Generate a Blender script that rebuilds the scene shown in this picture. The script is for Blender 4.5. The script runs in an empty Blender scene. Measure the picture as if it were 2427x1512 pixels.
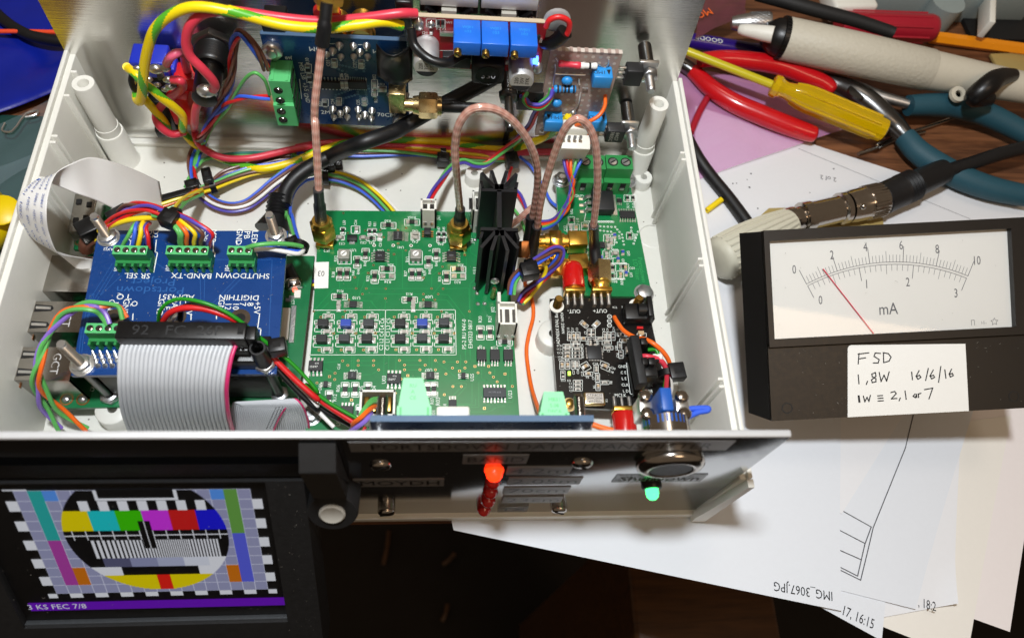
import bpy, bmesh, math, random
from mathutils import Vector, Matrix, Euler
random.seed(7)
PI = math.pi
S = 0.001                                   # everything below is written in millimetres
scene = bpy.context.scene
COL = scene.collection

# ------------------------------------------------------------------ camera
CAM_H = 250.0
FPX, CX, CY = 1820.0, 1213.5, 756.0         # focal length / centre in pixels of a 2427 x 1512 frame
RX = Vector((0.99497201, 0.01267759, 0.0993478))
RY = Vector((-0.03351952, -0.89259972, 0.44960226))
RZ = Vector((0.09437769, -0.45067175, -0.88768678))
cam_d = bpy.data.cameras.new('camera')
cam = bpy.data.objects.new('camera', cam_d)
COL.objects.link(cam)
scene.camera = cam
cam_d.sensor_width = 36.0
cam_d.lens = 36.0 * FPX / 2427.0
cam_d.clip_start = 0.01
cam_d.clip_end = 20.0
_m = Matrix(((RX[0], -RX[1], -RX[2], 0), (RY[0], -RY[1], -RY[2], 0), (RZ[0], -RZ[1], -RZ[2], CAM_H * S), (0, 0, 0, 1)))
cam.matrix_world = _m
cam_d.dof.use_dof = True
cam_d.dof.focus_distance = 0.262
cam_d.dof.aperture_fstop = 14.0

# ------------------------------------------------------------------ light
world = bpy.data.worlds.new('World')
scene.world = world
world.use_nodes = True
bg = world.node_tree.nodes['Background']
bg.inputs[0].default_value = (1.0, 0.76, 0.54, 1)      # dim warm room
bg.inputs[1].default_value = 0.15

def lamp(name, loc, target, size, power, color):
    l = bpy.data.lights.new(name, 'AREA')
    l.shape = 'DISK'; l.size = size * S; l.energy = power; l.color = color
    o = bpy.data.objects.new(name, l); COL.objects.link(o)
    o.location = Vector(loc) * S
    o.rotation_euler = (Vector(target) - Vector(loc)).to_track_quat('-Z', 'Y').to_euler()
    return o
lamp('desk_lamp_light', (-20, 76, 440), (0, 120, 0), 38, 2.1, (0.93, 0.97, 1.0))
lamp('ceiling_light', (60, 590, 1750), (0, 100, 0), 420, 2.6, (1.0, 0.84, 0.68))
room = lamp('room_light', (507, -745, 1500), (507, -745, 0), 700, 4.2, (1.0, 0.70, 0.44))   # seen again in the meter's window
room.data.shape = 'RECTANGLE'; room.data.size_y = 0.3; room.rotation_euler = (0, 0, -0.154)
scene.view_settings.view_transform = 'Standard'
scene.view_settings.look = 'None'
scene.view_settings.exposure = 0.0
scene.view_settings.gamma = 1.0
scene.view_settings.use_curve_mapping = False

# ------------------------------------------------------------------ where things stand
def _ray(px, py):
    d = Vector((px - CX, py - CY, FPX))
    return Vector((RX.dot(d), RY.dot(d), RZ.dot(d)))
def D(px, py, z=0.0):                       # photo point seen on the level plane z
    d = _ray(px, py); t = (z - CAM_H) / d.z
    return Vector((d.x * t, d.y * t, z))
def DY(px, py, y):                          # photo point seen on the upright plane y
    d = _ray(px, py); t = y / d.y
    return Vector((d.x * t, y, CAM_H + d.z * t))
def DP(px, py, p0, n):                      # photo point seen on any plane
    d = _ray(px, py); c = Vector((0, 0, CAM_H)); t = (p0 - c).dot(n) / d.dot(n)
    return c + d * t
def crop(x0, y0, sc):
    return lambda x, y: ((x0 + x / sc) / 1.6613, (y0 + y / sc) / 1.6613)

# ------------------------------------------------------------------ materials
def srgb(hx):
    r = []
    for i in (0, 2, 4):
        v = int(hx[i:i + 2], 16) / 255
        r.append(v / 12.92 if v <= 0.04045 else ((v + 0.055) / 1.055) ** 2.4)
    return tuple(r) + (1,)
M = {}
def mat(name, hx, rough=0.5, metal=0.0, var=0.06, vs=60, bump=0.0, bs=400, **kw):
    m = bpy.data.materials.new(name); M[name] = m
    m.use_nodes = True
    nt = m.node_tree; b = nt.nodes['Principled BSDF']
    c = srgb(hx) if isinstance(hx, str) else tuple(hx)
    tc = nt.nodes.new('ShaderNodeTexCoord')
    nz = nt.nodes.new('ShaderNodeTexNoise'); nz.inputs['Scale'].default_value = vs * 10; nz.inputs['Detail'].default_value = 4
    nt.links.new(tc.outputs['Object'], nz.inputs['Vector'])
    mx = nt.nodes.new('ShaderNodeMix'); mx.data_type = 'RGBA'
    mx.inputs['A'].default_value = tuple(x * (1 - var) for x in c[:3]) + (1,)
    mx.inputs['B'].default_value = tuple(min(1, x * (1 + var)) for x in c[:3]) + (1,)
    nt.links.new(nz.outputs['Fac'], mx.inputs['Factor'])
    nt.links.new(mx.outputs['Result'], b.inputs['Base Color'])
    b.inputs['Metallic'].default_value = metal
    mr = nt.nodes.new('ShaderNodeMapRange')
    mr.inputs['To Min'].default_value = max(0.02, rough * 0.85); mr.inputs['To Max'].default_value = min(1, rough * 1.15)
    nt.links.new(nz.outputs['Fac'], mr.inputs['Value'])
    nt.links.new(mr.outputs['Result'], b.inputs['Roughness'])
    if bump:
        n2 = nt.nodes.new('ShaderNodeTexNoise'); n2.inputs['Scale'].default_value = bs * 10; n2.inputs['Detail'].default_value = 3
        nt.links.new(tc.outputs['Object'], n2.inputs['Vector'])
        bp = nt.nodes.new('ShaderNodeBump'); bp.inputs['Strength'].default_value = bump; bp.inputs['Distance'].default_value = 0.0003
        nt.links.new(n2.outputs['Fac'], bp.inputs['Height'])
        nt.links.new(bp.outputs['Normal'], b.inputs['Normal'])
    for k, v in kw.items():
        b.inputs[k.replace('_', ' ')].default_value = v
    return m
def emit(name, hx, strength, base='202020'):
    m = mat(name, base, 0.3)
    b = m.node_tree.nodes['Principled BSDF']
    b.inputs['Emission Color'].default_value = srgb(hx)
    b.inputs['Emission Strength'].default_value = strength
    return m
def bsdf(m): return m.node_tree.nodes['Principled BSDF']

# ------------------------------------------------------------------ mesh building
class MB:
    def __init__(s): s.v = []; s.f = []; s.m = []; s.uv = []; s.hasuv = False; s.flat = set()
    def add(s, vs, fs, m=0, uvs=None):
        o = len(s.v); s.v += [Vector(p) for p in vs]
        for i, q in enumerate(fs):
            s.f.append(tuple(a + o for a in q)); s.m.append(m)
            s.uv.append(uvs[i] if uvs else None)
        if uvs: s.hasuv = True
        return s
    def box(s, c, d, rz=0.0, m=0, R=None, bev=0.0):
        c = Vector(c); R = R or Matrix.Rotation(rz, 3, 'Z')
        if bev:
            bm = bmesh.new(); bmesh.ops.create_cube(bm, size=1)
            bmesh.ops.scale(bm, vec=d, verts=bm.verts)
            bmesh.ops.bevel(bm, geom=bm.edges[:], offset=min(bev, min(d) * 0.45), segments=2, affect='EDGES', profile=0.5)
            bm.verts.index_update()
            n0 = len(s.f); s.add([c + R @ v.co for v in bm.verts], [[v.index for v in f.verts] for f in bm.faces], m); s.flat.update(range(n0, len(s.f))); bm.free(); return s
        x, y, z = d[0] / 2, d[1] / 2, d[2] / 2
        vs = [c + R @ Vector(p) for p in ((-x, -y, -z), (x, -y, -z), (x, y, -z), (-x, y, -z), (-x, -y, z), (x, -y, z), (x, y, z), (-x, y, z))]
        return s.add(vs, [(3, 2, 1, 0), (4, 5, 6, 7), (0, 1, 5, 4), (1, 2, 6, 5), (2, 3, 7, 6), (3, 0, 4, 7)], m)
    def lathe(s, p, axis, prof, n=20, m=0, ph=0.0, cap=True, ref=None):
        # prof: (distance along axis, radius)
        p = Vector(p); a = Vector(axis).normalized()
        u = a.orthogonal().normalized() if ref is None else (Vector(ref) - a * a.dot(Vector(ref))).normalized()
        w = a.cross(u)
        vs = []; fs = []
        for t, r in prof:
            for k in range(n):
                an = ph + 2 * PI * k / n
                vs.append(p + a * t + (u * math.cos(an) + w * math.sin(an)) * r)
        for i in range(len(prof) - 1):
            for k in range(n):
                k2 = (k + 1) % n
                fs.append((i * n + k, i * n + k2, (i + 1) * n + k2, (i + 1) * n + k))
        if cap:
            if prof[0][1] > 1e-4: fs.append(tuple(range(n - 1, -1, -1)))
            if prof[-1][1] > 1e-4: fs.append(tuple((len(prof) - 1) * n + k for k in range(n)))
        return s.add(vs, fs, m)
    def cyl(s, p0, p1, r0, r1=None, n=14, m=0, ph=0.0, ref=None):
        p0 = Vector(p0); p1 = Vector(p1)
        return s.lathe(p0, p1 - p0, [(0, r0), ((p1 - p0).length, r0 if r1 is None else r1)], n, m, ph, True, ref)
    def hexa(s, p, axis, h, r, m=0, ph=0.0, ref=None):
        return s.lathe(p, axis, [(0, r * 0.93), (h * 0.12, r), (h * 0.88, r), (h, r * 0.9)], 6, m, ph, True, ref)
    def ball(s, p, r, m=0, n=10, sq=(1, 1, 1)):
        vs = []; fs = []; k = max(4, n // 2)
        for i in range(k + 1):
            a = PI * i / k
            for j in range(n):
                b = 2 * PI * j / n
                vs.append(Vector(p) + Vector((r * sq[0] * math.sin(a) * math.cos(b), r * sq[1] * math.sin(a) * math.sin(b), r * sq[2] * math.cos(a))))
        for i in range(k):
            for j in range(n):
                j2 = (j + 1) % n
                fs.append((i * n + j, (i + 1) * n + j, (i + 1) * n + j2, i * n + j2))
        return s.add(vs, fs, m)
    def prism(s, poly, z0, z1, m=0):
        n = len(poly)
        ar = sum(poly[i][0] * poly[(i + 1) % n][1] - poly[(i + 1) % n][0] * poly[i][1] for i in range(n))
        if ar < 0: poly = poly[::-1]
        vs = [(p[0], p[1], z0) for p in poly] + [(p[0], p[1], z1) for p in poly]
        fs = [tuple(range(n - 1, -1, -1)), tuple(range(n, 2 * n))] + [(i, (i + 1) % n, n + (i + 1) % n, n + i) for i in range(n)]
        return s.add(vs, fs, m)
    def extr(s, poly, vec, m=0):            # any planar polygon pushed along vec
        n = len(poly); vec = Vector(vec); vs = [Vector(p) for p in poly] + [Vector(p) + vec for p in poly]
        fs = [tuple(range(n - 1, -1, -1)), tuple(range(n, 2 * n))] + [(i, (i + 1) % n, n + (i + 1) % n, n + i) for i in range(n)]
        return s.add(vs, fs, m)
    def quad(s, a, b, c, d, m=0): return s.add([a, b, c, d], [(0, 1, 2, 3)], m)
    def tube(s, pts, r, n=8, m=0, sub=6, raw=False, mf=None, cap=True):
        P = [Vector(p) for p in pts] if raw else spline(pts, sub)
        rr = r if callable(r) else (lambda t: r)
        T = []
        for i in range(len(P)):
            T.append((P[min(i + 1, len(P) - 1)] - P[max(i - 1, 0)]).normalized())
        u = T[0].orthogonal().normalized(); vs = []; L = [0.0]
        for i in range(len(P)):
            if i:
                L.append(L[-1] + (P[i] - P[i - 1]).length)
            u = (u - T[i] * u.dot(T[i]))
            u = u.normalized() if u.length > 1e-6 else T[i].orthogonal().normalized()
            w = T[i].cross(u)
            ri = rr(i / (len(P) - 1))
            for k in range(n):
                a = 2 * PI * k / n
                vs.append(P[i] + (u * math.cos(a) + w * math.sin(a)) * ri)
        o = len(s.v); s.v += vs; s.hasuv = True
        for i in range(len(P) - 1):
            for k in range(n):
                k2 = (k + 1) % n
                s.f.append((o + i * n + k, o + i * n + k2, o + (i + 1) * n + k2, o + (i + 1) * n + k))
                s.m.append(mf((k + 0.5) / n, (L[i] + L[i + 1]) / 2) if mf else m)
                s.uv.append(((k / n, L[i]), ((k + 1) / n, L[i]), ((k + 1) / n, L[i + 1]), (k / n, L[i + 1])))
        if cap:
            s.f.append(tuple(o + k for k in range(n - 1, -1, -1))); s.m.append(m); s.uv.append(None)
            q = o + (len(P) - 1) * n
            s.f.append(tuple(q + k for k in range(n))); s.m.append(m); s.uv.append(None)
        return s
    def text(s, txt, pos, size, u=(1, 0, 0), v=(0, 1, 0), m=0, align='C', sx=1.0, off=0.0):
        tv, tf, w, h = text_geo(txt)
        u = Vector(u).normalized(); v = Vector(v).normalized(); n = u.cross(v)
        k = size / 0.7
        ox = -w / 2 if align == 'C' else (0 if align == 'L' else -w)
        pos = Vector(pos) + n * off
        return s.add([pos + u * ((p[0] + ox) * k * sx) + v * ((p[1] - 0.35) * k) for p in tv], tf, m)
    def seg(s, a, b, w, n=(0, 0, 1), m=0):  # flat printed line from a to b
        a = Vector(a); b = Vector(b); t = (b - a).normalized(); q = Vector(n).cross(t).normalized() * (w / 2)
        return s.add([a - q, b - q, b + q, a + q], [(0, 1, 2, 3)], m)
    def line(s, pts, w, n=(0, 0, 1), m=0, closed=False):
        pts = [Vector(p) for p in pts]
        if closed: pts = pts + [pts[0]]
        for i in range(len(pts) - 1):
            t = (pts[i + 1] - pts[i]).normalized() * (w / 2)
            s.seg(pts[i] - t, pts[i + 1] + t, w, n, m)
        return s
    def ring(s, c, r0, r1, n=10, m=0, nz=0.0):
        vs = []; c = Vector(c)
        for k in range(n):
            a = 2 * PI * k / n; d = Vector((math.cos(a), math.sin(a), 0))
            vs += [c + d * r0, c + d * r1]
        return s.add(vs, [(2 * k, 2 * k + 1, 2 * ((k + 1) % n) + 1, 2 * ((k + 1) % n)) for k in range(n)], m)
    def disc(s, c, r, n=10, m=0):
        return s.add([Vector(c) + Vector((math.cos(2 * PI * k / n) * r, math.sin(2 * PI * k / n) * r, 0)) for k in range(n)], [tuple(range(n))], m)
    def mesh(s, name, mats, off=(0, 0, 0), smooth=True, ang=50):
        me = bpy.data.meshes.new(name); off = Vector(off)
        me.from_pydata([(p - off) * S for p in s.v], [], s.f)
        for a in (mats if isinstance(mats, (list, tuple)) else [mats]):
            me.materials.append(M[a] if isinstance(a, str) else a)
        me.polygons.foreach_set('material_index', s.m)
        if s.hasuv:
            l = me.uv_layers.new(name='UVMap'); dat = []
            for q, f in zip(s.uv, s.f):
                for i in range(len(f)): dat += [q[i][0], q[i][1]] if q else [0.0, 0.0]
            l.data.foreach_set('uv', dat)
        if smooth:
            me.polygons.foreach_set('use_smooth', [i not in s.flat for i in range(len(s.f))])
            me.set_sharp_from_angle(angle=math.radians(ang))
        me.update()
        return me
    def build(s, name, mats, parent=None, smooth=True, ang=50, **kw):
        off = ROOT.get(parent.name, Vector((0, 0, 0))) if parent else base_of(s)
        o = bpy.data.objects.new(name, s.mesh(name, mats, off, smooth, ang)); COL.objects.link(o)
        if parent: o.parent = parent; ROOT[o.name] = off
        else: o.location = off * S; ROOT[o.name] = off
        if kw: tag(o, **kw)
        return o
ROOT = {}                                   # world origin (mm) each thing's parts are measured from
def base_of(mb):
    xs = [p.x for p in mb.v]; ys = [p.y for p in mb.v]; zs = [p.z for p in mb.v]
    return Vector(((min(xs) + max(xs)) / 2, (min(ys) + max(ys)) / 2, min(zs)))
def specks(parent, p0, eu, ev, n, rmax=0.16, mt='lint'):   # lint and dust lying on a surface
    mb = MB(); p0 = Vector(p0); eu = Vector(eu); ev = Vector(ev); a = eu.normalized(); c = ev.normalized(); nn = a.cross(c).normalized() * 0.05
    for _ in range(n):
        p = p0 + eu * random.random() + ev * random.random() + nn; r = rmax * random.random() ** 2 + 0.05
        if random.random() < 0.12: d = (a * random.uniform(-1, 1) + c * random.uniform(-1, 1)) * 0.9; mb.seg(p, p + d, 0.07, nn.normalized())
        else: mb.add([p + (a * math.cos(k * 1.2566) + c * math.sin(k * 1.2566)) * r for k in range(5)], [(0, 1, 2, 3, 4)])
    return mb.build('dust_specks', mt, parent, smooth=False, kind='stuff')
def tag(o, label=None, cat=None, group=None, kind=None):
    if label: o['label'] = label
    if cat: o['category'] = cat
    if group: o['group'] = group
    if kind: o['kind'] = kind
    return o
def thing(name, label, cat, loc, group=None):
    o = bpy.data.objects.new(name, None); COL.objects.link(o); loc = Vector(loc)
    o.location = loc * S; o.empty_display_size = 0.01; ROOT[o.name] = loc
    return tag(o, label, cat, group)
def place(me, name, parent, pos, rz=0.0, sc=None, R=None):   # a part that shares its mesh with its likes
    o = bpy.data.objects.new(name, me); COL.objects.link(o)
    o.parent = parent; off = ROOT[parent.name]
    o.location = (Vector(pos) - off) * S
    if R is not None: o.rotation_euler = R.to_euler()
    else: o.rotation_euler = (0, 0, rz)
    if sc: o.scale = sc
    return o
def spline(pts, sub=6):
    P = [Vector(p) for p in pts]
    if len(P) < 3: return P
    out = []
    for i in range(len(P) - 1):
        p1, p2 = P[i], P[i + 1]
        p0 = P[i - 1] if i else p1 * 2 - p2
        p3 = P[i + 2] if i + 2 < len(P) else p2 * 2 - p1
        d = max((p2 - p1).length, 1e-6)
        t1 = (p2 - p0) * (d / max((p1 - p0).length + d, 1e-6)); t2 = (p3 - p1) * (d / max((p3 - p2).length + d, 1e-6))
        for k in range(sub):
            t = k / sub
            h1 = 2 * t ** 3 - 3 * t ** 2 + 1; h2 = t ** 3 - 2 * t ** 2 + t; h3 = -2 * t ** 3 + 3 * t ** 2; h4 = t ** 3 - t ** 2
            out.append(p1 * h1 + t1 * h2 + p2 * h3 + t2 * h4)
    out.append(P[-1])
    return out
def rend(r0, amp, e=0.93):                    # radius along a grip with a rounded end
    return lambda t: (r0 + amp * math.sin(PI * t)) * (1 if t < e else math.sqrt(max(0.004, 1 - ((t - e) / (1 - e)) ** 2)))
_TG = {}
def text_geo(t):
    if t in _TG: return _TG[t]
    c = bpy.data.curves.new('lettering', 'FONT'); c.body = t; c.resolution_u = 2; c.size = 1.0
    o = bpy.data.objects.new('lettering', c); COL.objects.link(o)
    me = bpy.data.meshes.new_from_object(o)
    vs = [tuple(v.co) for v in me.vertices]; fs = [tuple(p.vertices) for p in me.polygons]
    bpy.data.objects.remove(o); bpy.data.meshes.remove(me); bpy.data.curves.remove(c)
    w = max([v[0] for v in vs] or [0]); h = 0.7
    _TG[t] = (vs, fs, w, h)
    return _TG[t]
def twist(name, path, mats, r, R, pitch, parent=None, ph=0.0, sub=8, part='wire'):
    # several insulated wires wound round one path
    P = spline(path, sub); n = len(P)
    T = [(P[min(i + 1, n - 1)] - P[max(i - 1, 0)]).normalized() for i in range(n)]
    u = T[0].orthogonal().normalized(); out = [[] for _ in mats]; L = 0
    Rr = R if isinstance(R, (list, tuple)) else [R] * len(mats)
    for i in range(n):
        if i: L += (P[i] - P[i - 1]).length
        u = (u - T[i] * u.dot(T[i])).normalized(); w = T[i].cross(u)
        for k in range(len(mats)):
            a = ph + 2 * PI * k / len(mats) + 2 * PI * L / pitch
            out[k].append(P[i] + (u * math.cos(a) + w * math.sin(a)) * Rr[k])
    obs = []
    for k, mm in enumerate(mats):
        obs.append(MB().tube(out[k], r, 7, 0, raw=True).build(part, mm, parent))
    return obs

# ------------------------------------------------------------------ material library
mat('case_plastic', 'dddcd4', 0.42, var=0.03, bump=0.05, bs=900)
mat('dust', '5a5348', 0.9); mat('lint', '8f8b84', 0.9)
mat('black_plastic', '0b0b0c', 0.38, var=0.15)
mat('black_matt', '101011', 0.62, var=0.2, bump=0.15, bs=500)
mat('black_rubber', '111113', 0.45, var=0.1)
mat('white_plastic', 'e6e4da', 0.45, var=0.03)
mat('steel', 'c0c2c4', 0.36, 1.0, var=0.1)
mat('satin_alu', 'dedede', 0.5, 0.75, var=0.04)
mat('bright_steel', 'e0e0de', 0.3, 0.95, var=0.08)
mat('chrome', 'a8a49d', 0.2, 1.0, var=0.08)
mat('dark_steel', '6a6a6a', 0.3, 1.0, var=0.1)
mat('nickel', 'b9b2aa', 0.17, 1.0, var=0.08)
mat('solder', 'd4d4d2', 0.3, 0.95, var=0.12, bump=0.3, bs=150)
mat('gold', 'e6b856', 0.3, 1.0, var=0.08)
mat('pale_gold', 'd9c08a', 0.28, 1.0, var=0.08)
mat('brass', 'b08d48', 0.3, 1.0, var=0.12)
mat('copper_pad', 'b87a4a', 0.35, 1.0)
mat('hole', '050403', 0.8)
mat('silk', 'e8ece6', 0.55, var=0.03)
mat('pcb_green', '0a7540', 0.3, var=0.12, vs=25, Coat_Weight=0.3, Coat_Roughness=0.12)
mat('trace_green', '178a4b', 0.3, var=0.06, Coat_Weight=0.3)
mat('pcb_green_pale', '2f9a55', 0.35)
mat('pi_green', '0e6b3d', 0.35, var=0.1, vs=25)
mat('pcb_blue', '0d3a78', 0.28, var=0.1, vs=25, Coat_Weight=0.3, Coat_Roughness=0.1)
mat('pcb_navy', '0c2f58', 0.28, var=0.1, vs=25, Coat_Weight=0.3, Coat_Roughness=0.1)
mat('trace_blue', '2a5c9c', 0.3)
mat('via_blue', '5b7f95', 0.4)
mat('pcb_edge_blue', '46607c', 0.6)
mat('pcb_black', '0a0a0b', 0.24, var=0.15, Coat_Weight=0.4, Coat_Roughness=0.08)
mat('pcb_red', '8c1420', 0.3, var=0.1)
mat('pcb_edge', 'b9a98f', 0.6)
mat('ic_black', '1b1c1e', 0.5, var=0.12)
mat('ic_grey', '34373a', 0.5, var=0.1)
mat('resistor_black', '17181a', 0.4)
mat('cap_grey', 'a8a59c', 0.45)
mat('cap_tan', 'b89d78', 0.45)
mat('inductor_blue', '2b48a8', 0.4)
mat('trimmer_grey', '8b8b82', 0.45)
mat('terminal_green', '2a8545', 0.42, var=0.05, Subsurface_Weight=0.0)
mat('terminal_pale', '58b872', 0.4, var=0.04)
mat('plug_mint', '8ad9a3', 0.42, var=0.04)
mat('red_cap', 'c41512', 0.25, var=0.05, Coat_Weight=0.3)
mat('red_led_off', 'c81410', 0.15, Coat_Weight=0.6)
mat('blue_trimpot', '1c66cf', 0.35, var=0.04)
mat('cap_blue', '2c8fd8', 0.4, var=0.04)
mat('blue_shell', '1d2fae', 0.3, var=0.05)
mat('button_blue', '1b52a4', 0.4)
mat('red_plastic', 'c21a1c', 0.35)
mat('perf_board', 'a58f85', 0.5, var=0.12, vs=20)
mat('perf_edge', 'c9bdb2', 0.6)
mat('alu_can', 'c2c3c4', 0.3, 1.0)
for n, h in (('w_red', 'd02224'), ('w_green', '5fb45c'), ('w_dkgreen', '1f8a1c'), ('w_blue', '3a62d8'), ('w_yellow', 'f0d21c'), ('w_orange', 'f06a1c'),
             ('w_brown', '6b4334'), ('w_violet', '8a6cc8'), ('w_white', 'e8e6e2'), ('w_black', '131314'), ('w_grey', 'b7b9bb'), ('w_pink', 'e0607f'),
             ('w_crimson', 'd43a4c'), ('w_purple', '5346a8'), ('earth_yellow', 'f2d40e'), ('earth_green', '58b02a'), ('w_magenta', 'cf2f6c'), ('w_teal', '3d8f86'), ('w_orangered', 'f0502c')):
    mat(n, h, 0.36, var=0.04)
mat('cable_grey', 'c3c6ca', 0.42, var=0.03)
mat('ffc_white', 'ecebe8', 0.4, var=0.02)
mat('ffc_ink', '4a68b0', 0.6)
mat('ink', '1d1d1f', 0.7)
mat('ink_grey', '55555a', 0.7)
mat('ink_faint', '8c8c92', 0.7)
mat('paper', 'dcdde0', 0.75, var=0.02, bump=0.03, bs=300)
mat('paper_cool', 'd6dae0', 0.75, var=0.02, bump=0.03, bs=300)
mat('paper_cream', 'dfdbd3', 0.75, var=0.02, bump=0.03, bs=300)
mat('paper_pink', 'e0d9d7', 0.75, var=0.02, bump=0.03, bs=300)
mat('label_white', 'e9e8e3', 0.6, var=0.02)
mat('label_black', '7a7a7d', 0.3)
mat('label_smoke', '88888a', 0.4)
mat('label_emboss', '060606', 0.3)
mat('dial_white', 'd6d5d0', 0.6, var=0.035, vs=4)
mat('needle_red', 'e0405c', 0.4)
mat('tool_red', 'c4101a', 0.25, var=0.05, Coat_Weight=0.5, Coat_Roughness=0.1)
mat('tool_cream', 'c9c2b0', 0.5, var=0.05)
mat('tool_leather', 'c3bdac', 0.55, var=0.06, bump=0.9, bs=70)
mat('tool_teal', '1d4a58', 0.6, var=0.08, bump=0.15, bs=300)
mat('tool_maroon', 'a5182c', 0.35, Coat_Weight=0.3)
mat('pencil_orange', 'f0920e', 0.35, Coat_Weight=0.3)
mat('pen_purple', '2a1470', 0.25, Coat_Weight=0.4)
mat('sleeve_yellow', 'c6b81e', 0.25, Coat_Weight=0.4)
mat('plug_beige', 'c9c5b2', 0.5, var=0.05)
mat('card_ochre', 'a8935a', 0.5, var=0.05)
mat('yellow_handle', 'e8c800', 0.4, var=0.03)
mat('blue_sheet', '0d1f8c', 0.25, var=0.25, vs=6, bump=1.0, bs=9)
mat('green_mat', '0d3b35', 0.6, var=0.1, bump=0.1)
mat('grey_tub', '8f9a98', 0.5)
mat('heat_black', '0c0c0e', 0.42, var=0.15)
m = mat('amber_plastic', 'f4cc08', 0.1, var=0.02); bsdf(m).inputs['Transmission Weight'].default_value = 0.5; bsdf(m).inputs['IOR'].default_value = 1.45; bsdf(m).inputs['Coat Weight'].default_value = 0.6
emit('glow_red', 'ff2c0a', 3.6, '801010'); emit('glow_red_top', 'ff2000', 2.2, '801010'); emit('glow_green', '48ff80', 3.4, '107030'); emit('glow_green_top', '20e050', 2.5, '107030')
emit('glow_blue', '4070ff', 7.0, '203080'); emit('glow_lime', 'c8ff60', 2.0, '607030'); emit('glow_pi', 'ff4030', 8.0, '801010')

def film(name, hx, alpha, rough=0.15):      # thin see-through plastic
    m = bpy.data.materials.new(name); M[name] = m; m.use_nodes = True; nt = m.node_tree
    b = nt.nodes['Principled BSDF']; b.inputs['Base Color'].default_value = srgb(hx); b.inputs['Roughness'].default_value = rough
    nz = nt.nodes.new('ShaderNodeTexNoise'); nz.inputs['Scale'].default_value = 25; nz.inputs['Detail'].default_value = 5; nz.inputs['Distortion'].default_value = 1.5
    tc = nt.nodes.new('ShaderNodeTexCoord'); nt.links.new(tc.outputs['Object'], nz.inputs['Vector'])
    bp = nt.nodes.new('ShaderNodeBump'); bp.inputs['Strength'].default_value = 0.6; bp.inputs['Distance'].default_value = 0.003
    nt.links.new(nz.outputs['Fac'], bp.inputs['Height']); nt.links.new(bp.outputs['Normal'], b.inputs['Normal'])
    mr = nt.nodes.new('ShaderNodeMapRange'); mr.inputs['To Min'].default_value = alpha * 0.75; mr.inputs['To Max'].default_value = min(1, alpha * 1.25)
    nt.links.new(nz.outputs['Fac'], mr.inputs['Value']); nt.links.new(mr.outputs['Result'], b.inputs['Alpha'])
    return m
film('pink_film', 'e0a0d6', 0.5); film('clear_film', 'b0c4d2', 0.11, 0.1); film('smoke_film', '6a3a44', 0.75); film('clear_tape', '585858', 0.5, 0.2)
def window_pane(name):
    m = bpy.data.materials.new(name); M[name] = m; m.use_nodes = True; nt = m.node_tree; nt.nodes.remove(nt.nodes['Principled BSDF'])
    t = nt.nodes.new('ShaderNodeBsdfTransparent'); g = nt.nodes.new('ShaderNodeBsdfGlossy'); g.inputs['Roughness'].default_value = 0.03
    fr = nt.nodes.new('ShaderNodeFresnel'); fr.inputs['IOR'].default_value = 1.5
    mx = nt.nodes.new('ShaderNodeMixShader'); ge = nt.nodes.new('ShaderNodeNewGeometry'); iv = nt.nodes.new('ShaderNodeMath'); iv.operation = 'SUBTRACT'; iv.inputs[0].default_value = 1.0; nt.links.new(ge.outputs['Backfacing'], iv.inputs[1]); ml = nt.nodes.new('ShaderNodeMath'); ml.operation = 'MULTIPLY'; nt.links.new(fr.outputs[0], ml.inputs[0]); nt.links.new(iv.outputs[0], ml.inputs[1])
    nt.links.new(ml.outputs[0], mx.inputs[0]); nt.links.new(t.outputs[0], mx.inputs[1]); nt.links.new(g.outputs[0], mx.inputs[2])
    nt.links.new(mx.outputs[0], nt.nodes['Material Output'].inputs['Surface'])
window_pane('clear_pane')
def brushed(name, hx, rough, sc=(6, 300, 300), amt=0.25, scratch=0.0):
    m = mat(name, hx, rough, 1.0, var=0.03); nt = m.node_tree; b = bsdf(m)
    tc = nt.nodes.new('ShaderNodeTexCoord'); mp = nt.nodes.new('ShaderNodeMapping'); mp.inputs['Scale'].default_value = sc
    nz = nt.nodes.new('ShaderNodeTexNoise'); nz.inputs['Scale'].default_value = 10; nz.inputs['Detail'].default_value = 6
    nt.links.new(tc.outputs['Object'], mp.inputs['Vector']); nt.links.new(mp.outputs[0], nz.inputs['Vector'])
    bp = nt.nodes.new('ShaderNodeBump'); bp.inputs['Strength'].default_value = amt; bp.inputs['Distance'].default_value = 0.0001
    nt.links.new(nz.outputs['Fac'], bp.inputs['Height']); nt.links.new(bp.outputs['Normal'], b.inputs['Normal'])
    mr = nt.nodes.new('ShaderNodeMapRange'); mr.inputs['To Min'].default_value = rough * 0.75; mr.inputs['To Max'].default_value = rough * 1.25
    nt.links.new(nz.outputs['Fac'], mr.inputs['Value'])
    for l in list(nt.links):
        if l.to_socket == b.inputs['Roughness']: nt.links.remove(l)
    nt.links.new(mr.outputs['Result'], b.inputs['Roughness'])
    return m
brushed('rear_alu', 'dcdad6', 0.2, amt=0.5); brushed('front_alu', 'b4b6b8', 0.13, amt=0.05); brushed('edge_alu', 'f0f2f4', 0.4, (40, 200, 200), 0.4); bsdf(M['edge_alu']).inputs['Metallic'].default_value = 0.55
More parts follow.
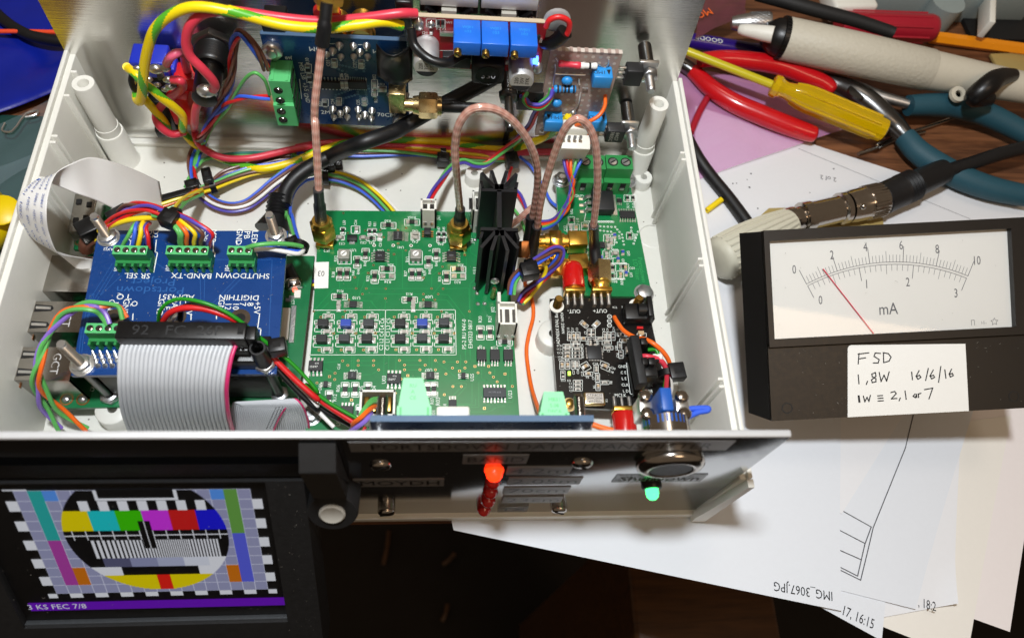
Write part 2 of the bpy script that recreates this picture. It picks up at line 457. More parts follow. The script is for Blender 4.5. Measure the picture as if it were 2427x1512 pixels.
def wood(name, a, b_):
    m = mat(name, a, 0.42); nt = m.node_tree; b = bsdf(m)
    tc = nt.nodes.new('ShaderNodeTexCoord'); mp = nt.nodes.new('ShaderNodeMapping'); mp.inputs['Scale'].default_value = (9, 120, 60); mp.inputs['Rotation'].default_value = (0, 0, 0.12)
    nz = nt.nodes.new('ShaderNodeTexNoise'); nz.inputs['Scale'].default_value = 2.2; nz.inputs['Detail'].default_value = 8; nz.inputs['Roughness'].default_value = 0.65; nz.inputs['Distortion'].default_value = 0.6
    nt.links.new(tc.outputs['Object'], mp.inputs['Vector']); nt.links.new(mp.outputs[0], nz.inputs['Vector'])
    cr = nt.nodes.new('ShaderNodeValToRGB'); cr.color_ramp.elements[0].color = srgb(a); cr.color_ramp.elements[1].color = srgb(b_)
    cr.color_ramp.elements[0].position = 0.32; cr.color_ramp.elements[1].position = 0.7
    nt.links.new(nz.outputs['Fac'], cr.inputs[0]); nt.links.new(cr.outputs[0], b.inputs['Base Color'])
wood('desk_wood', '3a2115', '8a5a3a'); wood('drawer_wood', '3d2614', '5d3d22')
m = mat('floor_carpet', '17110c', 0.9, var=0.4, vs=3)
def braid_mat(name):                        # pink translucent jacket over a silver braid
    m = mat(name, 'b5837a', 0.24, 0.0, var=0.05, Coat_Weight=0.6, Coat_Roughness=0.12); nt = m.node_tree; b = bsdf(m)
    uv = nt.nodes.new('ShaderNodeUVMap'); fac = None
    for sg in (1, -1):
        mp = nt.nodes.new('ShaderNodeMapping'); mp.inputs['Rotation'].default_value = (0, 0, 0)
        sx = nt.nodes.new('ShaderNodeSeparateXYZ'); nt.links.new(uv.outputs[0], sx.inputs[0])
        m1 = nt.nodes.new('ShaderNodeMath'); m1.operation = 'MULTIPLY'; m1.inputs[1].default_value = sg * 5.0; nt.links.new(sx.outputs[0], m1.inputs[0])
        m2 = nt.nodes.new('ShaderNodeMath'); m2.operation = 'MULTIPLY'; m2.inputs[1].default_value = 0.17; nt.links.new(sx.outputs[1], m2.inputs[0])
        m3 = nt.nodes.new('ShaderNodeMath'); m3.operation = 'ADD'; nt.links.new(m1.outputs[0], m3.inputs[0]); nt.links.new(m2.outputs[0], m3.inputs[1])
        m4 = nt.nodes.new('ShaderNodeMath'); m4.operation = 'MULTIPLY'; m4.inputs[1].default_value = 2 * PI; nt.links.new(m3.outputs[0], m4.inputs[0])
        m5 = nt.nodes.new('ShaderNodeMath'); m5.operation = 'SINE'; nt.links.new(m4.outputs[0], m5.inputs[0])
        if fac is None: fac = m5
        else:
            mm = nt.nodes.new('ShaderNodeMath'); mm.operation = 'MULTIPLY'; nt.links.new(fac.outputs[0], mm.inputs[0]); nt.links.new(m5.outputs[0], mm.inputs[1]); fac = mm
    mr = nt.nodes.new('ShaderNodeMapRange'); mr.inputs['From Min'].default_value = -0.4; mr.inputs['From Max'].default_value = 0.6
    nt.links.new(fac.outputs[0], mr.inputs['Value'])
    cr = nt.nodes.new('ShaderNodeValToRGB'); cr.color_ramp.elements[0].color = srgb('b98373'); cr.color_ramp.elements[1].color = srgb('dcb0a0')
    nt.links.new(mr.outputs[0], cr.inputs[0]); nt.links.new(cr.outputs[0], b.inputs['Base Color'])
    m7 = nt.nodes.new('ShaderNodeMath'); m7.operation = 'MULTIPLY'; m7.inputs[1].default_value = 0.2; nt.links.new(mr.outputs[0], m7.inputs[0])
    nt.links.new(m7.outputs[0], b.inputs['Metallic'])
    bp = nt.nodes.new('ShaderNodeBump'); bp.inputs['Strength'].default_value = 0.4; bp.inputs['Distance'].default_value = 0.0003
    nt.links.new(fac.outputs[0], bp.inputs['Height']); nt.links.new(bp.outputs['Normal'], b.inputs['Normal'])
braid_mat('coax_braid')

# ------------------------------------------------------------------ desk and floor
ZD = -7.0                                   # desk top
ZPAPER = -6.0
mb = MB().box((150, 460, ZD - 14), (1100, 800, 28), bev=1.5); mb.build('desk', 'desk_wood', kind='structure')
MB().quad((-3000, -3000, -720), (3000, -3000, -720), (3000, 3000, -720), (-3000, 3000, -720)).build('floor', 'floor_carpet', kind='structure')
# drawer pedestal seen in the dark below the papers
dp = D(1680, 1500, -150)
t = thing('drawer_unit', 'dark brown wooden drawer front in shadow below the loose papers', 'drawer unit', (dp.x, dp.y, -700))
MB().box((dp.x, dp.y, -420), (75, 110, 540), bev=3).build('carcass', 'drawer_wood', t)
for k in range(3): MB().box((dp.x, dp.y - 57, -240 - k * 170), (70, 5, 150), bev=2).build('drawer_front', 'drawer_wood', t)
# ------------------------------------------------------------------ loose papers
K4 = crop(2600, 0, 1.6802); K7 = crop(2700, 600, 1.3746); K8 = crop(2600, 1600, 1.658); K9 = crop(1200, 1950, 1.618)
SHEETS = {}
def sheet(pts, z, mt, label, name='paper_sheet', group='papers under the case', curl=None, sub=12, k=0):
    P = [D(p[0], p[1], z) for p in pts]     # four corners
    mb = MB(); n = sub
    vs = []
    for i in range(n + 1):
        for j in range(n + 1):
            a, b = i / n, j / n
            p = P[0].lerp(P[1], a).lerp(P[3].lerp(P[2], a), b)
            w = 0.5 * k * max(0.0, min(1.0, (62 - p.y) / 48)) ** 2 + 0.25 * math.sin(p.x * 0.045) * math.sin(p.y * 0.05 + 1)
            if curl: w += curl(a, b)
            vs.append(p + Vector((0, 0, w)))
    N = (n + 1) ** 2
    vs2 = vs + [v - Vector((0, 0, 0.1)) for v in vs]
    fs = []
    for i in range(n):
        for j in range(n):
            q = i * (n + 1) + j
            fs.append((q, q + n + 1, q + n + 2, q + 1)); fs.append((N + q, N + q + 1, N + q + n + 2, N + q + n + 1))
    for j in range(n):
        for q, r in ((j, j + 1), (n * (n + 1) + j + 1, n * (n + 1) + j), ((j + 1) * (n + 1), j * (n + 1)), (j * (n + 1) + n, (j + 1) * (n + 1) + n)):
            fs.append((q, r, N + r, N + q))
    mb.add(vs2, fs)
    o = mb.build(name, mt, label=label, cat='paper', group=group)
    SHEETS[o.name] = (vs, n)
    return o
# bottom-most first
sheet([K8(1900, 0), K8(2520, -40), K8(2280, 1470), K8(1890, 1330)], -6.9, 'paper_pink', 'pinkish white sheet at the far right of the fanned papers', k=0)
sheet([K8(1950, 100), K8(2290, 60), K8(2000, 1600), K8(1880, 1600)], -6.6, 'paper_cream', 'cream sheet second from the right in the fanned papers', k=1)
sheet([K8(1300, 300), K8(1930, 400), K8(1895, 1620), K8(1400, 1420)], -6.3, 'paper_cream', 'cream sheet hanging lowest behind the sheet with a curled corner', k=2)
s18 = sheet([K8(1200, 200), K8(1960, 250), K8(1905, 1292), K8(1400, 1385)], -6.05, 'paper', 'white sheet with a curled up corner, partly covered printed time ending 18',
      k=3, curl=lambda a, b: 16.0 * max(0, a + b - 1.72) ** 1.5)
s16 = sheet([K8(900, 400), K8(1560, 500), K8(1425, 1530), K8(700, 1120)], -5.8, 'paper_cool', 'white sheet printed 17, 16:15 poking out below', k=4)
sdr = sheet([(1700, 330), (2460, 470), K8(1648, 1326), K8(500, 1030)], -5.55, 'paper_cool', 'white sheet with a drawn outline, below and right of the black meter', k=5)
s20 = sheet([K4(230, 700), K4(2440, 1420), K8(1184, 700), (1650, 1000)], -5.3, 'paper', 'white sheet printed 2 of 2 behind the black meter', k=6)
simg = sheet([(1000, 900), (1994, 930), (1988, 1449), (1075, 1256)], -5.0, 'paper_cool', 'large white sheet printed IMG_3067.JPG in front of the case',
      k=7)
def print_on(parent, mb, m='ink'):          # lay flat printing on the lifted sheet, straight down the line of sight
    vs, n = SHEETS[parent.name]; C0 = Vector((0, 0, CAM_H))
    from mathutils.geometry import intersect_ray_tri
    out = []
    for p in mb.v:
        d = (p - C0).normalized(); hit = None
        for i in range(n):
            for j in range(n):
                q = i * (n + 1) + j; a, b, c, e = vs[q], vs[q + n + 1], vs[q + n + 2], vs[q + 1]
                hit = intersect_ray_tri(a, b, c, d, C0, True) or intersect_ray_tri(a, c, e, d, C0, True)
                if hit: break
            if hit: break
        out.append((hit - d * 0.12) if hit else p)
    mb.v = out
    return mb.build('printed_text', m, parent, smooth=False)
def tpos(p, z): return D(p[0], p[1], z)
def ptext(mb, txt, pa, pb, z, size):        # text running from photo point pa to pb
    a = tpos(pa, z); b = tpos(pb, z); u = (b - a).normalized(); v = Vector((0, 0, 1)).cross(u)
    w = text_geo(txt)[2] * size / 0.7
    mb.text(txt, (a + b) / 2, size, u, v, sx=(b - a).length / w)
mb = MB(); ptext(mb, 'IMG_3067.JPG', K8(1128, 1240), K8(742, 1172), -1.0, 2.9); print_on(simg, mb)
mb = MB(); ptext(mb, '17, 16:15', K8(1185, 1322), K8(1395, 1420), -3.3, 3.2); print_on(s16, mb)
mb = MB(); ptext(mb, '7, 18:2', K8(1655, 1265), K8(1800, 1305), -2.6, 3.0); print_on(s18, mb)
mb = MB(); ptext(mb, '2 of 2', K4(1166, 1192), K4(1058, 1172), -5.1, 2.3)
for x, y in ((480, 1215), (505, 1213), (590, 1240), (575, 1190), (600, 1150), (645, 1380), (990, 1275), (1147, 1118)): mb.disc(tpos(K4(x, y), -5.1), random.uniform(0.25, 0.6), 6)
mb.line([tpos(K4(915 + 1135 * k / 20, 985 + 465 * k / 20), -5.1) for k in range(21)], 0.18)
print_on(s20, mb, 'ink_grey')
def fine(pts, k=14): return [Vector(pts[i]).lerp(Vector(pts[i + 1]), t / k) for i in range(len(pts) - 1) for t in range(k)] + [Vector(pts[-1])]
mb = MB(); z = -5.42
mb.line(fine([tpos(K8(*p), z) for p in ((1652, 55), (1600, 270), (1390, 790), (1350, 960), (1308, 1132), (1100, 1030))]), 0.35)
mb.line(fine([tpos(K8(*p), z) for p in ((1100, 630), (1377, 785), (1335, 900), (1288, 1105), (1100, 1010))]), 0.35)
mb.line(fine([tpos(K8(*p), z) for p in ((1100, 770), (1337, 893))]), 0.35); mb.line(fine([tpos(K8(*p), z) for p in ((1100, 905), (1310, 998))]), 0.35)
print_on(sdr, mb, 'ink_grey')

# ------------------------------------------------------------------ instrument case (bottom half)
XL, XR, YF, YB, ZW = -127.5, 89.5, 53.0, 206.0, 41.0
case = thing('instrument_case', 'open pale grey plastic instrument case holding all the circuit boards', 'case', (-19, 130, -4.5))
MB().box(((XL + XR) / 2, (YF + YB) / 2 + 2.45, -2.25), (XR - XL, YB - YF + 1.1, 4.5), bev=1.0).build('floor_tray', 'case_plastic', case)
for x, sg in ((XR - 1.2, 1), (XL + 1.2, -1)):
    w = MB()
    w.box((x, 131, ZW / 2), (2.4, 151, ZW), bev=0.3)
    w.box((x + sg * 1.3, 131, ZW + 0.6), (1.4, 151, 2.2), bev=0.3)
    w.build('side_wall', 'case_plastic', case)
K7b = crop(1750, 400, 1.89); KA = crop(2000, 1100, 2.3263); K1 = crop(0, 0, 2.362)
for (px, py) in (K7b(1778, 375), K7b(1792, 425), K7b(1905, 1165), K7b(1918, 1215), KA(1950, 905), KA(1975, 975)):
    y = D(px, py, ZW).y
    MB().box((XR - 3.0, y, ZW / 2), (1.8, 1.0, ZW - 0.5), bev=0.25).build('rib', 'case_plastic', case)
for (px, py) in (K1(690, 660), K1(730, 885), K1(535, 1258), K1(525, 1315), (95, 420), (90, 436)):
    y = D(px, py, ZW).y
    MB().box((XL + 3.2, y, ZW / 2), (2.0, 1.0, ZW - 0.5), bev=0.25).build('rib', 'case_plastic', case)
def pillar(x, y):
    MB().lathe((x, y, 0), (0, 0, 1), [(0, 5.6), (0.6, 5.2), (16.5, 4.95), (17.0, 4.7), (17.0, 4.25), (20.2, 4.2), (20.2, 3.95), (40.6, 3.75), (41.0, 3.6), (41.0, 2.0), (40.5, 1.7), (22, 1.6)], 28, cap=False).build('pillar', 'case_plastic', case)
pillar(-120.0, 193.4); pillar(80.5, 195.0)
def boss(p, r, h, ri):
    MB().lathe(p, (0, 0, 1), [(0, r * 1.05), (h - 0.3, r), (h, r * 0.94), (h, ri), (0.4, ri)], 20, cap=False).build('screw_boss', 'case_plastic', case)
boss(D(1123, 428, 0), 3.6, 5, 1.4); boss(D(1519, 437, 0), 3.6, 5, 1.4); boss(D(1305, 810, 0), 5.5, 7, 1.6); boss(D(285, 985, 0), 5.5, 7, 1.6); boss(D(1545, 560, 0), 5.2, 0.4, 4.9)
MB().box((-19, 55.3, -2.4), (XR - XL - 4, 1.1, 4.6), bev=0.3).build('front_lip', 'case_plastic', case)
lip = MB(); lip.extr([(86.2, 53.2, -4), (91.0, 53.2, -4), (91.0, 53.2, 41), (89.2, 53.2, 41), (86.2, 53.2, 2)], (0, 2.4, 0)); lip.build('corner_lip', 'case_plastic', case)
MB().box((-19, 200.6, 1.0), (XR - XL - 6, 1.2, 2.0), bev=0.3).build('rear_slot_rib', 'case_plastic', case)
dm = MB()
for k in range(260):
    x = random.uniform(XL + 4, XR - 5); y = random.uniform(YF + 8, YB - 6)
    dm.disc((x, y, 0.06), random.choice((0.1, 0.13, 0.2, 0.3)), 5)
dm.build('dust_specks', 'dust', case, kind='stuff')

# ------------------------------------------------------------------ rear and front panels
rp = thing('rear_panel', 'brushed aluminium rear panel standing upright at the back of the case', 'panel', (-20, 205, 0))
MB().extr([(-128, 204.2, 0.4), (89, 204.2, 0.4), (88.5, 208.3, 77.5), (-128.5, 208.3, 77.5)], (0, 1.6, 0)).build('plate', 'rear_alu', rp)
YP = 56.0
fp = thing('front_panel', 'aluminium front panel with band lamps and dark tape lettering', 'panel', (-20, YP, 0))
MB().box((-22.5, YP + 0.9, 39.3), (218, 1.8, 76.2), bev=0.25).build('plate', 'front_alu', fp)
MB().box((-22.5, YP + 0.9, 77.9), (218, 1.9, 1.0), bev=0.45).build('top_edge', 'edge_alu', fp)
KF = crop(1200, 1650, 1.2135)
def fpt(x, y, off=0.0): return DY(*KF(x, y), YP - off)
def tape(txt, x0, y0, x1, y1, size, m='label_black', cs=0.08):
    # embossed label tape between two photo points (left middle, right middle)
    a = fpt(x0, y0); b = fpt(x1, y1); c = (a + b) / 2; w = (b - a).length; h = size * 1.7
    tp = MB().box((c.x, YP - 0.12, c.z), (w, 0.2, h)); o = tp.build('label_tape', m, fp)
    k = MB(); tw = text_geo(txt)[2] * size / 0.7
    k.text(txt, (c.x, YP - 0.26, c.z), size, (1, 0, 0), (0, 0, 1), sx=min(2.2, 0.9 * w / tw)); k.build('lettering', 'label_emboss' if m != 'clear_tape' else 'ink_grey', o, smooth=False)
tape('PORTSDOWN DATV TRANSMITTER', 215, 130, 2035, 123, 4.4)
tape('BAND', 755, 190, 1065, 188, 4.4)
tape('4.2m', 965, 243, 1270, 243, 4.4); tape('2.05m', 970, 293, 1320, 292, 4.4); tape('70cm', 950, 337, 1262, 337, 4.4); tape('23cm', 945, 383, 1230, 380, 4.4, 'label_smoke'); tape('TX', 925, 428, 1065, 428, 4.2, 'clear_tape')
tape('MOYDH', 235, 302, 665, 300, 4.4)
tape('Shutdown', 1480, 280, 1905, 280, 4.6, 'clear_tape')
for x, y in ((362, 215), (390, 438), (1325, 205), (1215, 428)):
    p = fpt(x, y); s_ = MB().lathe((p.x, YP - 0.05, p.z), (0, -1, 0), [(0, 2.8), (0.5, 2.8), (1.1, 2.3), (1.3, 1.4), (1.35, 0.01)], 20)
    o = s_.build('screw', 'nickel', fp); a = random.uniform(0, 3)
    MB().box((p.x, YP - 1.36, p.z), (4.2, 0.3, 0.7), R=Matrix.Rotation(a, 3, 'Y')).build('slot', 'hole', o)
def led(p, mats, r=1.9, L=4.2):
    MB().lathe((p.x, YP, p.z), (0, -1, 0), [(0, r * 1.12), (0.6, r * 1.12), (0.6, r), (L - r, r), (L - r * 0.5, r * 0.87), (L - r * 0.13, r * 0.5), (L, 0.01)], 16).build('lamp', mats, fp)
led(fpt(905, 240), 'glow_red', 2.3, 3.4)
for x, y in ((900, 297), (888, 345), (877, 390), (856, 432)): led(fpt(x, y), 'red_led_off', 2.0, 2.2)
p = fpt(1655, 305)
MB().lathe((p.x, YP, p.z), (0, -1, 0), [(0, 3.0), (1.2, 3.0), (1.8, 2.6), (1.8, 1.6)], 20).build('lamp_holder', 'black_plastic', fp)
led(p, 'glow_green', 1.9, 5.0)
specks(fp, (-15, YP - 0.06, 4), (70, 0, 0), (0, 0, 68), 90, 0.12)
# ------------------------------------------------------------------ push button
p = Vector((61.5, YP, 59.0))
pb = thing('push_button', 'round chromed push button through the front panel, blue screw terminals behind', 'push button', (p.x, YP, p.z))
ax = (0, -1, 0)
MB().lathe((p.x, YP, p.z), ax, [(0, 8.8), (0.8, 9.0), (1.8, 8.8), (2.6, 8.0), (3.0, 6.8), (2.8, 5.8), (2.3, 5.7)], 40, cap=False).build('collar', 'nickel', pb)
MB().lathe((p.x, YP, p.z), ax, [(2.2, 5.7), (2.7, 5.4), (2.6, 0.01)], 30).build('button', 'black_plastic', pb)
MB().lathe((p.x, YP + 1.9, p.z), (0, 1, 0), [(0, 8.0), (2.5, 8.0), (2.5, 6.4), (9, 6.4)], 36).build('threaded_barrel', 'nickel', pb)
MB().lathe((p.x, YP + 8.6, p.z), (0, 1, 0), [(0, 6.4), (2.2, 6.4), (2.3, 0.1)], 32).build('rear_flange', 'button_blue', pb)
MB().box((p.x - 0.4, YP + 15.0, p.z), (3.2, 6.5, 11), bev=0.4).build('divider', 'button_blue', pb)
for sx in (-5.4, 4.6):
    MB().box((p.x + sx, YP + 14, p.z - 1.0), (3.8, 5.5, 7), bev=0.4).build('terminal', 'bright_steel', pb)
    for yy, zz in ((11.6, 2.6), (16.6, 2.4)): MB().lathe((p.x + sx, YP + yy, p.z + zz), (0, 0.15, 1), [(0, 1.9), (0.9, 1.9), (1.5, 1.2)], 14).build('screw', 'nickel', pb)

# ------------------------------------------------------------------ display in its hinged black housing
KS = crop(0, 1650, 1.7336)
sd = Vector((0, -math.sin(math.radians(28.5)), -math.cos(math.radians(28.5))))   # down the screen
sn = Vector((0, sd.z, -sd.y)); sn = -sn if sn.z < 0 else sn
su = Vector((1, 0, 0)); sv = -sd
SP = Vector((0, 0, CAM_H)) + _ray(*KS(215, 1305)) * (221.0 / FPX)
def sc_uv(x, y):
    d = DP(*KS(x, y), SP, sn) - SP
    return d.dot(su), d.dot(sv)
def sp3(u, v, n=0.0): return SP + su * u + sv * v + sn * n
disp = thing('display_unit', 'small colour display showing a test card in a black housing hung on the front panel', 'display', sp3(36, -8, -8))
g00 = sc_uv(103, 492); g10 = sc_uv(1715, 467); g01 = sc_uv(375, 1190); g11 = sc_uv(1823, 1155)
gl = (g00[0] + g01[0]) / 2; gr = (g10[0] + g11[0]) / 2; gt = (g00[1] + g10[1]) / 2; gb = (g01[1] + g11[1]) / 2
cw = (gr - gl) / 17; rh = (gt - gb) / 11
print('display grid', g00, g10, g01, g11, cw, rh)
SC = {'cell': '8385a3', 'wht': 'c9cbd2', 'blk': '060608', 'cyn': '22938f', 'blu': '4a80cc', 'mag': '93368a', 'org': 'b0610c', 'grn': '57893c', 'vio': '4b52bd',
      'yel': 'c9b800', 'bcyn': '16adb2', 'bgrn': '33a800', 'bmag': 'b42cc4', 'bred': 'b01616', 'bblu': '1312b8', 'red': 'c41a10',
      'g1': '4a4b66', 'g2': '7b7f9e', 'g3': '969bb4', 'g4': 'bcc0cc', 'pur': '5a0ea0', 'line': 'b6b9cc'}
keys = list(SC); 
for k in keys: emit('px_' + k, SC[k], 0.78, '050505')
scr = MB(); KI = {k: i for i, k in enumerate(keys)}
def sq(c0, r0, c1, r1, k, n):
    u0, u1 = gl + c0 * cw, gl + c1 * cw; v0, v1 = gt - r0 * rh, gt - r1 * rh
    scr.quad(sp3(u0, v1, n), sp3(u1, v1, n), sp3(u1, v0, n), sp3(u0, v0, n), KI[k])
sq(0, 0, 17, 11, 'line', 0.10)
for c in range(17):
    for r in range(11): sq(c + 0.03, r + 0.03, c + 0.97, r + 0.97, 'cell', 0.14)
for a in ((1, 0, 2, 5, 'cyn'), (2, 0, 3, 1, 'blu'), (1, 5, 2, 10, 'mag'), (2, 8, 3, 10, 'org'), (14, 0, 15, 1, 'blu'), (15, 0, 16, 4.5, 'grn'), (15, 4.5, 16, 10, 'vio'), (14, 8, 15, 10, 'org')): sq(*a, 0.18)
for r in (1, 3, 5, 7, 9): sq(-0.8, r, 0, r + 1, 'wht', 0.14); sq(17, r, 17.75, r + 1, 'wht', 0.14)
for c in range(-1, 18, 2): sq(max(c, -0.7), 11, min(c + 1, 17.7), 11.5, 'wht', 0.14)
sq(-0.7, -0.12, 1, 0, 'wht', 0.14)
def disc_rows(r0, r1, spans, n=0.22, st=0.1):
    r = r0
    while r < r1 - 1e-6:
        e = min(r + st, r1); rm = (r + e) / 2; hw2 = 6.15 ** 2 - (rm - 4.55) ** 2
        if hw2 > 0:
            hw = math.sqrt(hw2); a0, a1 = 8.55 - hw, 8.55 + hw
            for c0, c1, k in spans:
                x0, x1 = max(c0, a0), min(c1, a1)
                if x1 > x0: sq(x0, r, x1, e, k, n)
        r = e
disc_rows(0, 2, [(0, 17, 'blk')]); sq(5.6, 0, 11.6, 0.98, 'wht', 0.26); sq(5.85, -0.1, 11.35, 0.75, 'blk', 0.3)
for k in range(7): sq(4.25 + 1.42 * k, 1.02, 4.25 + 1.42 * k + 0.72, 2, 'wht', 0.26)
disc_rows(2, 4.05, [(0, 4.7, 'yel'), (4.7, 6.67, 'bcyn'), (6.67, 8.6, 'bgrn'), (8.6, 10.6, 'bmag'), (10.6, 12.6, 'bred'), (12.6, 17, 'bblu')])
disc_rows(4.05, 7, [(0, 17, 'blk')]); disc_rows(4.5, 4.6, [(0, 17, 'wht')], 0.26)
for c in range(3, 15): sq(c + 0.03, 4.05, c + 0.1, 5.0, 'wht', 0.28)
c = 4.2
while c < 13.9:
    pt = 0.42 - 0.26 * min(1, (c - 4.2) / 5.6) if c < 11.4 else 0.24
    sq(c, 5.05, c + pt * 0.55, 7, 'wht', 0.26); c += pt
sq(8.15, 3.05, 9.05, 5.95, 'blk', 0.32); sq(8.57, 3.05, 8.63, 5.95, 'wht', 0.36)
disc_rows(7, 8, [(0, 4.6, 'blk'), (4.6, 6.67, 'g1'), (6.67, 8.74, 'g2'), (8.74, 10.8, 'g3'), (10.8, 12.76, 'g4'), (12.76, 17, 'wht')])
disc_rows(8, 8.95, [(0, 5.8, 'wht'), (5.8, 11.8, 'blk'), (11.8, 17, 'wht')]); disc_rows(8.95, 10.8, [(0, 8.35, 'yel'), (8.35, 9.4, 'red'), (9.4, 17, 'yel')])
b0 = sc_uv(215, 1250); b1 = sc_uv(1955, 1200); b2 = sc_uv(1957, 1255)
scr.quad(sp3(0, 0, 0.14), sp3(b1[0], 0, 0.14), sp3(b1[0], b0[1], 0.14), sp3(0, b0[1], 0.14), KI['pur'])
th = (b0[1]) * 0.58
scr.text('3 KS FEC 7/8', sp3(-0.6, b0[1] * 0.5, 0.2), th, su, sv, KI['wht'], 'L', sx=(sc_uv(605, 1270)[0]) / (text_geo('3 KS FEC 7/8')[2] * th / 0.7))
hs = MB()
hx0, hx1 = -32.0, sc_uv(2120, 700)[0]; hy0 = sc_uv(1200, 1400)[1] - 16; hy1 = sc_uv(1200, 385)[1]
ix0, ix1 = sc_uv(205, 1340)[0] - 1.5, sc_uv(1965, 1290)[0]; iy0 = sc_uv(1100, 1360)[1]; iy1 = gt + 4.5
def frame_poly(x0, y0, x1, y1, n0, n1, mb):
    mb.add([sp3(x0, y0, n0), sp3(x1, y0, n0), sp3(x1, y1, n0), sp3(x0, y1, n0), sp3(x0, y0, n1), sp3(x1, y0, n1), sp3(x1, y1, n1), sp3(x0, y1, n1)],
           [(3, 2, 1, 0), (4, 5, 6, 7), (0, 1, 5, 4), (1, 2, 6, 5), (2, 3, 7, 6), (3, 0, 4, 7)])
fr = MB(); frame_poly(hx0, hy0, ix0, hy1, -11, 2.2, fr); frame_poly(ix1, hy0, hx1, hy1, -11, 2.2, fr); frame_poly(ix0, hy0, ix1, iy0, -11, 2.2, fr); frame_poly(ix0, iy1, ix1, hy1, -11, 2.2, fr)
fr.build('housing', 'black_matt', disp, smooth=False)
pn = MB(); frame_poly(ix0, iy0, ix1, iy1, -6, 0.0, pn); so = pn.build('screen', 'black_plastic', disp, smooth=False)
scr.build('picture', ['px_' + k for k in keys], so, smooth=False)
be = MB(); frame_poly(ix0, iy0 - 0.1, ix1, iy0 + 0.7, 0, 1.4, be); be.build('glass_edge', 'ic_grey', so)
gl_ = MB(); frame_poly(ix0 + 0.1, iy0 + 0.7, ix1 - 0.1, iy1 - 0.1, 0.7, 1.0, gl_); gl_.build('cover_glass', 'clear_pane', so, smooth=False)
specks(disp, sp3(ix0, iy0, 1.02), su * (ix1 - ix0), sv * (iy1 - iy0), 60, 0.1); specks(disp, sp3(ix1, hy0, 2.22), su * (hx1 - ix1), sv * (hy1 - hy0), 60, 0.1)
# upper shelf of the housing reaching back to the panel, and the hinge bracket on its right
tt = sp3(hx1, hy1, 2.2)
MB().extr([(hx0 - 4 + SP.x, YP - 1.2, tt.z + 10), (hx0 - 4 + SP.x, tt.y + 1, tt.z + 1), (hx0 - 4 + SP.x, tt.y + 4, tt.z - 6), (hx0 - 4 + SP.x, YP - 1.2, tt.z - 4)], (hx1 - hx0 + 4, 0, 0)).build('top_shelf', 'black_matt', disp)
ea = DP(*KS(2268, 640), SP + sn * 2.4, sn)
MB().lathe(ea - sn * 13, sn, [(0, 6.8), (12.4, 6.8), (13, 6.4)], 32).build('hinge_ear', 'black_matt', disp)
MB().lathe(ea + sn * 0.02, sn, [(0, 3.5), (0.5, 3.5), (0.9, 3.0), (0.6, 2.2), (0.55, 0.01)], 24).build('hinge_bolt', 'cap_grey', disp)
bw = MB(); x0 = DP(*KS(2140, 400), SP, sn).x; x1 = ea.x + 4
a0 = ea + sv * 5
bw.extr([(x0, YP - 0.4, a0.z + 30), (x0, YP - 6, a0.z + 26), (x0, a0.y + 0.5, a0.z + 0.5), (x0, a0.y + 6, a0.z - 8), (x0, YP - 0.4, a0.z - 12)], (x1 - x0, 0, 0)); bo = bw.build('hinge_bracket', 'black_matt', disp)
pa = Vector((0, YP - 6, a0.z + 26)); pc = Vector((0, a0.y + 0.5, a0.z + 0.5)); nn = Vector((0, (pa - pc).z, -(pa - pc).y)); nn = -nn.normalized() if nn.y > 0 else nn.normalized()
for k in range(26):
    q = pc.lerp(pa, (k + 0.5) / 26); MB().tube([(x0 - 0.05, q.y, q.z), (x1 + 0.05, q.y, q.z)], 0.32, 6).build('layer_ridge', 'black_matt', bo)

# ------------------------------------------------------------------ panel meter, tilted towards the viewer
ax_ = Vector((RX[2], RY[2], RZ[2])); mn = -ax_
MP = Vector((0, 0, CAM_H)) + ax_ * 252.0
def mp(x, y, n=0.0): return DP(*K7(x, y), MP, mn) + mn * n
mu = (mp(1831, 352) - mp(415, 425)).normalized(); mv = mn.cross(mu).normalized()
if mv.y < 0: mv = -mv
mo = mp(475, 1455)
def m2(x, y): d = mp(x, y) - mo; return Vector((d.dot(mu), d.dot(mv)))
def m3(u, v, n=0.0): return mo + mu * u + mv * v + mn * n
MW = m2(1862, 900).x; MH = m2(445, 424).y; ML = -0.3
met = thing('panel_meter', 'black tilted panel meter with white mA dial and red needle', 'meter', (m3(MW / 2, MH / 2).x, m3(MW / 2, MH / 2).y, ZPAPER))
w0 = m2(480, 1008); w1 = m2(1755, 425); wx0, wy0, wx1, wy1 = w0.x + 0.2, m2(490, 1005).y, m2(1755, 600).x, m2(1100, 452).y
fy0 = m2(456, 1054).y
def mbox(mb, u0, v0, u1, v1, n0, n1, tap=(0, 0, 0, 0)):
    l, b, r, t = tap
    mb.add([m3(u0 - l, v0 - b, n0), m3(u1 + r, v0 - b, n0), m3(u1 + r, v1 + t, n0), m3(u0 - l, v1 + t, n0), m3(u0, v0, n1), m3(u1, v0, n1), m3(u1, v1, n1), m3(u0, v1, n1)],
           [(3, 2, 1, 0), (4, 5, 6, 7), (0, 1, 5, 4), (1, 2, 6, 5), (2, 3, 7, 6), (3, 0, 4, 7)])
mb = MB(); mbox(mb, ML, 0, MW, MH, -9, -2.0, (5.0, -2, 3, 0.5)); mbox(mb, ML, 0, MW, fy0, -2.0, -0.8)
mb.build('body', 'black_plastic', met, smooth=False)
fm = MB(); t_ = 3.4
mbox(fm, ML, fy0, wx0 - 0.4, MH, -2, 0.9); mbox(fm, wx1 + 0.4, fy0, MW, MH, -2, 0.9); mbox(fm, wx0 - 0.4, fy0, wx1 + 0.4, wy0 - 0.3, -2, 0.9); mbox(fm, wx0 - 0.4, wy1 + 0.3, wx1 + 0.4, MH, -2, 0.9)
fm.build('window_frame', 'black_plastic', met, smooth=False)
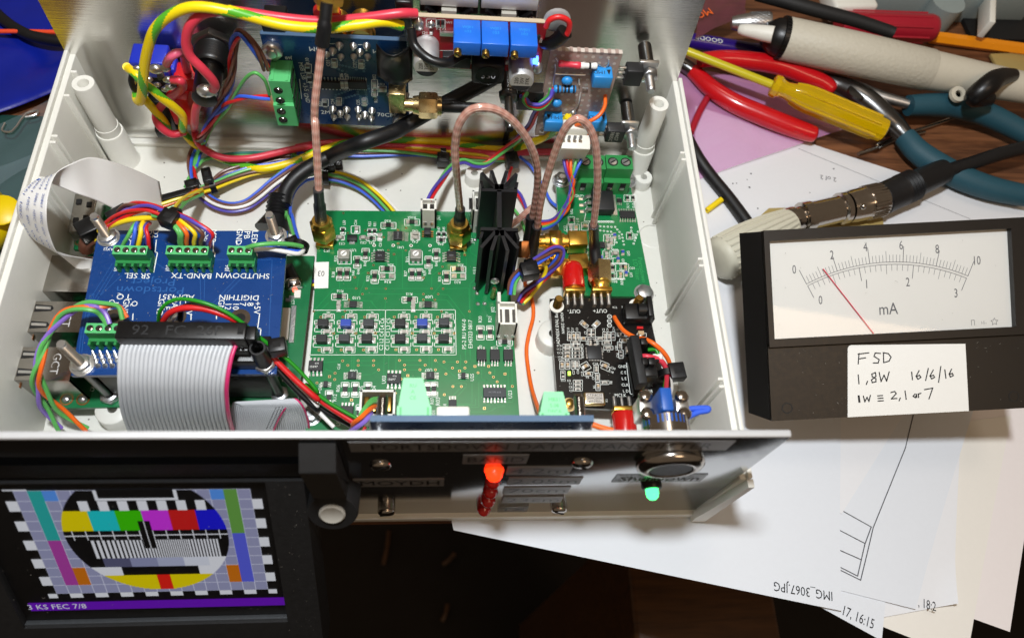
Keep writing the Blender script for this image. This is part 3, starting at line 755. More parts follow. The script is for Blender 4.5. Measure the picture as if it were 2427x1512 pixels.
dl = MB(); mbox(dl, wx0 - 0.4, wy0 - 0.3, wx1 + 0.4, wy1 + 0.3, -3, -1.3); dlo = dl.build('dial', 'dial_white', met, smooth=False)
def circ(a, b, c):
    ax, ay, bx, by, cx, cy = a.x, a.y, b.x, b.y, c.x, c.y
    d = 2 * (ax * (by - cy) + bx * (cy - ay) + cx * (ay - by))
    ux = ((ax * ax + ay * ay) * (by - cy) + (bx * bx + by * by) * (cy - ay) + (cx * cx + cy * cy) * (ay - by)) / d
    uy = ((ax * ax + ay * ay) * (cx - bx) + (bx * bx + by * by) * (ax - cx) + (cx * cx + cy * cy) * (bx - ax)) / d
    o = Vector((ux, uy)); return o, (a - o).length
pr = MB(); dz = -1.25
A0, A1, A2 = m2(662, 712), m2(1130, 592), m2(1540, 668); o1, r1 = circ(A0, A1, A2)
B0, B1, B2 = m2(668, 722), m2(1130, 605), m2(1532, 680); o2, r2 = circ(B0, B1, B2)
def ang(o, p): return math.atan2(p.y - o.y, p.x - o.x)
def arc(o, r, a0, a1, w=0.16):
    pts = [m3(o.x + r * math.cos(a0 + (a1 - a0) * k / 40), o.y + r * math.sin(a0 + (a1 - a0) * k / 40), dz) for k in range(41)]
    pr.line(pts, w, mn)
a0, a1 = ang(o1, A0), ang(o1, A2); arc(o1, r1, a0, a1)
for k in range(51):
    a = a0 + (a1 - a0) * k / 50; L = 5.2 if k % 10 == 0 else (3.6 if k % 5 == 0 else 2.4)
    e = Vector((math.cos(a), math.sin(a))); pr.seg(m3(*(o1 + e * r1), dz), m3(*(o1 + e * (r1 + L)), dz), 0.2 if k % 10 == 0 else 0.13, mn)
b0_, b1_ = ang(o2, B0), ang(o2, B2); arc(o2, r2, b0_, b1_)
for k in range(31):
    a = b0_ + (b1_ - b0_) * k / 30; L = 4.4 if k % 10 == 0 else (3.2 if k % 5 == 0 else 2.1)
    e = Vector((math.cos(a), math.sin(a))); pr.seg(m3(*(o2 + e * r2), dz), m3(*(o2 + e * (r2 - L)), dz), 0.2 if k % 10 == 0 else 0.13, mn)
for tx, x, y, h in (('0', 594, 632, 2.9), ('2', 799, 553, 2.9), ('4', 981, 510, 2.9), ('6', 1175, 500, 2.9), ('8', 1372, 521, 2.9), ('10', 1586, 583, 2.9), ('0', 737, 798, 2.9), ('1', 984, 711, 2.9), ('2', 1212, 700, 2.9), ('3', 1473, 760, 2.9), ('mA', 1106, 845, 3.9), ('1-5 -', 1625, 921, 1.0)):
    q = m2(x, y); pr.text(tx, m3(q.x, q.y, dz), h, mu, mv, sx=0.68 if tx != 'mA' else 0.8)
q = m2(1567, 921); pr.line([m3(q.x - .5, q.y - .9, dz), m3(q.x - .5, q.y + .8, dz), m3(q.x + .5, q.y + .8, dz), m3(q.x + .5, q.y - .9, dz)], 0.14, mn)
q = m2(1684, 916); pr.line([m3(q.x + (1.2 if k % 2 == 0 else 0.6) * math.sin(k * PI / 5), q.y + (1.2 if k % 2 == 0 else 0.6) * math.cos(k * PI / 5), dz) for k in range(10)], 0.13, mn, closed=True)
pr.build('scale_print', 'ink_grey', dlo, smooth=False)
na, nb = m2(748, 630), m2(1022, 980)
MB().tube([m3(na.x, na.y, -0.7), m3(nb.x, nb.y, -0.7)], 0.16, 6).build('needle', 'needle_red', met)
gp = MB(); mbox(gp, wx0 - 0.4, wy0 - 0.3, wx1 + 0.4, wy1 + 0.3, -0.3, 0.2); gp.build('window_pane', 'clear_pane', met, smooth=False)
lb = MB(); l0 = m2(882, 1445); l1 = m2(1520, 1036); l2 = m2(905, 1043)
lp = [(l0.x, 0.0), (l1.x, 0.0), (l1.x, l1.y)] + [(l2.x - 0.2 - 1.3 * math.sin(a), l2.y - 1.3 + 1.3 * math.cos(a)) for a in (0, .4, .8, 1.2, 1.57)]
lb.extr([m3(u, v, -0.76) for u, v in lp], mn * 0.14)
lbo = lb.build('paper_label', 'label_white', met, smooth=False)
hw = MB()
def stroke(pts, w=0.38): hw.line([m3(*m2(x, y), -0.58) for x, y in pts], w, mn)
for s_ in ([(942, 1090), (938, 1145)], [(938, 1092), (995, 1085)], [(940, 1118), (978, 1112)],
           [(1058, 1088), (1030, 1086), (1024, 1104), (1052, 1122), (1046, 1140), (1020, 1140)], [(1075, 1085), (1076, 1138), (1105, 1130), (1116, 1108), (1102, 1090), (1074, 1084)],
           [(938, 1205), (942, 1252)], [(988, 1240), (982, 1256)], [(1030, 1192), (1012, 1200), (1014, 1214), (1034, 1226), (1034, 1242), (1014, 1246), (1010, 1232), (1034, 1212), (1032, 1194)],
           [(1052, 1192), (1062, 1240), (1078, 1206), (1092, 1238), (1106, 1188)],
           [(1228, 1190), (1232, 1230)], [(1268, 1182), (1252, 1212), (1262, 1228), (1278, 1218), (1270, 1206), (1254, 1214)], [(1318, 1170), (1304, 1234)], [(1345, 1178), (1328, 1210), (1336, 1226), (1352, 1218), (1346, 1206), (1330, 1212)], [(1386, 1160), (1374, 1244)],
           [(1408, 1178), (1414, 1222)], [(1444, 1174), (1432, 1200), (1438, 1216), (1454, 1208), (1448, 1196), (1434, 1202)],
           [(938, 1318), (942, 1352)], [(943, 1318), (947, 1352)], [(966, 1320), (974, 1350), (986, 1326), (996, 1348), (1004, 1316)],
           [(1044, 1318), (1070, 1316)], [(1046, 1332), (1072, 1330)], [(1046, 1346), (1074, 1344)], [(1116, 1300), (1136, 1294), (1144, 1306), (1118, 1334), (1148, 1332)], [(1166, 1330), (1160, 1344)],
           [(1192, 1292), (1198, 1336)], [(1246, 1308), (1236, 1320), (1248, 1328), (1254, 1310), (1256, 1326)], [(1266, 1326), (1264, 1308), (1278, 1304)], [(1298, 1284), (1342, 1276), (1322, 1334)]): stroke(s_)
hw.build('handwriting', 'ink', lbo, smooth=False)
specks(met, m3(2, 2, -0.78), mu * (MW - 4), mv * (fy0 - 3), 60, 0.09); specks(met, m3(wx0, wy0, 0.22), mu * (wx1 - wx0), mv * (wy1 - wy0), 25, 0.1, 'dust')
for u_, v_ in ((5, 4), (MW - 6, 4)): MB().lathe(m3(u_, v_, -0.82), mn, [(0, 1.8), (0.1, 1.8), (0.1, 1.5), (-0.3, 1.4), (-0.3, 0.01)], 18, cap=False).build('screw_recess', 'black_matt', met)
sm_ = MB(); mbox(sm_, ML - 0.05, fy0 - 0.5, MW + 0.05, fy0 - 0.15, -2, -0.72); sm_.build('seam', 'hole', met, smooth=False)
# stand behind the bezel carrying it above the papers
c0 = m3(MW * 0.2, MH * 0.35, -9); 
st = MB()
b1v = [m3(MW * 0.18, MH * 0.16, -8.8), m3(MW * 0.86, MH * 0.16, -8.8), m3(MW * 0.86, MH * 0.92, -8.8), m3(MW * 0.18, MH * 0.92, -8.8)]
st.add(b1v + [Vector((p.x, p.y + 6, ZPAPER + 1.2)) for p in b1v], [(0, 1, 2, 3), (7, 6, 5, 4), (0, 4, 5, 1), (1, 5, 6, 2), (2, 6, 7, 3), (3, 7, 4, 0)])
st.build('rear_housing', 'black_plastic', met, smooth=False)

# ------------------------------------------------------------------ small electronic parts that share their meshes
def proto(name, fn, mats): mb = MB(); fn(mb); return mb.mesh(name, mats, smooth=False)
def _res(l, w, h, body):
    def f(mb):
        mb.box((0, 0, h / 2 + 0.08), (l - 2 * l * 0.19, w, h), m=0)
        for s_ in (-1, 1):
            mb.box((s_ * (l / 2 - l * 0.095), 0, h / 2 + 0.06), (l * 0.19, w * 1.02, h * 1.05), m=1)
            mb.box((s_ * (l / 2 + l * 0.08), 0, 0.07), (l * 0.3, w * 1.15, 0.14), m=1)
    return proto(body, f, [body, 'solder'])
P_R = _res(3.0, 1.55, 0.55, 'resistor_black'); P_Rs = _res(1.9, 1.15, 0.5, 'resistor_black'); P_C = _res(2.0, 1.3, 0.9, 'cap_grey'); P_Ct = _res(1.7, 1.1, 0.8, 'cap_tan')
P_r6 = _res(1.35, 0.75, 0.4, 'resistor_black'); P_c6 = _res(1.35, 0.8, 0.65, 'cap_tan'); P_g6 = _res(1.35, 0.8, 0.6, 'cap_grey'); P_l6 = _res(1.5, 0.9, 0.8, 'inductor_blue')
def _ind(body):
    def f(mb):
        mb.box((0, 0, 1.5), (3.6, 2.7, 2.6), m=0, bev=0.25)
        for s_ in (-1, 1):
            mb.box((s_ * 2.05, 0, 0.7), (0.6, 1.7, 1.3), m=1, bev=0.15); mb.box((s_ * 2.3, 0, 0.08), (1.1, 2.2, 0.16), m=1)
    return proto('inductor', f, [body, 'solder'])
P_Lk = _ind('ic_black'); P_Lb = _ind('inductor_blue'); P_Lg = _ind('ic_grey')
def _soic(n, pitch, bw, bl, reach=1.05, h=1.4, body='ic_black', nb=None):
    # pins along +-Y, body bl (x) by bw (y)
    def f(mb):
        mb.box((0, 0, h / 2 + 0.15), (bl, bw, h), m=0, bev=0.12)
        for sg, cnt in ((-1, n), (1, nb if nb else n)):
            for k in range(cnt):
                x = (k - (cnt - 1) / 2) * pitch * (1 if cnt == n else (n - 1) / max(1, cnt - 1))
                mb.box((x, sg * (bw / 2 + reach * 0.3), h * 0.5), (pitch * 0.36, reach * 0.6, 0.2), m=1)
                mb.box((x, sg * (bw / 2 + reach * 0.75), h * 0.22), (pitch * 0.36, 0.25, h * 0.55), m=1)
                mb.box((x, sg * (bw / 2 + reach * 1.15), 0.12), (pitch * 0.55, reach * 0.7, 0.2), m=1)
    return proto('chip', f, [body, 'solder'])
P_SO8 = _soic(4, 1.27, 3.5, 4.6); P_SO8b = _soic(4, 1.1, 3.4, 4.0); P_TS = _soic(8, 0.5, 3.1, 3.6, 1.5, 1.0); P_MS = _soic(5, 0.5, 2.5, 2.4, 1.3, 0.9); P_SO14 = _soic(7, 1.15, 3.4, 7.6, 1.0, 1.4, 'ic_grey')
P_OPT = _soic(3, 0.95, 3.9, 3.3, 1.1, 1.9, 'ic_black', 2); P_S6 = _soic(3, 0.65, 1.4, 2.1, 0.7, 0.9); P_S14s = _soic(7, 0.85, 2.6, 5.2, 0.9, 1.2); P_MS10 = _soic(5, 0.5, 2.7, 2.6, 1.0, 0.9)
def _trim(mb):
    mb.box((0, 0, 1.3), (4.0, 3.9, 2.4), m=0, bev=0.25); mb.lathe((0, 0, 2.5), (0, 0, 1), [(0, 1.15), (0.25, 1.1), (0.26, 0.01)], 18, 1); mb.box((0, 0, 2.78), (1.8, 0.28, 0.08), 0.8, 2)
    for x in (-0.9, 0.9): mb.box((x, -2.3, 0.2), (0.8, 0.8, 0.35), m=3)
P_TR = proto('trimmer', _trim, ['trimmer_grey', 'label_white', 'hole', 'solder'])

class Board:
    def __init__(s, name, label, pts, z, th, mt, cat='circuit board', world=False):
        s.z = z; P = pts if world else [D(p[0], p[1], z) for p in pts]
        c = sum(P, Vector()) / len(P)
        s.o = thing(name, label, cat, (c.x, c.y, z - th)); s.silk = MB(); s.tr = MB(); s.pad = MB(); s.P = P
        MB().prism([(p.x, p.y) for p in P], z - th, z).build('substrate', mt, s.o, smooth=False)
    def w(s, K, x, y, dz=0.0): return D(*K(x, y), s.z) + Vector((0, 0, dz))
    def rect(s, K, x0, y0, x1, y1, w=0.22):
        s.silk.line([s.w(K, *q, 0.03) for q in ((x0, y0), (x1, y0), (x1, y1), (x0, y1))], w, closed=True)
    def brk(s, K, x0, y0, x1, y1, ver, w=0.24):         # silkscreen bracket open at its waist
        f = 0.32
        if ver:
            d = (y1 - y0) * f
            for a in ([(x0, y0 + d), (x0, y0), (x1, y0), (x1, y0 + d)], [(x0, y1 - d), (x0, y1), (x1, y1), (x1, y1 - d)]): s.silk.line([s.w(K, *q, 0.03) for q in a], w)
        else:
            d = (x1 - x0) * f
            for a in ([(x0 + d, y0), (x0, y0), (x0, y1), (x0 + d, y1)], [(x1 - d, y0), (x1, y0), (x1, y1), (x1 - d, y1)]): s.silk.line([s.w(K, *q, 0.03) for q in a], w)
    def line(s, K, pts, w=0.2, tr=False): (s.tr if tr else s.silk).line([s.w(K, *q, 0.015 if tr else 0.03) for q in pts], w)
    def txt(s, K, t, x, y, size, a=180, sx=1.0):
        r = math.radians(a); s.silk.text(t, s.w(K, x, y, 0.035), size, (math.cos(r), math.sin(r), 0), (-math.sin(r), math.cos(r), 0), sx=sx)
    def part(s, me, name, K, x, y, rz=0, sc=None): return place(me, name, s.o, s.w(K, x, y), math.radians(rz), sc)
    def via(s, K, x, y, r=0.42, square=False):
        p = s.w(K, x, y, 0.05)
        if square: s.pad.add([p + Vector(q) * r for q in ((-1, -1, 0), (1, -1, 0), (1, 1, 0), (-1, 1, 0))], [(0, 1, 2, 3)], 0)
        else: s.pad.disc(p, r, 10, 0)
        s.pad.disc(p + Vector((0, 0, 0.02)), r * 0.55, 8, 1)
    def finish(s, silk='silk', trace='trace_green', padm='pale_gold'):
        if s.silk.v: s.silk.build('silkscreen', silk, s.o, smooth=False)
        if s.tr.v: s.tr.build('traces', trace, s.o, smooth=False, kind='stuff')
        if s.pad.v: s.pad.build('vias', [padm, 'hole'], s.o, smooth=False, kind='stuff')
def nut_and_screw(root, p, h_above, r=1.5, mt='bright_steel', name='screw', washer=True):
    o = MB()
    prof = [(0, r)]; n = int(h_above / 0.7)
    for k in range(n): prof += [(0.12 + k * 0.7, r), (0.4 + k * 0.7, r * 0.78)]
    prof += [(h_above, r * 0.8)]
    o.lathe(p, (0, 0, 1), prof, 14).build(name, mt, root)
    MB().hexa(p, (0, 0, 1), 2.2, r * 1.95).build('nut', mt, root)
    if washer: MB().cyl(Vector(p) - Vector((0, 0, 0)), Vector(p) + Vector((0, 0, 0.35)), r * 2.35, n=22).build('washer', mt, root)

# ------------------------------------------------------------------ main green board
KM = crop(1150, 780, 2.427); KN = crop(1150, 1150, 2.427)
ZM = 9.6
mbd = Board('circuit_board', 'large green circuit board with two gold coax sockets and black heat sink', [(757, 499), (1196, 503), (1232, 1000), (724, 1024)], ZM, 1.6, 'pcb_green')
b = mbd
for r in ((1075, 203, 1218, 262), (850, 235, 993, 293), (1135, 328, 1220, 365), (1135, 367, 1220, 405), (1382, 388, 1468, 428), (415, 363, 500, 403), (712, 370, 800, 410), (835, 652, 983, 712), (1515, 655, 1660, 712), (378, 915, 530, 975), (1050, 945, 1198, 1003), (1955, 1350, 2105, 1410)): b.brk(KM, *r, False)
for r in ((835, 716, 983, 780), (1515, 716, 1660, 780)): b.rect(KM, *r, 0.22)
for r in ((462, 282, 510, 352), (722, 293, 762, 360), (768, 293, 808, 360), (815, 338, 858, 408), (1380, 325, 1425, 388), (1428, 325, 1475, 388), (668, 482, 738, 602), (588, 556, 658, 672), (1345, 485, 1412, 605), (1270, 556, 1337, 672), (425, 665, 488, 788), (492, 665, 560, 788), (1115, 675, 1178, 788), (1182, 675, 1250, 788), (755, 692, 825, 817), (1440, 695, 1510, 820), (1765, 1220, 1835, 1355), (1858, 1220, 1925, 1355)): b.brk(KM, *r, True)
b.rect(KM, 565, 268, 648, 340)
for x, y, a in ((1146, 233, 0), (921, 263, 0), (702, 540, 90), (623, 612, 90), (1378, 543, 90), (1303, 612, 90), (457, 725, 90), (525, 725, 90), (1147, 730, 90), (1215, 730, 90), (789, 752, 90), (1475, 755, 90), (908, 680, 0), (1587, 682, 0), (453, 943, 0), (1123, 972, 0), (1799, 1286, 90), (1891, 1286, 90), (2030, 1378, 0)): b.part(P_R, 'resistor', KM, x, y, a)
for x, y, a in ((485, 316, 90), (742, 326, 90), (788, 326, 90), (1402, 356, 90), (1451, 356, 90), (1424, 405, 0), (757, 388, 0)): b.part(P_Rs, 'resistor', KM, x, y, a)
for x, y, a in ((618, 305, 90), (459, 383, 0), (680, 385, 0), (836, 372, 90), (1177, 346, 0), (1177, 385, 0), (447, 1010, 90), (447, 1052, 90), (1157, 1010, 90), (1157, 1055, 90)): b.part(P_C, 'capacitor', KM, x, y, a)
for x, y in ((867, 745), (950, 745), (1548, 745), (1632, 745)): b.pad.add([b.w(KM, x + dx, y + dy, 0.06) for dx, dy in ((-24, 20), (24, 20), (24, -20), (-24, -20))], [(0, 1, 2, 3)], 2)
b.part(P_TR, 'trimmer', KM, 500, 565, 0); b.part(P_TR, 'trimmer', KM, 1183, 565, 0)
b.rect(KM, 438, 505, 565, 632); b.rect(KM, 1118, 508, 1245, 635)
b.part(P_TS, 'chip', KM, 1012, 370, 90); b.part(P_SO8b, 'chip', KM, 842, 570, 90); b.part(P_SO8b, 'chip', KM, 1522, 570, 90)
b.part(P_MS, 'chip', KM, 585, 1022, 90); b.part(P_MS, 'chip', KM, 1300, 1024, 90)
mb = MB(); p = b.w(KM, 577, 398); mb.box(p + Vector((0, 0, 0.9)), (3.6, 2.4, 1.5), m=0, bev=0.15); mb.box(p + Vector((0, -1.6, 0.2)), (2.0, 1.0, 0.4), m=1); mb.build('transistor', ['ic_black', 'solder'], b.o)
mb = MB(); p = b.w(KM, 1295, 350); mb.box(p + Vector((0, 0, 1.4)), (2.6, 2.9, 2.4), m=0, bev=0.2); [mb.box(p + Vector((sx * 1.6, sy * 1.0, 0.3)), (1.0, 0.5, 0.5), m=1) for sx in (-1, 1) for sy in (-1, 0, 1)]; mb.build('transformer', ['ic_black', 'copper_pad'], b.o)
# filter blocks
b.line(KM, [(205, 1072), (1560, 1068), (1568, 1498), (172, 1498), (205, 1072)], 0.2); b.line(KM, [(893, 1070), (885, 1498)], 0.2)
INDS = [(303, 1205, '181K', P_Lk, 0), (520, 1207, '470J', P_Lb, 180), (735, 1205, '101J', P_Lg, 180), (1035, 1202, '181K', P_Lk, 0), (1245, 1203, '470J', P_Lb, 180), (1452, 1197, '101J', P_Lg, 180),
        (290, 1352, '151K', P_Lk, 0), (505, 1348, '', P_Lg, 0), (718, 1346, '820K', P_Lk, 180), (1035, 1348, '151K', P_Lk, 180), (1243, 1343, '', P_Lg, 0), (1448, 1346, '820K', P_Lk, 180)]
for x, y, t, pr_, a in INDS:
    o = b.part(pr_, 'inductor', KM, x, y + 14, 0); p = b.w(KM, x, y + 14, 2.84)
    if t:
        r = math.radians(a); k = MB(); k.text(t, p, 1.15, (math.cos(r), math.sin(r), 0), (-math.sin(r), math.cos(r), 0), sx=0.95); k.build('marking', 'silk' if t not in ('101J',) else 'ink_faint', o, smooth=False)
        k = o.children[0]; k.location = (ROOT[b.o.name] - (b.w(KM, x, y + 14))) * S
    b.brk(KM, x - 88, y - 35, x + 100, y + 72, True)
for x, y in ((350, 1135), (565, 1135), (770, 1135), (1070, 1135), (1280, 1135), (1485, 1135), (335, 1282), (548, 1282), (742, 1280), (1072, 1284), (1278, 1284), (1483, 1281), (335, 1450), (547, 1450), (762, 1450), (1072, 1450), (1282, 1450), (1492, 1450)):
    b.part(P_C, 'capacitor', KM, x, y, 0); b.brk(KM, x - 55, y - 28, x + 55, y + 27, False, 0.2)
for t, x, y, s_, a in (('R50A', 1143, 186, 1.0, 180), ('R50', 915, 220, 1.1, 180), ('L50', 497, 237, 1.0, 90), ('C54', 607, 237, 1.0, 90), ('R53', 742, 250, 1.0, 90), ('R51', 790, 252, 1.0, 90), ('J51', 1398, 192, 1.2, 90), ('C42', 1177, 317, 1.0, 180), ('R47', 1402, 300, 1.0, 90), ('R45', 1449, 300, 1.0, 90), ('R46', 1420, 443, 1.0, 180), ('C41', 1178, 420, 1.0, 180), ('C53', 478, 437, 1.0, 180), ('C52', 682, 428, 1.0, 180), ('R52', 762, 428, 1.0, 180), ('C51', 843, 445, 1.0, 90),
                       ('J41', 1717, 410, 1.3, 90), ('J52', 330, 503, 1.3, 180), ('U51', 583, 500, 1.1, 180), ('U41', 1040, 472, 1.1, 180), ('U06', 845, 502, 1.0, 180), ('U05', 1525, 508, 1.0, 180), ('RV2', 418, 580, 1.1, 90), ('RV1', 1100, 590, 1.1, 90), ('R42', 697, 628, 1.0, 90), ('R44', 633, 705, 1.0, 90), ('R41', 1378, 632, 1.0, 90), ('R43', 1315, 705, 1.0, 90), ('R38', 394, 732, 1.1, 90), ('R40', 585, 718, 1.0, 90), ('R37', 1084, 722, 1.1, 90), ('R39', 1267, 718, 1.0, 90), ('R36', 940, 640, 1.0, 180), ('R35', 1610, 640, 1.0, 180), ('R32', 724, 770, 1.1, 90), ('R31', 1410, 775, 1.1, 90), ('R34', 915, 802, 1.1, 180), ('R33', 1582, 805, 1.1, 180),
                       ('U11', 1745, 695, 1.3, 90), ('R16', 460, 890, 1.1, 180), ('R15', 1120, 918, 1.1, 180), ('U10', 615, 955, 1.2, 180), ('U09', 1310, 945, 1.2, 180), ('E', 347, 1092, 1.1, 90), ('G', 562, 1092, 1.1, 90), ('F', 770, 1092, 1.1, 90), ('E', 1068, 1092, 1.1, 90), ('G', 1280, 1092, 1.1, 90), ('F', 1478, 1092, 1.1, 90),
                       ('C2 L2 C4 L4 C6', 856, 1300, 1.35, 90), ('C1 L1 C3 L3 C5', 915, 1300, 1.35, 90), ('PS-2 RU 94V-0', 1643, 1300, 1.4, 90), ('E345323 0817', 1703, 1300, 1.4, 90), ('J02', 1918, 1065, 1.3, 90), ('R20', 1797, 1160, 1.2, 90), ('R21', 1890, 1160, 1.2, 90), ('R22', 2030, 1325, 1.2, 180), ('+', 1133, 492, 1.0, 0), ('0+', 785, 500, 0.8, 90), ('I-', 1315, 500, 0.9, 90)):
    b.txt(KM, t, x, y, s_, a, 0.95)
tl = MB().extr([b.w(KM, *q, 0.05) for q in ((212, 866), (346, 862), (352, 612), (214, 616))], (0, 0, 0.1)); lo = tl.build('number_label', 'label_white', b.o, smooth=False)
k = MB(); k.text('03', b.w(KM, 280, 725, 0.2), 2.2, (-1, 0, 0), (0, -1, 0), sx=0.8); k.build('lettering', 'ink', lo, smooth=False)
for x, y, q in ((490, 145, 0), (700, 313, 0), (843, 307, 0), (533, 335, 0), (877, 375, 0), (1013, 308, 1), (1013, 435, 1), (1090, 287, 0), (1330, 325, 0), (1650, 545, 1), (975, 538, 1), (920, 500, 0), (1088, 502, 0), (777, 642, 0), (1437, 657, 0), (728, 718, 1), (1408, 722, 1), (600, 758, 1), (1255, 762, 1), (612, 865, 0), (708, 865, 0), (895, 865, 0), (1333, 865, 0), (1443, 867, 0), (673, 918, 0), (1255, 918, 0), (1397, 918, 0), (893, 960, 0), (543, 972, 0), (1255, 972, 0), (1365, 972, 0), (207, 1083, 0), (507, 1080, 0), (1428, 1083, 0), (1695, 1083, 0),
                (275, 1137, 1), (487, 1137, 1), (695, 1137, 1), (977, 1137, 1), (1183, 1137, 1), (1390, 1137, 1), (398, 1293, 1), (610, 1292, 1), (798, 1290, 1), (1150, 1292, 1), (1358, 1293, 1), (1550, 1293, 1), (258, 1452, 1), (470, 1450, 1), (683, 1450, 1), (993, 1448, 1), (1190, 1448, 1), (1400, 1448, 1)): b.via(KM, x, y, 0.44, q)
for x, y in ((785, 453), (967, 453), (1137, 455), (1318, 455)):
    b.silk.ring(b.w(KM, x, y, 0.05), 0.42, 0.66, 12); b.via(KM, x, y, 0.4)
for pts in ([(620, 860), (640, 740), (775, 650)], [(708, 865), (895, 865), (1333, 865)], [(1443, 867), (1690, 862), (1695, 1083)], [(673, 918), (1255, 918)], [(893, 960), (888, 1068)], [(612, 865), (400, 865), (205, 1083), (170, 1500)], [(1397, 918), (1490, 925), (1650, 1130), (1655, 1500)], [(1055, 510), (1055, 860)], [(453, 800), (455, 870)], [(1333, 865), (1335, 740), (1437, 665)], [(935, 500), (1200, 502)], [(750, 985), (840, 1085), (845, 1130)], [(660, 980), (760, 980), (770, 1000)], [(1365, 972), (1480, 975), (1600, 1120)], [(350, 1000), (215, 1120)], [(700, 780), (640, 930)], [(1440, 800), (1330, 940)], [(1780, 740), (1700, 820), (1700, 1500)], [(1705, 480), (1705, 520), (1780, 570)], [(995, 560), (995, 780), (940, 790)], [(1665, 575), (1665, 780)]): b.line(KM, pts, 0.2, True)
# lower half
for x, y, a, me in ((230, 717, 0, P_SO8), (975, 838, 0, P_SO8), (576, 803, 90, P_MS10), (1320, 803, 90, P_MS10), (1637, 806, 90, P_S6), (1533, 1072, 0, P_MS10), (1934, 972, 0, P_SO14), (527, 1147, 0, P_SO8b), (323, 887, 90, P_S6)): b.part(me, 'chip', KN, x, y, a)
for x in (1808, 1935, 2062): b.part(P_OPT, 'optocoupler', KN, x, 617, 0)
ck = MB()
for K_, x, y, t_, a_ in ((KM, 1012, 370, 'LT5560', 90), (KM, 842, 570, 'A08', 180), (KM, 1522, 570, 'A08', 180), (KN, 1934, 972, 'HC595 618', 0), (KN, 1320, 803, '616', 90), (KN, 576, 803, '616', 90)):
    r_ = math.radians(a_); ck.text(t_, b.w(K_, x, y, 1.66 if t_[0] in 'AH' else 1.2), 0.6, (math.cos(r_), math.sin(r_), 0), (-math.sin(r_), math.cos(r_), 0))
ck.build('chip_markings', 'ink_faint', b.o, smooth=False)
for x, y in ((1832, 580), (1957, 580), (2086, 580)): pass
for x0, y0, x1, y1 in ((470, 862, 545, 1003), (567, 862, 640, 1003), (688, 862, 762, 1003), (1320, 858, 1392, 998), (1265, 862, 1330, 998), (318, 940, 390, 1080), (195, 945, 265, 1075), (612, 1075, 672, 1240)):
    b.brk(KN, x0, y0, x1, y1, True); b.part(P_R, 'resistor', KN, (x0 + x1) / 2, (y0 + y1) / 2, 90)
for t, x, y, s_, a in (('U04', 140, 830, 1.3, 90), ('U03', 877, 838, 1.3, 90), ('U08', 590, 755, 1.1, 180), ('U07', 1305, 745, 1.1, 180), ('U25', 1720, 815, 1.2, 90), ('U23', 2083, 978, 1.3, 90), ('U24', 1458, 1105, 1.2, 90), ('R06', 440, 920, 1.2, 90), ('R05', 660, 930, 1.2, 90), ('R04', 783, 930, 1.2, 90), ('R03', 1393, 1045, 1.4, 90), ('R07', 1338, 1040, 1.1, 90), ('R12', 408, 1010, 1.2, 90), ('D02', 268, 905, 1.0, 90), ('U01', 1350, 1165, 1.2, 90), ('U02', 443, 1240, 1.3, 90), ('J20', 1800, 532, 1.1, 90), ('J21', 1930, 540, 1.1, 90), ('J22', 2062, 540, 1.1, 90), ('CLK', 447, 710, 0.9, 90)):
    b.txt(KN, t, x, y, s_, a, 0.95)
for x, y, t1 in ((232, 717, '15697'), (972, 838, '15697')):
    k = MB(); k.text(t1, b.w(KN, x - 20, y + 14, 1.75), 0.75, sx=1.0); k.text('616', b.w(KN, x + 10, y - 18, 1.75), 0.6); k.build('marking', 'silk', b.o, smooth=False)
for x, y, q in ((483, 657, 0), (632, 655, 0), (780, 655, 0), (632, 700, 0), (778, 700, 0), (533, 700, 0), (827, 743, 0), (411, 775, 0), (358, 807, 1), (408, 835, 0), (238, 867, 0), (568, 1030, 1), (1027, 653, 0), (1222, 653, 0), (1370, 653, 0), (1075, 697, 0), (1272, 697, 0), (1075, 742, 0), (1222, 742, 0), (1370, 742, 0), (1452, 667, 0), (1580, 667, 0), (1660, 667, 0), (1533, 725, 0), (1652, 725, 0), (1600, 755, 1), (1470, 782, 0), (1106, 798, 1), (1042, 830, 0), (988, 967, 0), (1537, 902, 0), (1618, 902, 0), (1455, 980, 0), (1748, 710, 1), (1878, 710, 1), (1777, 770, 0), (1890, 770, 0), (1925, 812, 0), (1960, 857, 0), (2035, 782, 1), (2105, 900, 0), (1838, 1110, 1), (1657, 1178, 0)): b.via(KN, x, y, 0.46, q)
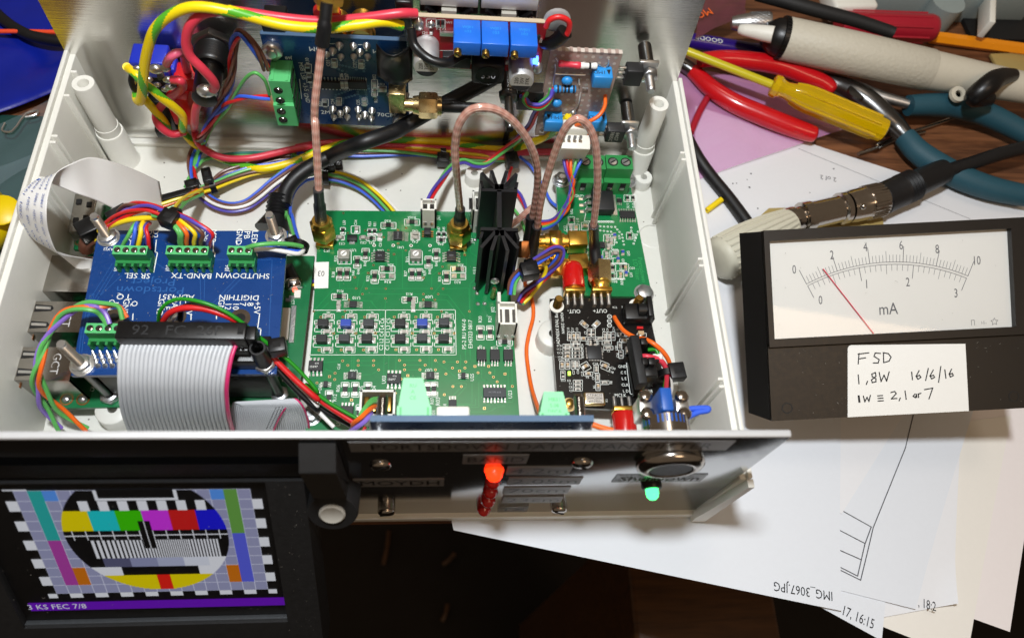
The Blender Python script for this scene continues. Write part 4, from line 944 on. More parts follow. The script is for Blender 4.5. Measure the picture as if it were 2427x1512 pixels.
for pts in ([(632, 655), (780, 655)], [(632, 700), (778, 700)], [(1027, 653), (1222, 653)], [(1075, 697), (1272, 697)], [(1075, 742), (1222, 742)], [(1452, 667), (1580, 667)], [(1533, 725), (1652, 725)], [(300, 675), (483, 657)], [(325, 735), (411, 775)], [(670, 790), (760, 785), (827, 743)], [(1370, 653), (1600, 840), (1640, 840)], [(1110, 798), (1240, 810)], [(1537, 902), (1565, 870), (1665, 870), (1665, 900), (1560, 1020)], [(1618, 902), (1540, 990)], [(1575, 1068), (1720, 1068), (1720, 870), (1777, 790)], [(1575, 1080), (1755, 1080), (1755, 1020)], [(1575, 1100), (1785, 1100), (1785, 845), (1862, 845), (1862, 890)], [(1600, 1143), (1880, 1143), (1960, 1098), (2030, 1090)], [(1812, 740), (1812, 830), (1862, 845)], [(1937, 740), (1937, 800)], [(2065, 730), (2065, 940), (2105, 950)], [(2100, 720), (2105, 900)], [(2050, 1050), (2112, 1050), (2110, 910)], [(570, 610), (570, 760)], [(585, 610), (585, 760)], [(600, 610), (600, 760)], [(880, 605), (875, 800)], [(925, 610), (922, 770)], [(995, 600), (990, 760)], [(1310, 610), (1310, 760)], [(1335, 600), (1337, 760)], [(500, 1010), (500, 1090)], [(590, 1080), (660, 1020)], [(700, 1000), (600, 1090)], [(1610, 600), (1612, 770)], [(1660, 450), (1660, 650)], [(1705, 450), (1705, 655), (1765, 655)]): b.line(KN, pts, 0.19, True)
b.finish(padm='pale_gold')
b.o.children[-1].data.materials.append(M['solder'])
# mounting screw at the front left
nut_and_screw(b.o, b.w(KN, 185, 1180), 2.6, 1.5, 'steel')
specks(mbd.o, (-40, 92, ZM + 0.02), (64, 0, 0), (0, 72, 0), 120, 0.11)
# heat sink on its two regulators
hk = thing('heat_sink', 'tall black finned heat sink standing at the right edge of the large green board', 'heat sink', b.w(KM, 1900, 700)); zt = 39.5
K7c = K7b
hc = (D(*K7c(398, 660), zt) + D(*K7c(420, 950), zt)) / 2
hu = Vector((1, 0.0, 0)); hv = Vector((0.02, 1, 0)).normalized()
def hp(u, v): return hc + hu * u + hv * v
hl = (D(*K7c(398, 660), zt) - D(*K7c(420, 950), zt)).length / 2
sk = MB()
def slab(u0, v0, u1, v1, w):
    a = hp(u0, v0); c = hp(u1, v1); t_ = (c - a).normalized(); q = Vector((-t_.y, t_.x, 0)) * w / 2
    sk.prism([(a + q).to_2d(), (c + q).to_2d(), (c - q).to_2d(), (a - q).to_2d()], ZM + 0.8, zt)
slab(0, -hl, 0, hl, 1.5)
for sg in (-1, 1):
    slab(-6.2, sg * hl, 6.2, sg * hl, 1.2)
    for u1, v1 in ((-6.0, 7.2), (-2.6, 8.2), (2.6, 8.2), (6.0, 7.2)): slab(u1 * 0.18, sg * (hl + 0.6), u1, sg * (hl + v1), 1.15)
    slab(-5.6, sg * (hl + 1.2), -6.2, sg * (hl + 3.6), 0.9); slab(5.6, sg * (hl + 1.2), 6.2, sg * (hl + 3.6), 0.9)
    slab(-1.5, sg * (hl + 1.4), 1.5, sg * (hl + 1.4), 2.2)
sk.build('fins', 'heat_black', hk, smooth=False)
for sg in (-1, 1):
    for u in (-2.5, 0, 2.5): pass
for q in ((1745, 860), (1768, 910), (1775, 1010), (1840, 1008), (1745, 300), (1748, 400)):
    p = b.w(KM, *q); MB().ball(p, 0.8, n=8, sq=(1, 1, 0.6)).build('solder_joint', 'solder', b.o)
p = D(*K7b(375, 1330), 22); MB().lathe(p, (0, -1, 0), [(0, 1.5), (0.6, 1.5), (1.0, 0.5)], 12).build('screw', 'solder', hk)
MB().cyl(D(*K7b(360, 1450), 11), D(*K7b(372, 1390), 17), 1.0, 0.7).build('regulator_tab', 'pale_gold', hk)
# vertical coax sockets with plugs
def sma_up(name, label, base, lean=(0, 0, 1), hs=True):
    o = thing(name, label, 'coax plug', base); a = Vector(lean).normalized(); p = Vector(base)
    for sx in (-1, 1):
        for sy in (-1, 1): MB().box(p + Vector((sx * 2.5, sy * 2.5, 0.7)), (1.2, 1.2, 1.4), bev=0.2).build('leg', 'gold', o)
    MB().box(p + Vector((0, 0, 1.9)), (6.2, 6.2, 1.3), bev=0.2).build('flange', 'gold', o)
    MB().lathe(p + a * 2.4, a, [(0, 2.6), (2.2, 2.6), (2.2, 3.2), (2.8, 3.2)], 18).build('socket', 'gold', o)
    MB().hexa(p + a * 4.6, a, 7.5, 4.5).build('coupling_nut', 'gold', o)
    MB().lathe(p + a * 11.8, a, [(0, 3.7), (1.0, 3.7), (1.6, 3.1), (2.6, 3.0), (2.6, 2.2)], 20).build('collar', 'gold', o)
    return o
j52 = b.w(KM, 322, 425); j41 = b.w(KM, 1587, 445)
sma_up('coax_plug', 'gold threaded coax plug at the rear left corner of the large green board', j52)
sma_up('coax_plug', 'gold threaded coax plug in front of the white two pin header', j41)
def pin_header(name, label, pt, w, d, h, n, z, mt='white_plastic', rz=0.0):
    o = thing(name, label, 'connector', pt); p = Vector(pt); R = Matrix.Rotation(rz, 3, 'Z')
    mb = MB(); t_ = 0.6
    for c, s_ in (((0, d / 2 - t_ / 2, h / 2), (w, t_, h)), ((0, -d / 2 + t_ / 2, h / 2), (w, t_, h)), ((-w / 2 + t_ / 2, 0, h / 2), (t_, d, h)), ((w / 2 - t_ / 2, 0, h / 2), (t_, d, h)), ((0, 0, h * 0.4), (w - t_, d - t_, h * 0.8))):
        mb.box(p + R @ Vector(c), s_, rz)
    mb.build('housing', mt, o, smooth=False)
    for k in range(n):
        x = (k - (n - 1) / 2) * 2.5; MB().box(p + R @ Vector((x, -d / 2 - 0.02, h * 0.28)), (1.2, 0.3, 1.6), rz).build('slot', 'solder', o)
        MB().box(p + R @ Vector((x, 0, h * 0.85)), (1.5, d * 0.55, 0.2), rz).build('contact', 'dark_steel', o)
    return o
pin_header('pin_connector', 'white two wire connector near the rear edge of the green board', b.w(KM, 1305, 235), 5.6, 5.0, 11.5, 2, ZM)
pin_header('pin_connector', 'white connector half hidden behind the black heat sink', b.w(KM, 1760, 235), 4.0, 9, 14, 3, ZM)
pin_header('pin_connector', 'white four wire connector in front of the heat sink', b.w(KM, 2030, 1255), 6.4, 8.5, 12.5, 3, ZM)
mb = MB(); mb.box(b.w(KM, 1965, 1130, 4), (1.2, 11, 8), bev=0.2); mb.build('latch', 'white_plastic', b.o)

# ------------------------------------------------------------------ black synthesiser board
ZA = 11.0
ad = Board('circuit_board', 'black circuit board with red capped coax socket and white lettering', [(1303, 708), (1531, 707), (1592, 976), (1322, 964)], ZA, 1.6, 'pcb_black'); b = ad
for x, y, a in ((565, 522, 90), (603, 522, 90), (640, 522, 90), (745, 490, 90), (780, 490, 90), (888, 520, 90), (925, 520, 90), (962, 520, 90), (1022, 610, 90), (1035, 685, 90), (495, 785, 90), (545, 785, 90), (598, 782, 90), (632, 782, 90), (503, 875, 90), (808, 820, 90), (820, 900, 90), (825, 980, 90), (618, 578, 0), (618, 608, 0), (545, 610, 0), (545, 640, 0), (545, 675, 0), (545, 708, 0), (635, 640, 0), (635, 675, 0), (635, 708, 0), (920, 628, 0), (640, 938, 0), (640, 970, 0), (640, 1005, 0), (885, 945, 0), (690, 545, 0), (845, 545, 0), (755, 582, 90), (795, 582, 90), (735, 865, 0), (1065, 560, 0), (905, 580, 0), (1050, 505, 0), (1225, 510, 30)):
    b.part(random.choice((P_r6, P_c6, P_g6, P_g6)), 'surface_mount_part', KA, x, y, a)
    w_, h_ = (20, 38) if a == 90 else (42, 17)
    b.rect(KA, x - w_, y - h_, x + w_, y + h_, 0.16)
for x, y, a in ((697, 412, -45), (808, 412, 45), (708, 798, 30), (888, 795, -25)): b.part(P_c6, 'surface_mount_part', KA, x, y, a, (1.15, 1.4, 1))
for x, y, a in ((697, 412, -45), (808, 412, 45), (700, 785, 30), (720, 812, 30), (885, 778, -25), (893, 810, -25)):
    p = b.w(KA, x, y, 0.03); r = math.radians(a); e = Vector((math.cos(r), math.sin(r), 0)); f_ = Vector((-e.y, e.x, 0))
    b.silk.line([p + e * 1.5 + f_ * 0.8, p + e * 1.5 - f_ * 0.8, p - e * 1.5 - f_ * 0.8, p - e * 1.5 + f_ * 0.8], 0.16, closed=True)
mb = MB(); p = b.w(KA, 790, 675); mb.box(p + Vector((0, 0, 0.5)), (5.0, 5.0, 0.9), m=0, bev=0.08)
for k in range(8):
    for sg in (-1, 1):
        mb.box(p + Vector(((k - 3.5) * 0.55, sg * 2.65, 0.08)), (0.28, 0.6, 0.12), m=1); mb.box(p + Vector((sg * 2.65, (k - 3.5) * 0.55, 0.08)), (0.6, 0.28, 0.12), m=1)
mb.build('synthesiser_chip', ['ic_black', 'solder'], b.o)
mb = MB(); p = b.w(KA, 783, 1110); mb.box(p + Vector((0, 0, 1.2)), (7.2, 4.6, 2.2), m=0, bev=0.5); mb.box(p + Vector((0, 0, 2.32)), (5.9, 3.5, 0.1), m=1); ox = mb.build('crystal', ['pale_gold', 'bright_steel'], b.o)
k = MB(); [k.text(t, p + Vector((0, dy, 2.42)), 0.8) for t, dy in (('CTS16C03', 1.1), ('25MC0000', 0.0), ('e051931s', -1.1))]; k.build('marking', 'ink', ox, smooth=False)
MB().box(b.w(KA, 560, 865, 0.4), (1.3, 0.9, 0.7), PI / 2).build('status_lamp', 'glow_lime', b.o)
MB().box(b.w(KA, 1102, 660, 0.9), (2.6, 2.6, 1.7), bev=0.3).build('regulator_tab', 'bright_steel', b.o)
MB().box(b.w(KA, 1205, 452, 0.5), (2.2, 0.9, 0.9)).build('diode', 'red_plastic', b.o); MB().box(b.w(KA, 1215, 497, 0.5), (2.0, 1.3, 0.9)).build('capacitor', 'cap_tan', b.o)
for t, x, y, s_, a in (('OUT-', 605, 293, 1.5, 180), ('OUT+', 845, 290, 1.5, 180), ('ADF435X EVAL Board', 450, 430, 1.15, 90), ('NWDZ 160924', 500, 400, 1.0, 90), ('GND', 1048, 797, 1.05, 0), ('C E', 1057, 853, 1.05, 0), ('L E', 1063, 908, 1.05, 0), ('CLK', 1073, 965, 1.05, 0), ('L D', 1078, 1022, 1.05, 0), ('MCLK', 1030, 1060, 1.2, 0), ('PDR', 1293, 1022, 1.05, 0), ('DX', 1298, 965, 1.0, 0), ('R12', 978, 257, 0.8, 0), ('D2', 1058, 255, 0.8, 0), ('C7', 710, 490, 0.8, 90), ('C3', 632, 458, 0.8, 90), ('C17', 592, 462, 0.8, 90), ('C15', 552, 462, 0.8, 90), ('C2', 875, 462, 0.8, 90), ('C4', 910, 462, 0.8, 90), ('C14', 968, 458, 0.8, 90), ('C31', 1005, 505, 0.8, 90), ('C30', 990, 630, 0.8, 90), ('C16', 1003, 695, 0.8, 90), ('C1', 922, 658, 0.8, 180), ('U1', 868, 655, 0.8, 90), ('R10', 470, 607, 0.8, 180), ('C11', 470, 640, 0.8, 180), ('C12', 475, 673, 0.8, 180), ('R11', 478, 712, 0.8, 180), ('C22', 485, 737, 0.8, 0), ('R13', 540, 737, 0.8, 0), ('R7R9C13C25', 683, 655, 0.75, 90), ('R4', 722, 585, 0.8, 90), ('R3', 825, 585, 0.8, 90), ('C10', 800, 773, 0.9, 0), ('C27', 600, 850, 0.8, 90), ('C26', 640, 845, 0.8, 90), ('C19', 680, 865, 0.8, 90), ('C20', 962, 812, 0.8, -25), ('C18', 945, 845, 0.8, -25), ('R6', 728, 897, 0.8, 180), ('C9', 780, 905, 0.8, 90), ('R8', 945, 945, 0.8, 90), ('R5', 790, 985, 0.8, 90), ('C23', 508, 925, 0.8, 180), ('D3', 560, 927, 0.8, 180), ('L1', 570, 952, 0.8, 0), ('C8', 573, 985, 0.8, 0), ('C5', 577, 1018, 0.8, 0), ('X1', 903, 1112, 0.8, 90), ('C28', 1157, 560, 0.8, 90), ('F1', 1005, 460, 0.8, 90)): b.txt(KA, t, x, y, s_, a, 0.9)
b.line(KA, [(1085, 765), (1120, 1050), (1250, 1050)], 0.2)
for y0 in (340, 383, 422):
    p = b.w(KA, 930, y0, 0.03); b.silk.ring(p, 0.65, 0.85, 14)
    b.silk.seg(p - Vector((0.5, 0, 0)), p + Vector((0.5, 0, 0)), 0.15)
b.finish()
for x, y in ((445, 250), (1170, 245)):
    p = b.w(KA, x, y); MB().cyl(p, p + Vector((0, 0, 0.5)), 2.6, n=22).build('washer', 'white_plastic', b.o)
    pr_ = [(0, 1.5)] + [q for k in range(12) for q in ((0.2 + k * 0.5, 1.5), (0.45 + k * 0.5, 1.3))] + [(6.4, 1.2)]
    MB().lathe(p, (0, 0, 1), pr_, 14).build('screw', 'brass', b.o)
for x, y in ((558, 1150), (1290, 1140)):
    p = b.w(KA, x, y); MB().cyl(p, p + Vector((0, 0, 0.5)), 2.4, n=20).build('washer', 'pale_gold', b.o); MB().lathe(p, (0, 0, 1), [(0, 1.4), (2.6, 1.4), (2.8, 1.1)], 14).build('screw', 'brass', b.o)
specks(ad.o, (41, 89, ZA + 0.02), (33, 0, 0), (0, 38, 0), 110, 0.11)
# edge sockets: two at the rear, one at the front
def edge_socket(name, label, pt, dr, cap):
    p = Vector(pt); o = thing(name, label, 'coax socket', p); dr = Vector(dr)
    MB().box(p + dr * 0.8 + Vector((0, 0, 1.2)), (7.2, 1.6, 5.2) if abs(dr.y) > 0.5 else (1.6, 7.2, 5.2), bev=0.2).build('flange', 'gold', o)
    for k in (-1, 0, 1):
        s_ = Vector((2.6 * k, 0, 0)); MB().tube([p + s_ + dr * 0.2 + Vector((0, 0, 0.9)), p + s_ - dr * 4.2 + Vector((0, 0, 0.6))], 0.75 if k else 0.6, 8).build('leg', 'solder', o)
    MB().lathe(p + dr * 1.5 + Vector((0, 0, 1.2)), dr, [(0, 3.1), (9.5, 3.1)], 18).build('barrel', 'gold', o)
    if cap: MB().lathe(p + dr * 2.0 + Vector((0, 0, 1.2)), dr, [(0, 3.9), (0.4, 4.0), (8, 3.9), (10, 3.3), (10.8, 2.0), (11, 0.01)], 24).build('dust_cap', 'red_cap', o)
    return o
es1 = edge_socket('coax_socket', 'coax socket under a red rubber cap at the rear of the black board', b.w(KA, 603, 150), (0, 1, 0), True)
es2p = b.w(KA, 848, 148); es2 = edge_socket('coax_socket', 'uncapped coax socket carrying a gold plug at the rear of the black board', es2p, (0, 1, 0), False)
edge_socket('coax_socket', 'coax socket under a red rubber cap behind the front panel', b.w(KA, 1045, 1190), (0, -1, 0), True)
p = es2p + Vector((0, 0, 1.2)); gp_ = thing('coax_plug', 'gold hexagonal coax plug on the rear socket of the black board', 'coax plug', p + Vector((0, 4, 0)))
MB().hexa(p + Vector((0, 4.5, 0)), (0, 1, 0.25), 8.0, 4.7).build('coupling_nut', 'pale_gold', gp_)
MB().lathe(p + Vector((0, 1.8, 0)), (0, 1, 0.15), [(0, 3.3), (2.0, 3.4), (2.4, 3.9), (3.2, 3.9)], 20).build('collar', 'gold', gp_)
# DC jack and pin header with black plugs
jk = thing('power_jack', 'black barrel power jack on the corner of the black board', 'power socket', b.w(KA, 1180, 320))
p = b.w(KA, 1110, 330); q = b.w(KA, 1245, 330)
MB().box((p + q) / 2 + Vector((0, -0.5, 2.2)), (10.5, 6.4, 4.4), bev=0.4).build('body', 'black_plastic', jk)
MB().cyl(p + Vector((2, 0, 4.0)), q + Vector((0.5, 0, 4.0)), 2.6, n=20).build('barrel', 'black_plastic', jk)
MB().box(q + Vector((0.6, 0.2, 3.6)), (2.0, 8.0, 7.0), bev=0.4).build('flange', 'black_plastic', jk)
ph = thing('pin_plug', 'black crimp plugs pushed on the pin header of the black board', 'connector', b.w(KA, 1230, 850))
MB().box(b.w(KA, 1180, 905, 1.2), (5.2, 13, 2.4), 0.06, bev=0.2).build('header', 'black_plastic', ph)
MB().box(D(*KA(1180, 760), 22), (3.2, 17.5, 6.0), 0.06, bev=0.5).build('plug_row', 'black_matt', ph)
for y0 in (620, 800):
    for kx in (1215, 1285):
        MB().box(D(*KA(kx, y0), 20), (2.4, 2.6, 10), 0.06, bev=0.3).build('plug_body', 'black_plastic', ph)
MB().box(D(*KA(1270, 900), 17), (4.8, 3.4, 11), 0.06, bev=0.4).build('plug_body', 'black_plastic', ph)

# ------------------------------------------------------------------ green filter board at the rear right
ZL = 8.0
lf = Board('circuit_board', 'green filter board with tall green screw terminals in the rear right corner', [(1317, 420), (1491, 424), (1546, 704), (1335, 700)], ZL, 1.6, 'pcb_green'); b = lf; K = K7b
mb = MB(); mb.prism([q.to_2d() for q in (D(*K(830, 1000), ZL), D(*K(1395, 1390), ZL), D(*K(1395, 1395), ZL), D(*K(940, 1395), ZL))], ZL, ZL + 0.02); 
p = b.w(K, 1160, 780); mb = MB(); mb.box(p + Vector((0.3, 0, 2.2)), (8.4, 9.0, 4.2), m=0, bev=0.3); mb.box(p + Vector((5.0, 0, 0.7)), (2.2, 9.4, 1.3), m=1); [mb.tube([p + Vector((-4, dy, 2.2)), p + Vector((-5.5, dy, 2.0)), p + Vector((-6.5, dy, 0.4)), p + Vector((-8.4, dy, 0.3))], 0.75, 6, 1) for dy in (-3, 0, 3)]; mb.build('regulator', ['ic_black', 'bright_steel'], b.o)
b.part(P_S14s, 'chip', K, 1358, 850, 0, (1.15, 1.15, 1)); b.part(P_S6, 'chip', K, 1300, 745, 0); b.part(P_MS10, 'chip', K, 1165, 1075, 90)
for x, y, a in ((1360, 722, 90), (1402, 722, 90), (945, 885, 0), (1378, 1000, 90), (1250, 1240, 90), (1245, 1300, 0), (1330, 1230, 0), (1230, 1195, 90)): b.part(P_Rs, 'resistor', K, x, y, a); b.rect(K, x - 24, y - 26, x + 24, y + 26, 0.2)
for x, y, a in ((938, 945, 90), (978, 945, 90), (1045, 930, 0), (1210, 1020, 90), (1270, 1135, 0), (1205, 1140, 90), (1220, 1080, 90), (1240, 1040, 90), (1210, 1290, 90), (1308, 1290, 90), (1345, 1240, 90)): b.part(random.choice((P_Ct, P_C)), 'capacitor', K, x, y, a); b.rect(K, x - 26, y - 30, x + 26, y + 30, 0.2)
for x, y, a in ((1265, 1000, 90), (1165, 1165, 90), (1325, 1125, 90), (1290, 1175, 90), (1350, 1280, 90)): b.part(P_l6, 'inductor', K, x, y, a, (1.2, 1.2, 1))
for t, x, y, s_, a in (('GND', 1003, 705, 1.3, 180), ('MSB', 1250, 712, 1.2, 180), ('R10', 1407, 775, 1.1, 90), ('R11', 1365, 778, 1.1, 90), ('U03', 1257, 752, 1.0, 90), ('U02', 945, 820, 1.1, 90), ('C12', 898, 945, 1.1, 90), ('L10', 990, 885, 1.0, 90), ('R09', 1418, 1005, 1.2, 90), ('C03', 1395, 1240, 1.0, 0), ('L01', 1388, 1290, 1.1, 90), ('C02', 1270, 1105, 1.0, 0), ('L02', 1368, 1130, 1.1, 90), ('L03', 1330, 1190, 1.1, 90), ('L04', 1300, 1010, 1.0, 90), ('R01', 1267, 1340, 1.1, 180), ('R05', 1320, 1345, 1.1, 90), ('OUT', 1060, 1140, 1.3, -90), ('U10', 1060, 1070, 1.2, -90)): b.txt(K, t, x, y, s_, a, 0.9)
b.line(K, [(1080, 690), (1040, 890), (1250, 890)], 0.2)
for pts in ([(1160, 930), (1270, 935), (1320, 990), (1340, 1090)], [(1160, 960), (1240, 970), (1290, 1070)], [(1390, 940), (1390, 985)], [(1440, 970), (1400, 1080)]):
    wp = [b.w(K, *q) for q in pts]
    for i in range(len(wp) - 1):
        n_ = max(1, int((wp[i + 1] - wp[i]).length / 1.25))
        for k in range(n_):
            p = wp[i].lerp(wp[i + 1], k / n_); b.silk.ring(p + Vector((0, 0, 0.04)), 0.22, 0.42, 8)
for k in range(11): b.silk.ring(b.w(K, 1085 + k * 17, 897, 0.04), 0.22, 0.42, 8)
for k in range(9):
    b.silk.ring(b.w(K, 1225 + k * 14, 1320, 0.04), 0.2, 0.4, 8); b.silk.ring(b.w(K, 1215 + k * 3, 1150 + k * 20, 0.04), 0.2, 0.4, 8); b.silk.ring(b.w(K, 1230 + k * 15, 1205, 0.04), 0.2, 0.4, 8)
b.finish('silk')
k = MB(); k.text('Portsdown', D(*K(1470, 1250), ZL + 0.03), 1.7, (0.05, -1, 0), (1, 0.05, 0)); k.text('LO Filter', D(*K(1430, 1250), ZL + 0.03), 1.7, (0.05, -1, 0), (1, 0.05, 0)); k.build('etched_name', 'pcb_green_pale', b.o, smooth=False)
nut_and_screw(b.o, b.w(K, 868, 590), 3.0, 1.5, 'steel'); nut_and_screw(b.o, b.w(K, 1362, 590), 3.0, 1.5, 'steel'); nut_and_screw(b.o, b.w(K, 1483, 1430), 1.5, 1.6, 'steel')
# two large two-way terminals on it
for cx, lab in ((1060, 'left of the two tall green screw terminals on the filter board'), (1258, 'right of the two tall green screw terminals on the filter board')):
    base = b.w(K, cx, 690); o = thing('screw_terminal', lab, 'terminal block', base)
    w_ = 10.3; p = base + Vector((0, 4.5, 0)); hh = 13.0
    mb = MB(); mb.box(p + Vector((0, 0, hh * 0.28)), (w_, 9.0, hh * 0.56)); mb.box(p + Vector((0, 1.0, hh * 0.78)), (w_, 6.6, hh * 0.44)); mb.build('body', 'terminal_green', o, smooth=False)
    for sx in (-1, 1):
        c_ = p + Vector((sx * w_ * 0.24, 1.0, hh)); MB().lathe(c_, (0, 0, 1), [(0, 2.0), (0.12, 2.0), (0.13, 0.01)], 16).build('screw_hole', 'hole', o)
        so_ = MB().lathe(c_ + Vector((0, 0, 0.1)), (0, 0, 1), [(0, 1.55), (0.15, 1.45), (0.16, 0.01)], 14).build('screw', 'bright_steel', o); MB().box(c_ + Vector((0, 0, 0.28)), (2.6, 0.45, 0.06), 0.6).build('slot', 'hole', so_)
        MB().box(p + Vector((sx * w_ * 0.24, -4.4, hh * 0.36)), (2.2, 0.5, hh * 0.34)).build('wire_mouth', 'hole', o); MB().box(p + Vector((sx * w_ * 0.24, -4.75, hh * 0.28)), (1.6, 0.3, 1.1)).build('clamp', 'solder', o)
# horizontal coax plugs on its left edge
def sma_side(label, bl, br, z, sc=1.0):
    a = D(*K7b(*bl), z); c = D(*K7b(*br), z); dr = (a - c).normalized(); L = (a - c).length; o = thing('coax_plug', label, 'coax plug', c - Vector((0, 0, 3)))
    MB().box(c + dr * 2.6, (7.0, 6.2, 6.2), math.atan2(dr.y, dr.x), bev=0.3).build('block', 'gold', o)
    MB().lathe(c + dr * 5.5, dr, [(0, 2.7), (L * 0.12, 2.7), (L * 0.12, 3.3), (L * 0.2, 3.3)], 20).build('barrel', 'gold', o)
    MB().hexa(c + dr * (5.5 + L * 0.18), dr, L * 0.28, 4.4).build('coupling_nut', 'gold', o)
    MB().lathe(c + dr * (5.5 + L * 0.45), dr, [(0, 3.4), (L * 0.1, 3.4), (L * 0.1, 2.6), (L * 0.3, 2.5)], 20).build('ferrule', 'gold', o)
    return o
sma_side('gold coax plug lying level, rear one of the pair beside the filter board', (700, 1045), (1035, 1045), 12); sma_side('gold coax plug lying level, front one behind the red capped socket', (700, 1240), (1045, 1215), 11)
MB().lathe(D(*K7b(588, 1040), 17), (0, -0.5, -0.3), [(0, 2.6), (5, 2.8), (6, 2.0)], 6).build('right_angle_plug', 'copper_pad', label='copper coloured coax elbow left of the rear gold plug', cat='coax plug')

# ------------------------------------------------------------------ single board computer under the blue board
KB = crop(0, 600, 1.9416); KC = crop(0, 1100, 1.9416); KD = crop(250, 1000, 2.224)
ZPI = 8.0
pi_ = Board('computer_board', 'green single board computer with silver USB ports under the blue board', [Vector(q) for q in ((-124, 88.8, ZPI), (-44.6, 90.5, ZPI), (-43.6, 147, ZPI), (-121, 146, ZPI))], ZPI, 1.5, 'pi_green', 'computer board', True); b = pi_
def usb(y0, y1, label):
    x0, x1, z1 = -125.4, -109.4, 24.0
    mb = MB(); cy = (y0 + y1) / 2; w = y1 - y0
    for c_, s_ in (((0, 0, 15.6), (16, w, 0.4)), ((0, 0, -0.0), (16, w, 0.4)), ((0, w / 2 - 0.2, 7.8), (16, 0.4, 15.6)), ((0, -w / 2 + 0.2, 7.8), (16, 0.4, 15.6)), ((7.8, 0, 7.8), (0.4, w, 15.6)), ((0, 0, 7.8), (15, w - 0.5, 2.2))):
        mb.box(Vector(((x0 + x1) / 2, cy, ZPI + 0.2)) + Vector(c_), s_)
    o = mb.build('usb_port', 'chrome', b.o, smooth=False); tag(o, label)
    for dy in (-2.9, 2.9):
        sp_ = MB(); sp_.extr([(x0 + 0.6, cy + dy - 1.3, z1 + 0.05), (x0 + 5.6, cy + dy - 0.9, z1 + 0.05), (x0 + 6.2, cy + dy, z1 + 0.05), (x0 + 5.6, cy + dy + 0.9, z1 + 0.05), (x0 + 0.6, cy + dy + 1.3, z1 + 0.05)], (0, 0, 0.05)); so_ = sp_.build('spring_slot', 'hole', o, smooth=False)
        MB().tube([(x0 + 1.2, cy + dy, z1 + 0.3), (x0 + 3.5, cy + dy, z1 + 0.15), (x0 + 5.4, cy + dy, z1 - 0.1)], 0.55, 7).build('spring_tongue', 'bright_steel', o)
    MB().box((x0 + 0.2, cy, ZPI + 12), (0.6, w + 1.8, 0.9)).build('lip', 'copper_pad', o); MB().box((x0 - 0.2, cy, z1 + 0.5), (0.5, w + 1.6, 1.0)).build('lip', 'bright_steel', o)
    k = MB(); k.text('GCT', (x1 - 5.0, cy, z1 + 0.06), 2.4, (0, -1, 0), (1, 0, 0)); k.build('marking', 'satin_alu', o, smooth=False)
usb(107.9, 118.6, 'rear silver USB port'); usb(91.9, 102.8, 'front silver USB port')
mb = MB(); mb.box((-118, 130, 15), (15, 13.6, 14), bev=0.3); o = mb.build('network_port', 'chrome', b.o); MB().box((-125.6, 130, 15), (0.6, 12.4, 12.6)).build('opening', 'hole', o)
for x, y in ((510, 915), (635, 915)):
    p = D(*KC(x, y), ZPI + 0.1); MB().lathe(p, (0, 0, 1), [(0, 2.1), (0.05, 2.1), (0.06, 1.6)], 18, cap=False).build('solder_pad', 'copper_pad', b.o); MB().ball(p, 1.4, n=10, sq=(1, 1, 0.7)).build('solder_joint', 'solder', b.o)
MB().box((-76, 95, 17.5), (50, 5.2, 17), bev=0.2).build('pin_header', 'black_plastic', b.o)
MB().box((-80, 118, 9.5), (14, 14, 2.2), bev=0.2).build('processor', 'ic_black', b.o)
p = D(*KC(2175, 350), ZPI); MB().box(p + Vector((0, 0, 0.8)), (3.6, 12, 1.5), 0.02, bev=0.2).build('connector_strip', 'white_plastic', b.o)
MB().box(p + Vector((2.9, 0, 0.6)), (1.6, 14, 1.2), 0.02).build('contact_row', 'solder', b.o)
p = D(*KC(2270, 450), ZPI - 3); MB().box(p, (3.4, 13.5, 2.0), 0.03, bev=0.6).build('memory_card', 'black_matt', b.o)
MB().box(D(*KB(2255, 1040), ZPI + 0.6), (1.4, 2.2, 1.2), bev=0.2).build('power_lamp', 'glow_pi', b.o)
MB().box(D(*KB(2275, 1085), ZPI + 0.4), (2.2, 3.0, 0.8)).build('lamp_base', 'white_plastic', b.o)
for x, y in ((2185, 690), (2180, 770), (2205, 160), (2230, 140)): MB().box(D(*KC(x, y), ZPI + 0.4), (1.8, 1.2, 0.8)).build('capacitor', 'solder', b.o)
b.txt(KC, 'ACT PWR', 2238, 200, 1.0, -88); b.txt(KC, 'J4', 2195, 600, 1.0, 90); b.txt(KC, 'made in the UK', 2125, 720, 0.9, -88); b.txt(KC, '12', 365, 935, 1.0, 180); b.txt(KC, 'C87', 710, 830, 1.0, 95)
b.finish()
# small green board with a silver socket behind it
sb_ = Board('circuit_board', 'small green board with a silver video socket inside the loop of white flat cable', [KB(700, 385), KB(845, 400), KB(835, 470), KB(745, 745), KB(563, 742), KB(585, 500)], 13.0, 1.4, 'pi_green'); b = sb_
mb = MB(); c_ = (D(*KB(600, 330), 22) + D(*KB(690, 590), 22)) / 2; mb.box(c_ + Vector((-0.5, 0, -4)), (7.4, 15.5, 8), 0.06, bev=0.4); o = mb.build('video_socket', 'chrome', b.o)
for x, y in ((602, 378), (682, 400), (578, 520), (655, 500)): MB().box(D(*KB(x, y), 22.1), (1.6, 2.0, 0.4), 0.1).build('spring_slot', 'hole', o)
for x, y in ((600, 692), (645, 692)): b.pad.disc(b.w(KB, x, y, 0.05), 1.2, 12, 0); b.pad.disc(b.w(KB, x, y, 0.07), 0.6, 10, 1)
for k in range(9): b.line(KB, [(770 + k * 8, 440 + k * 2), (800 + k * 5, 500 + k * 6)], 0.25, True)
b.finish()

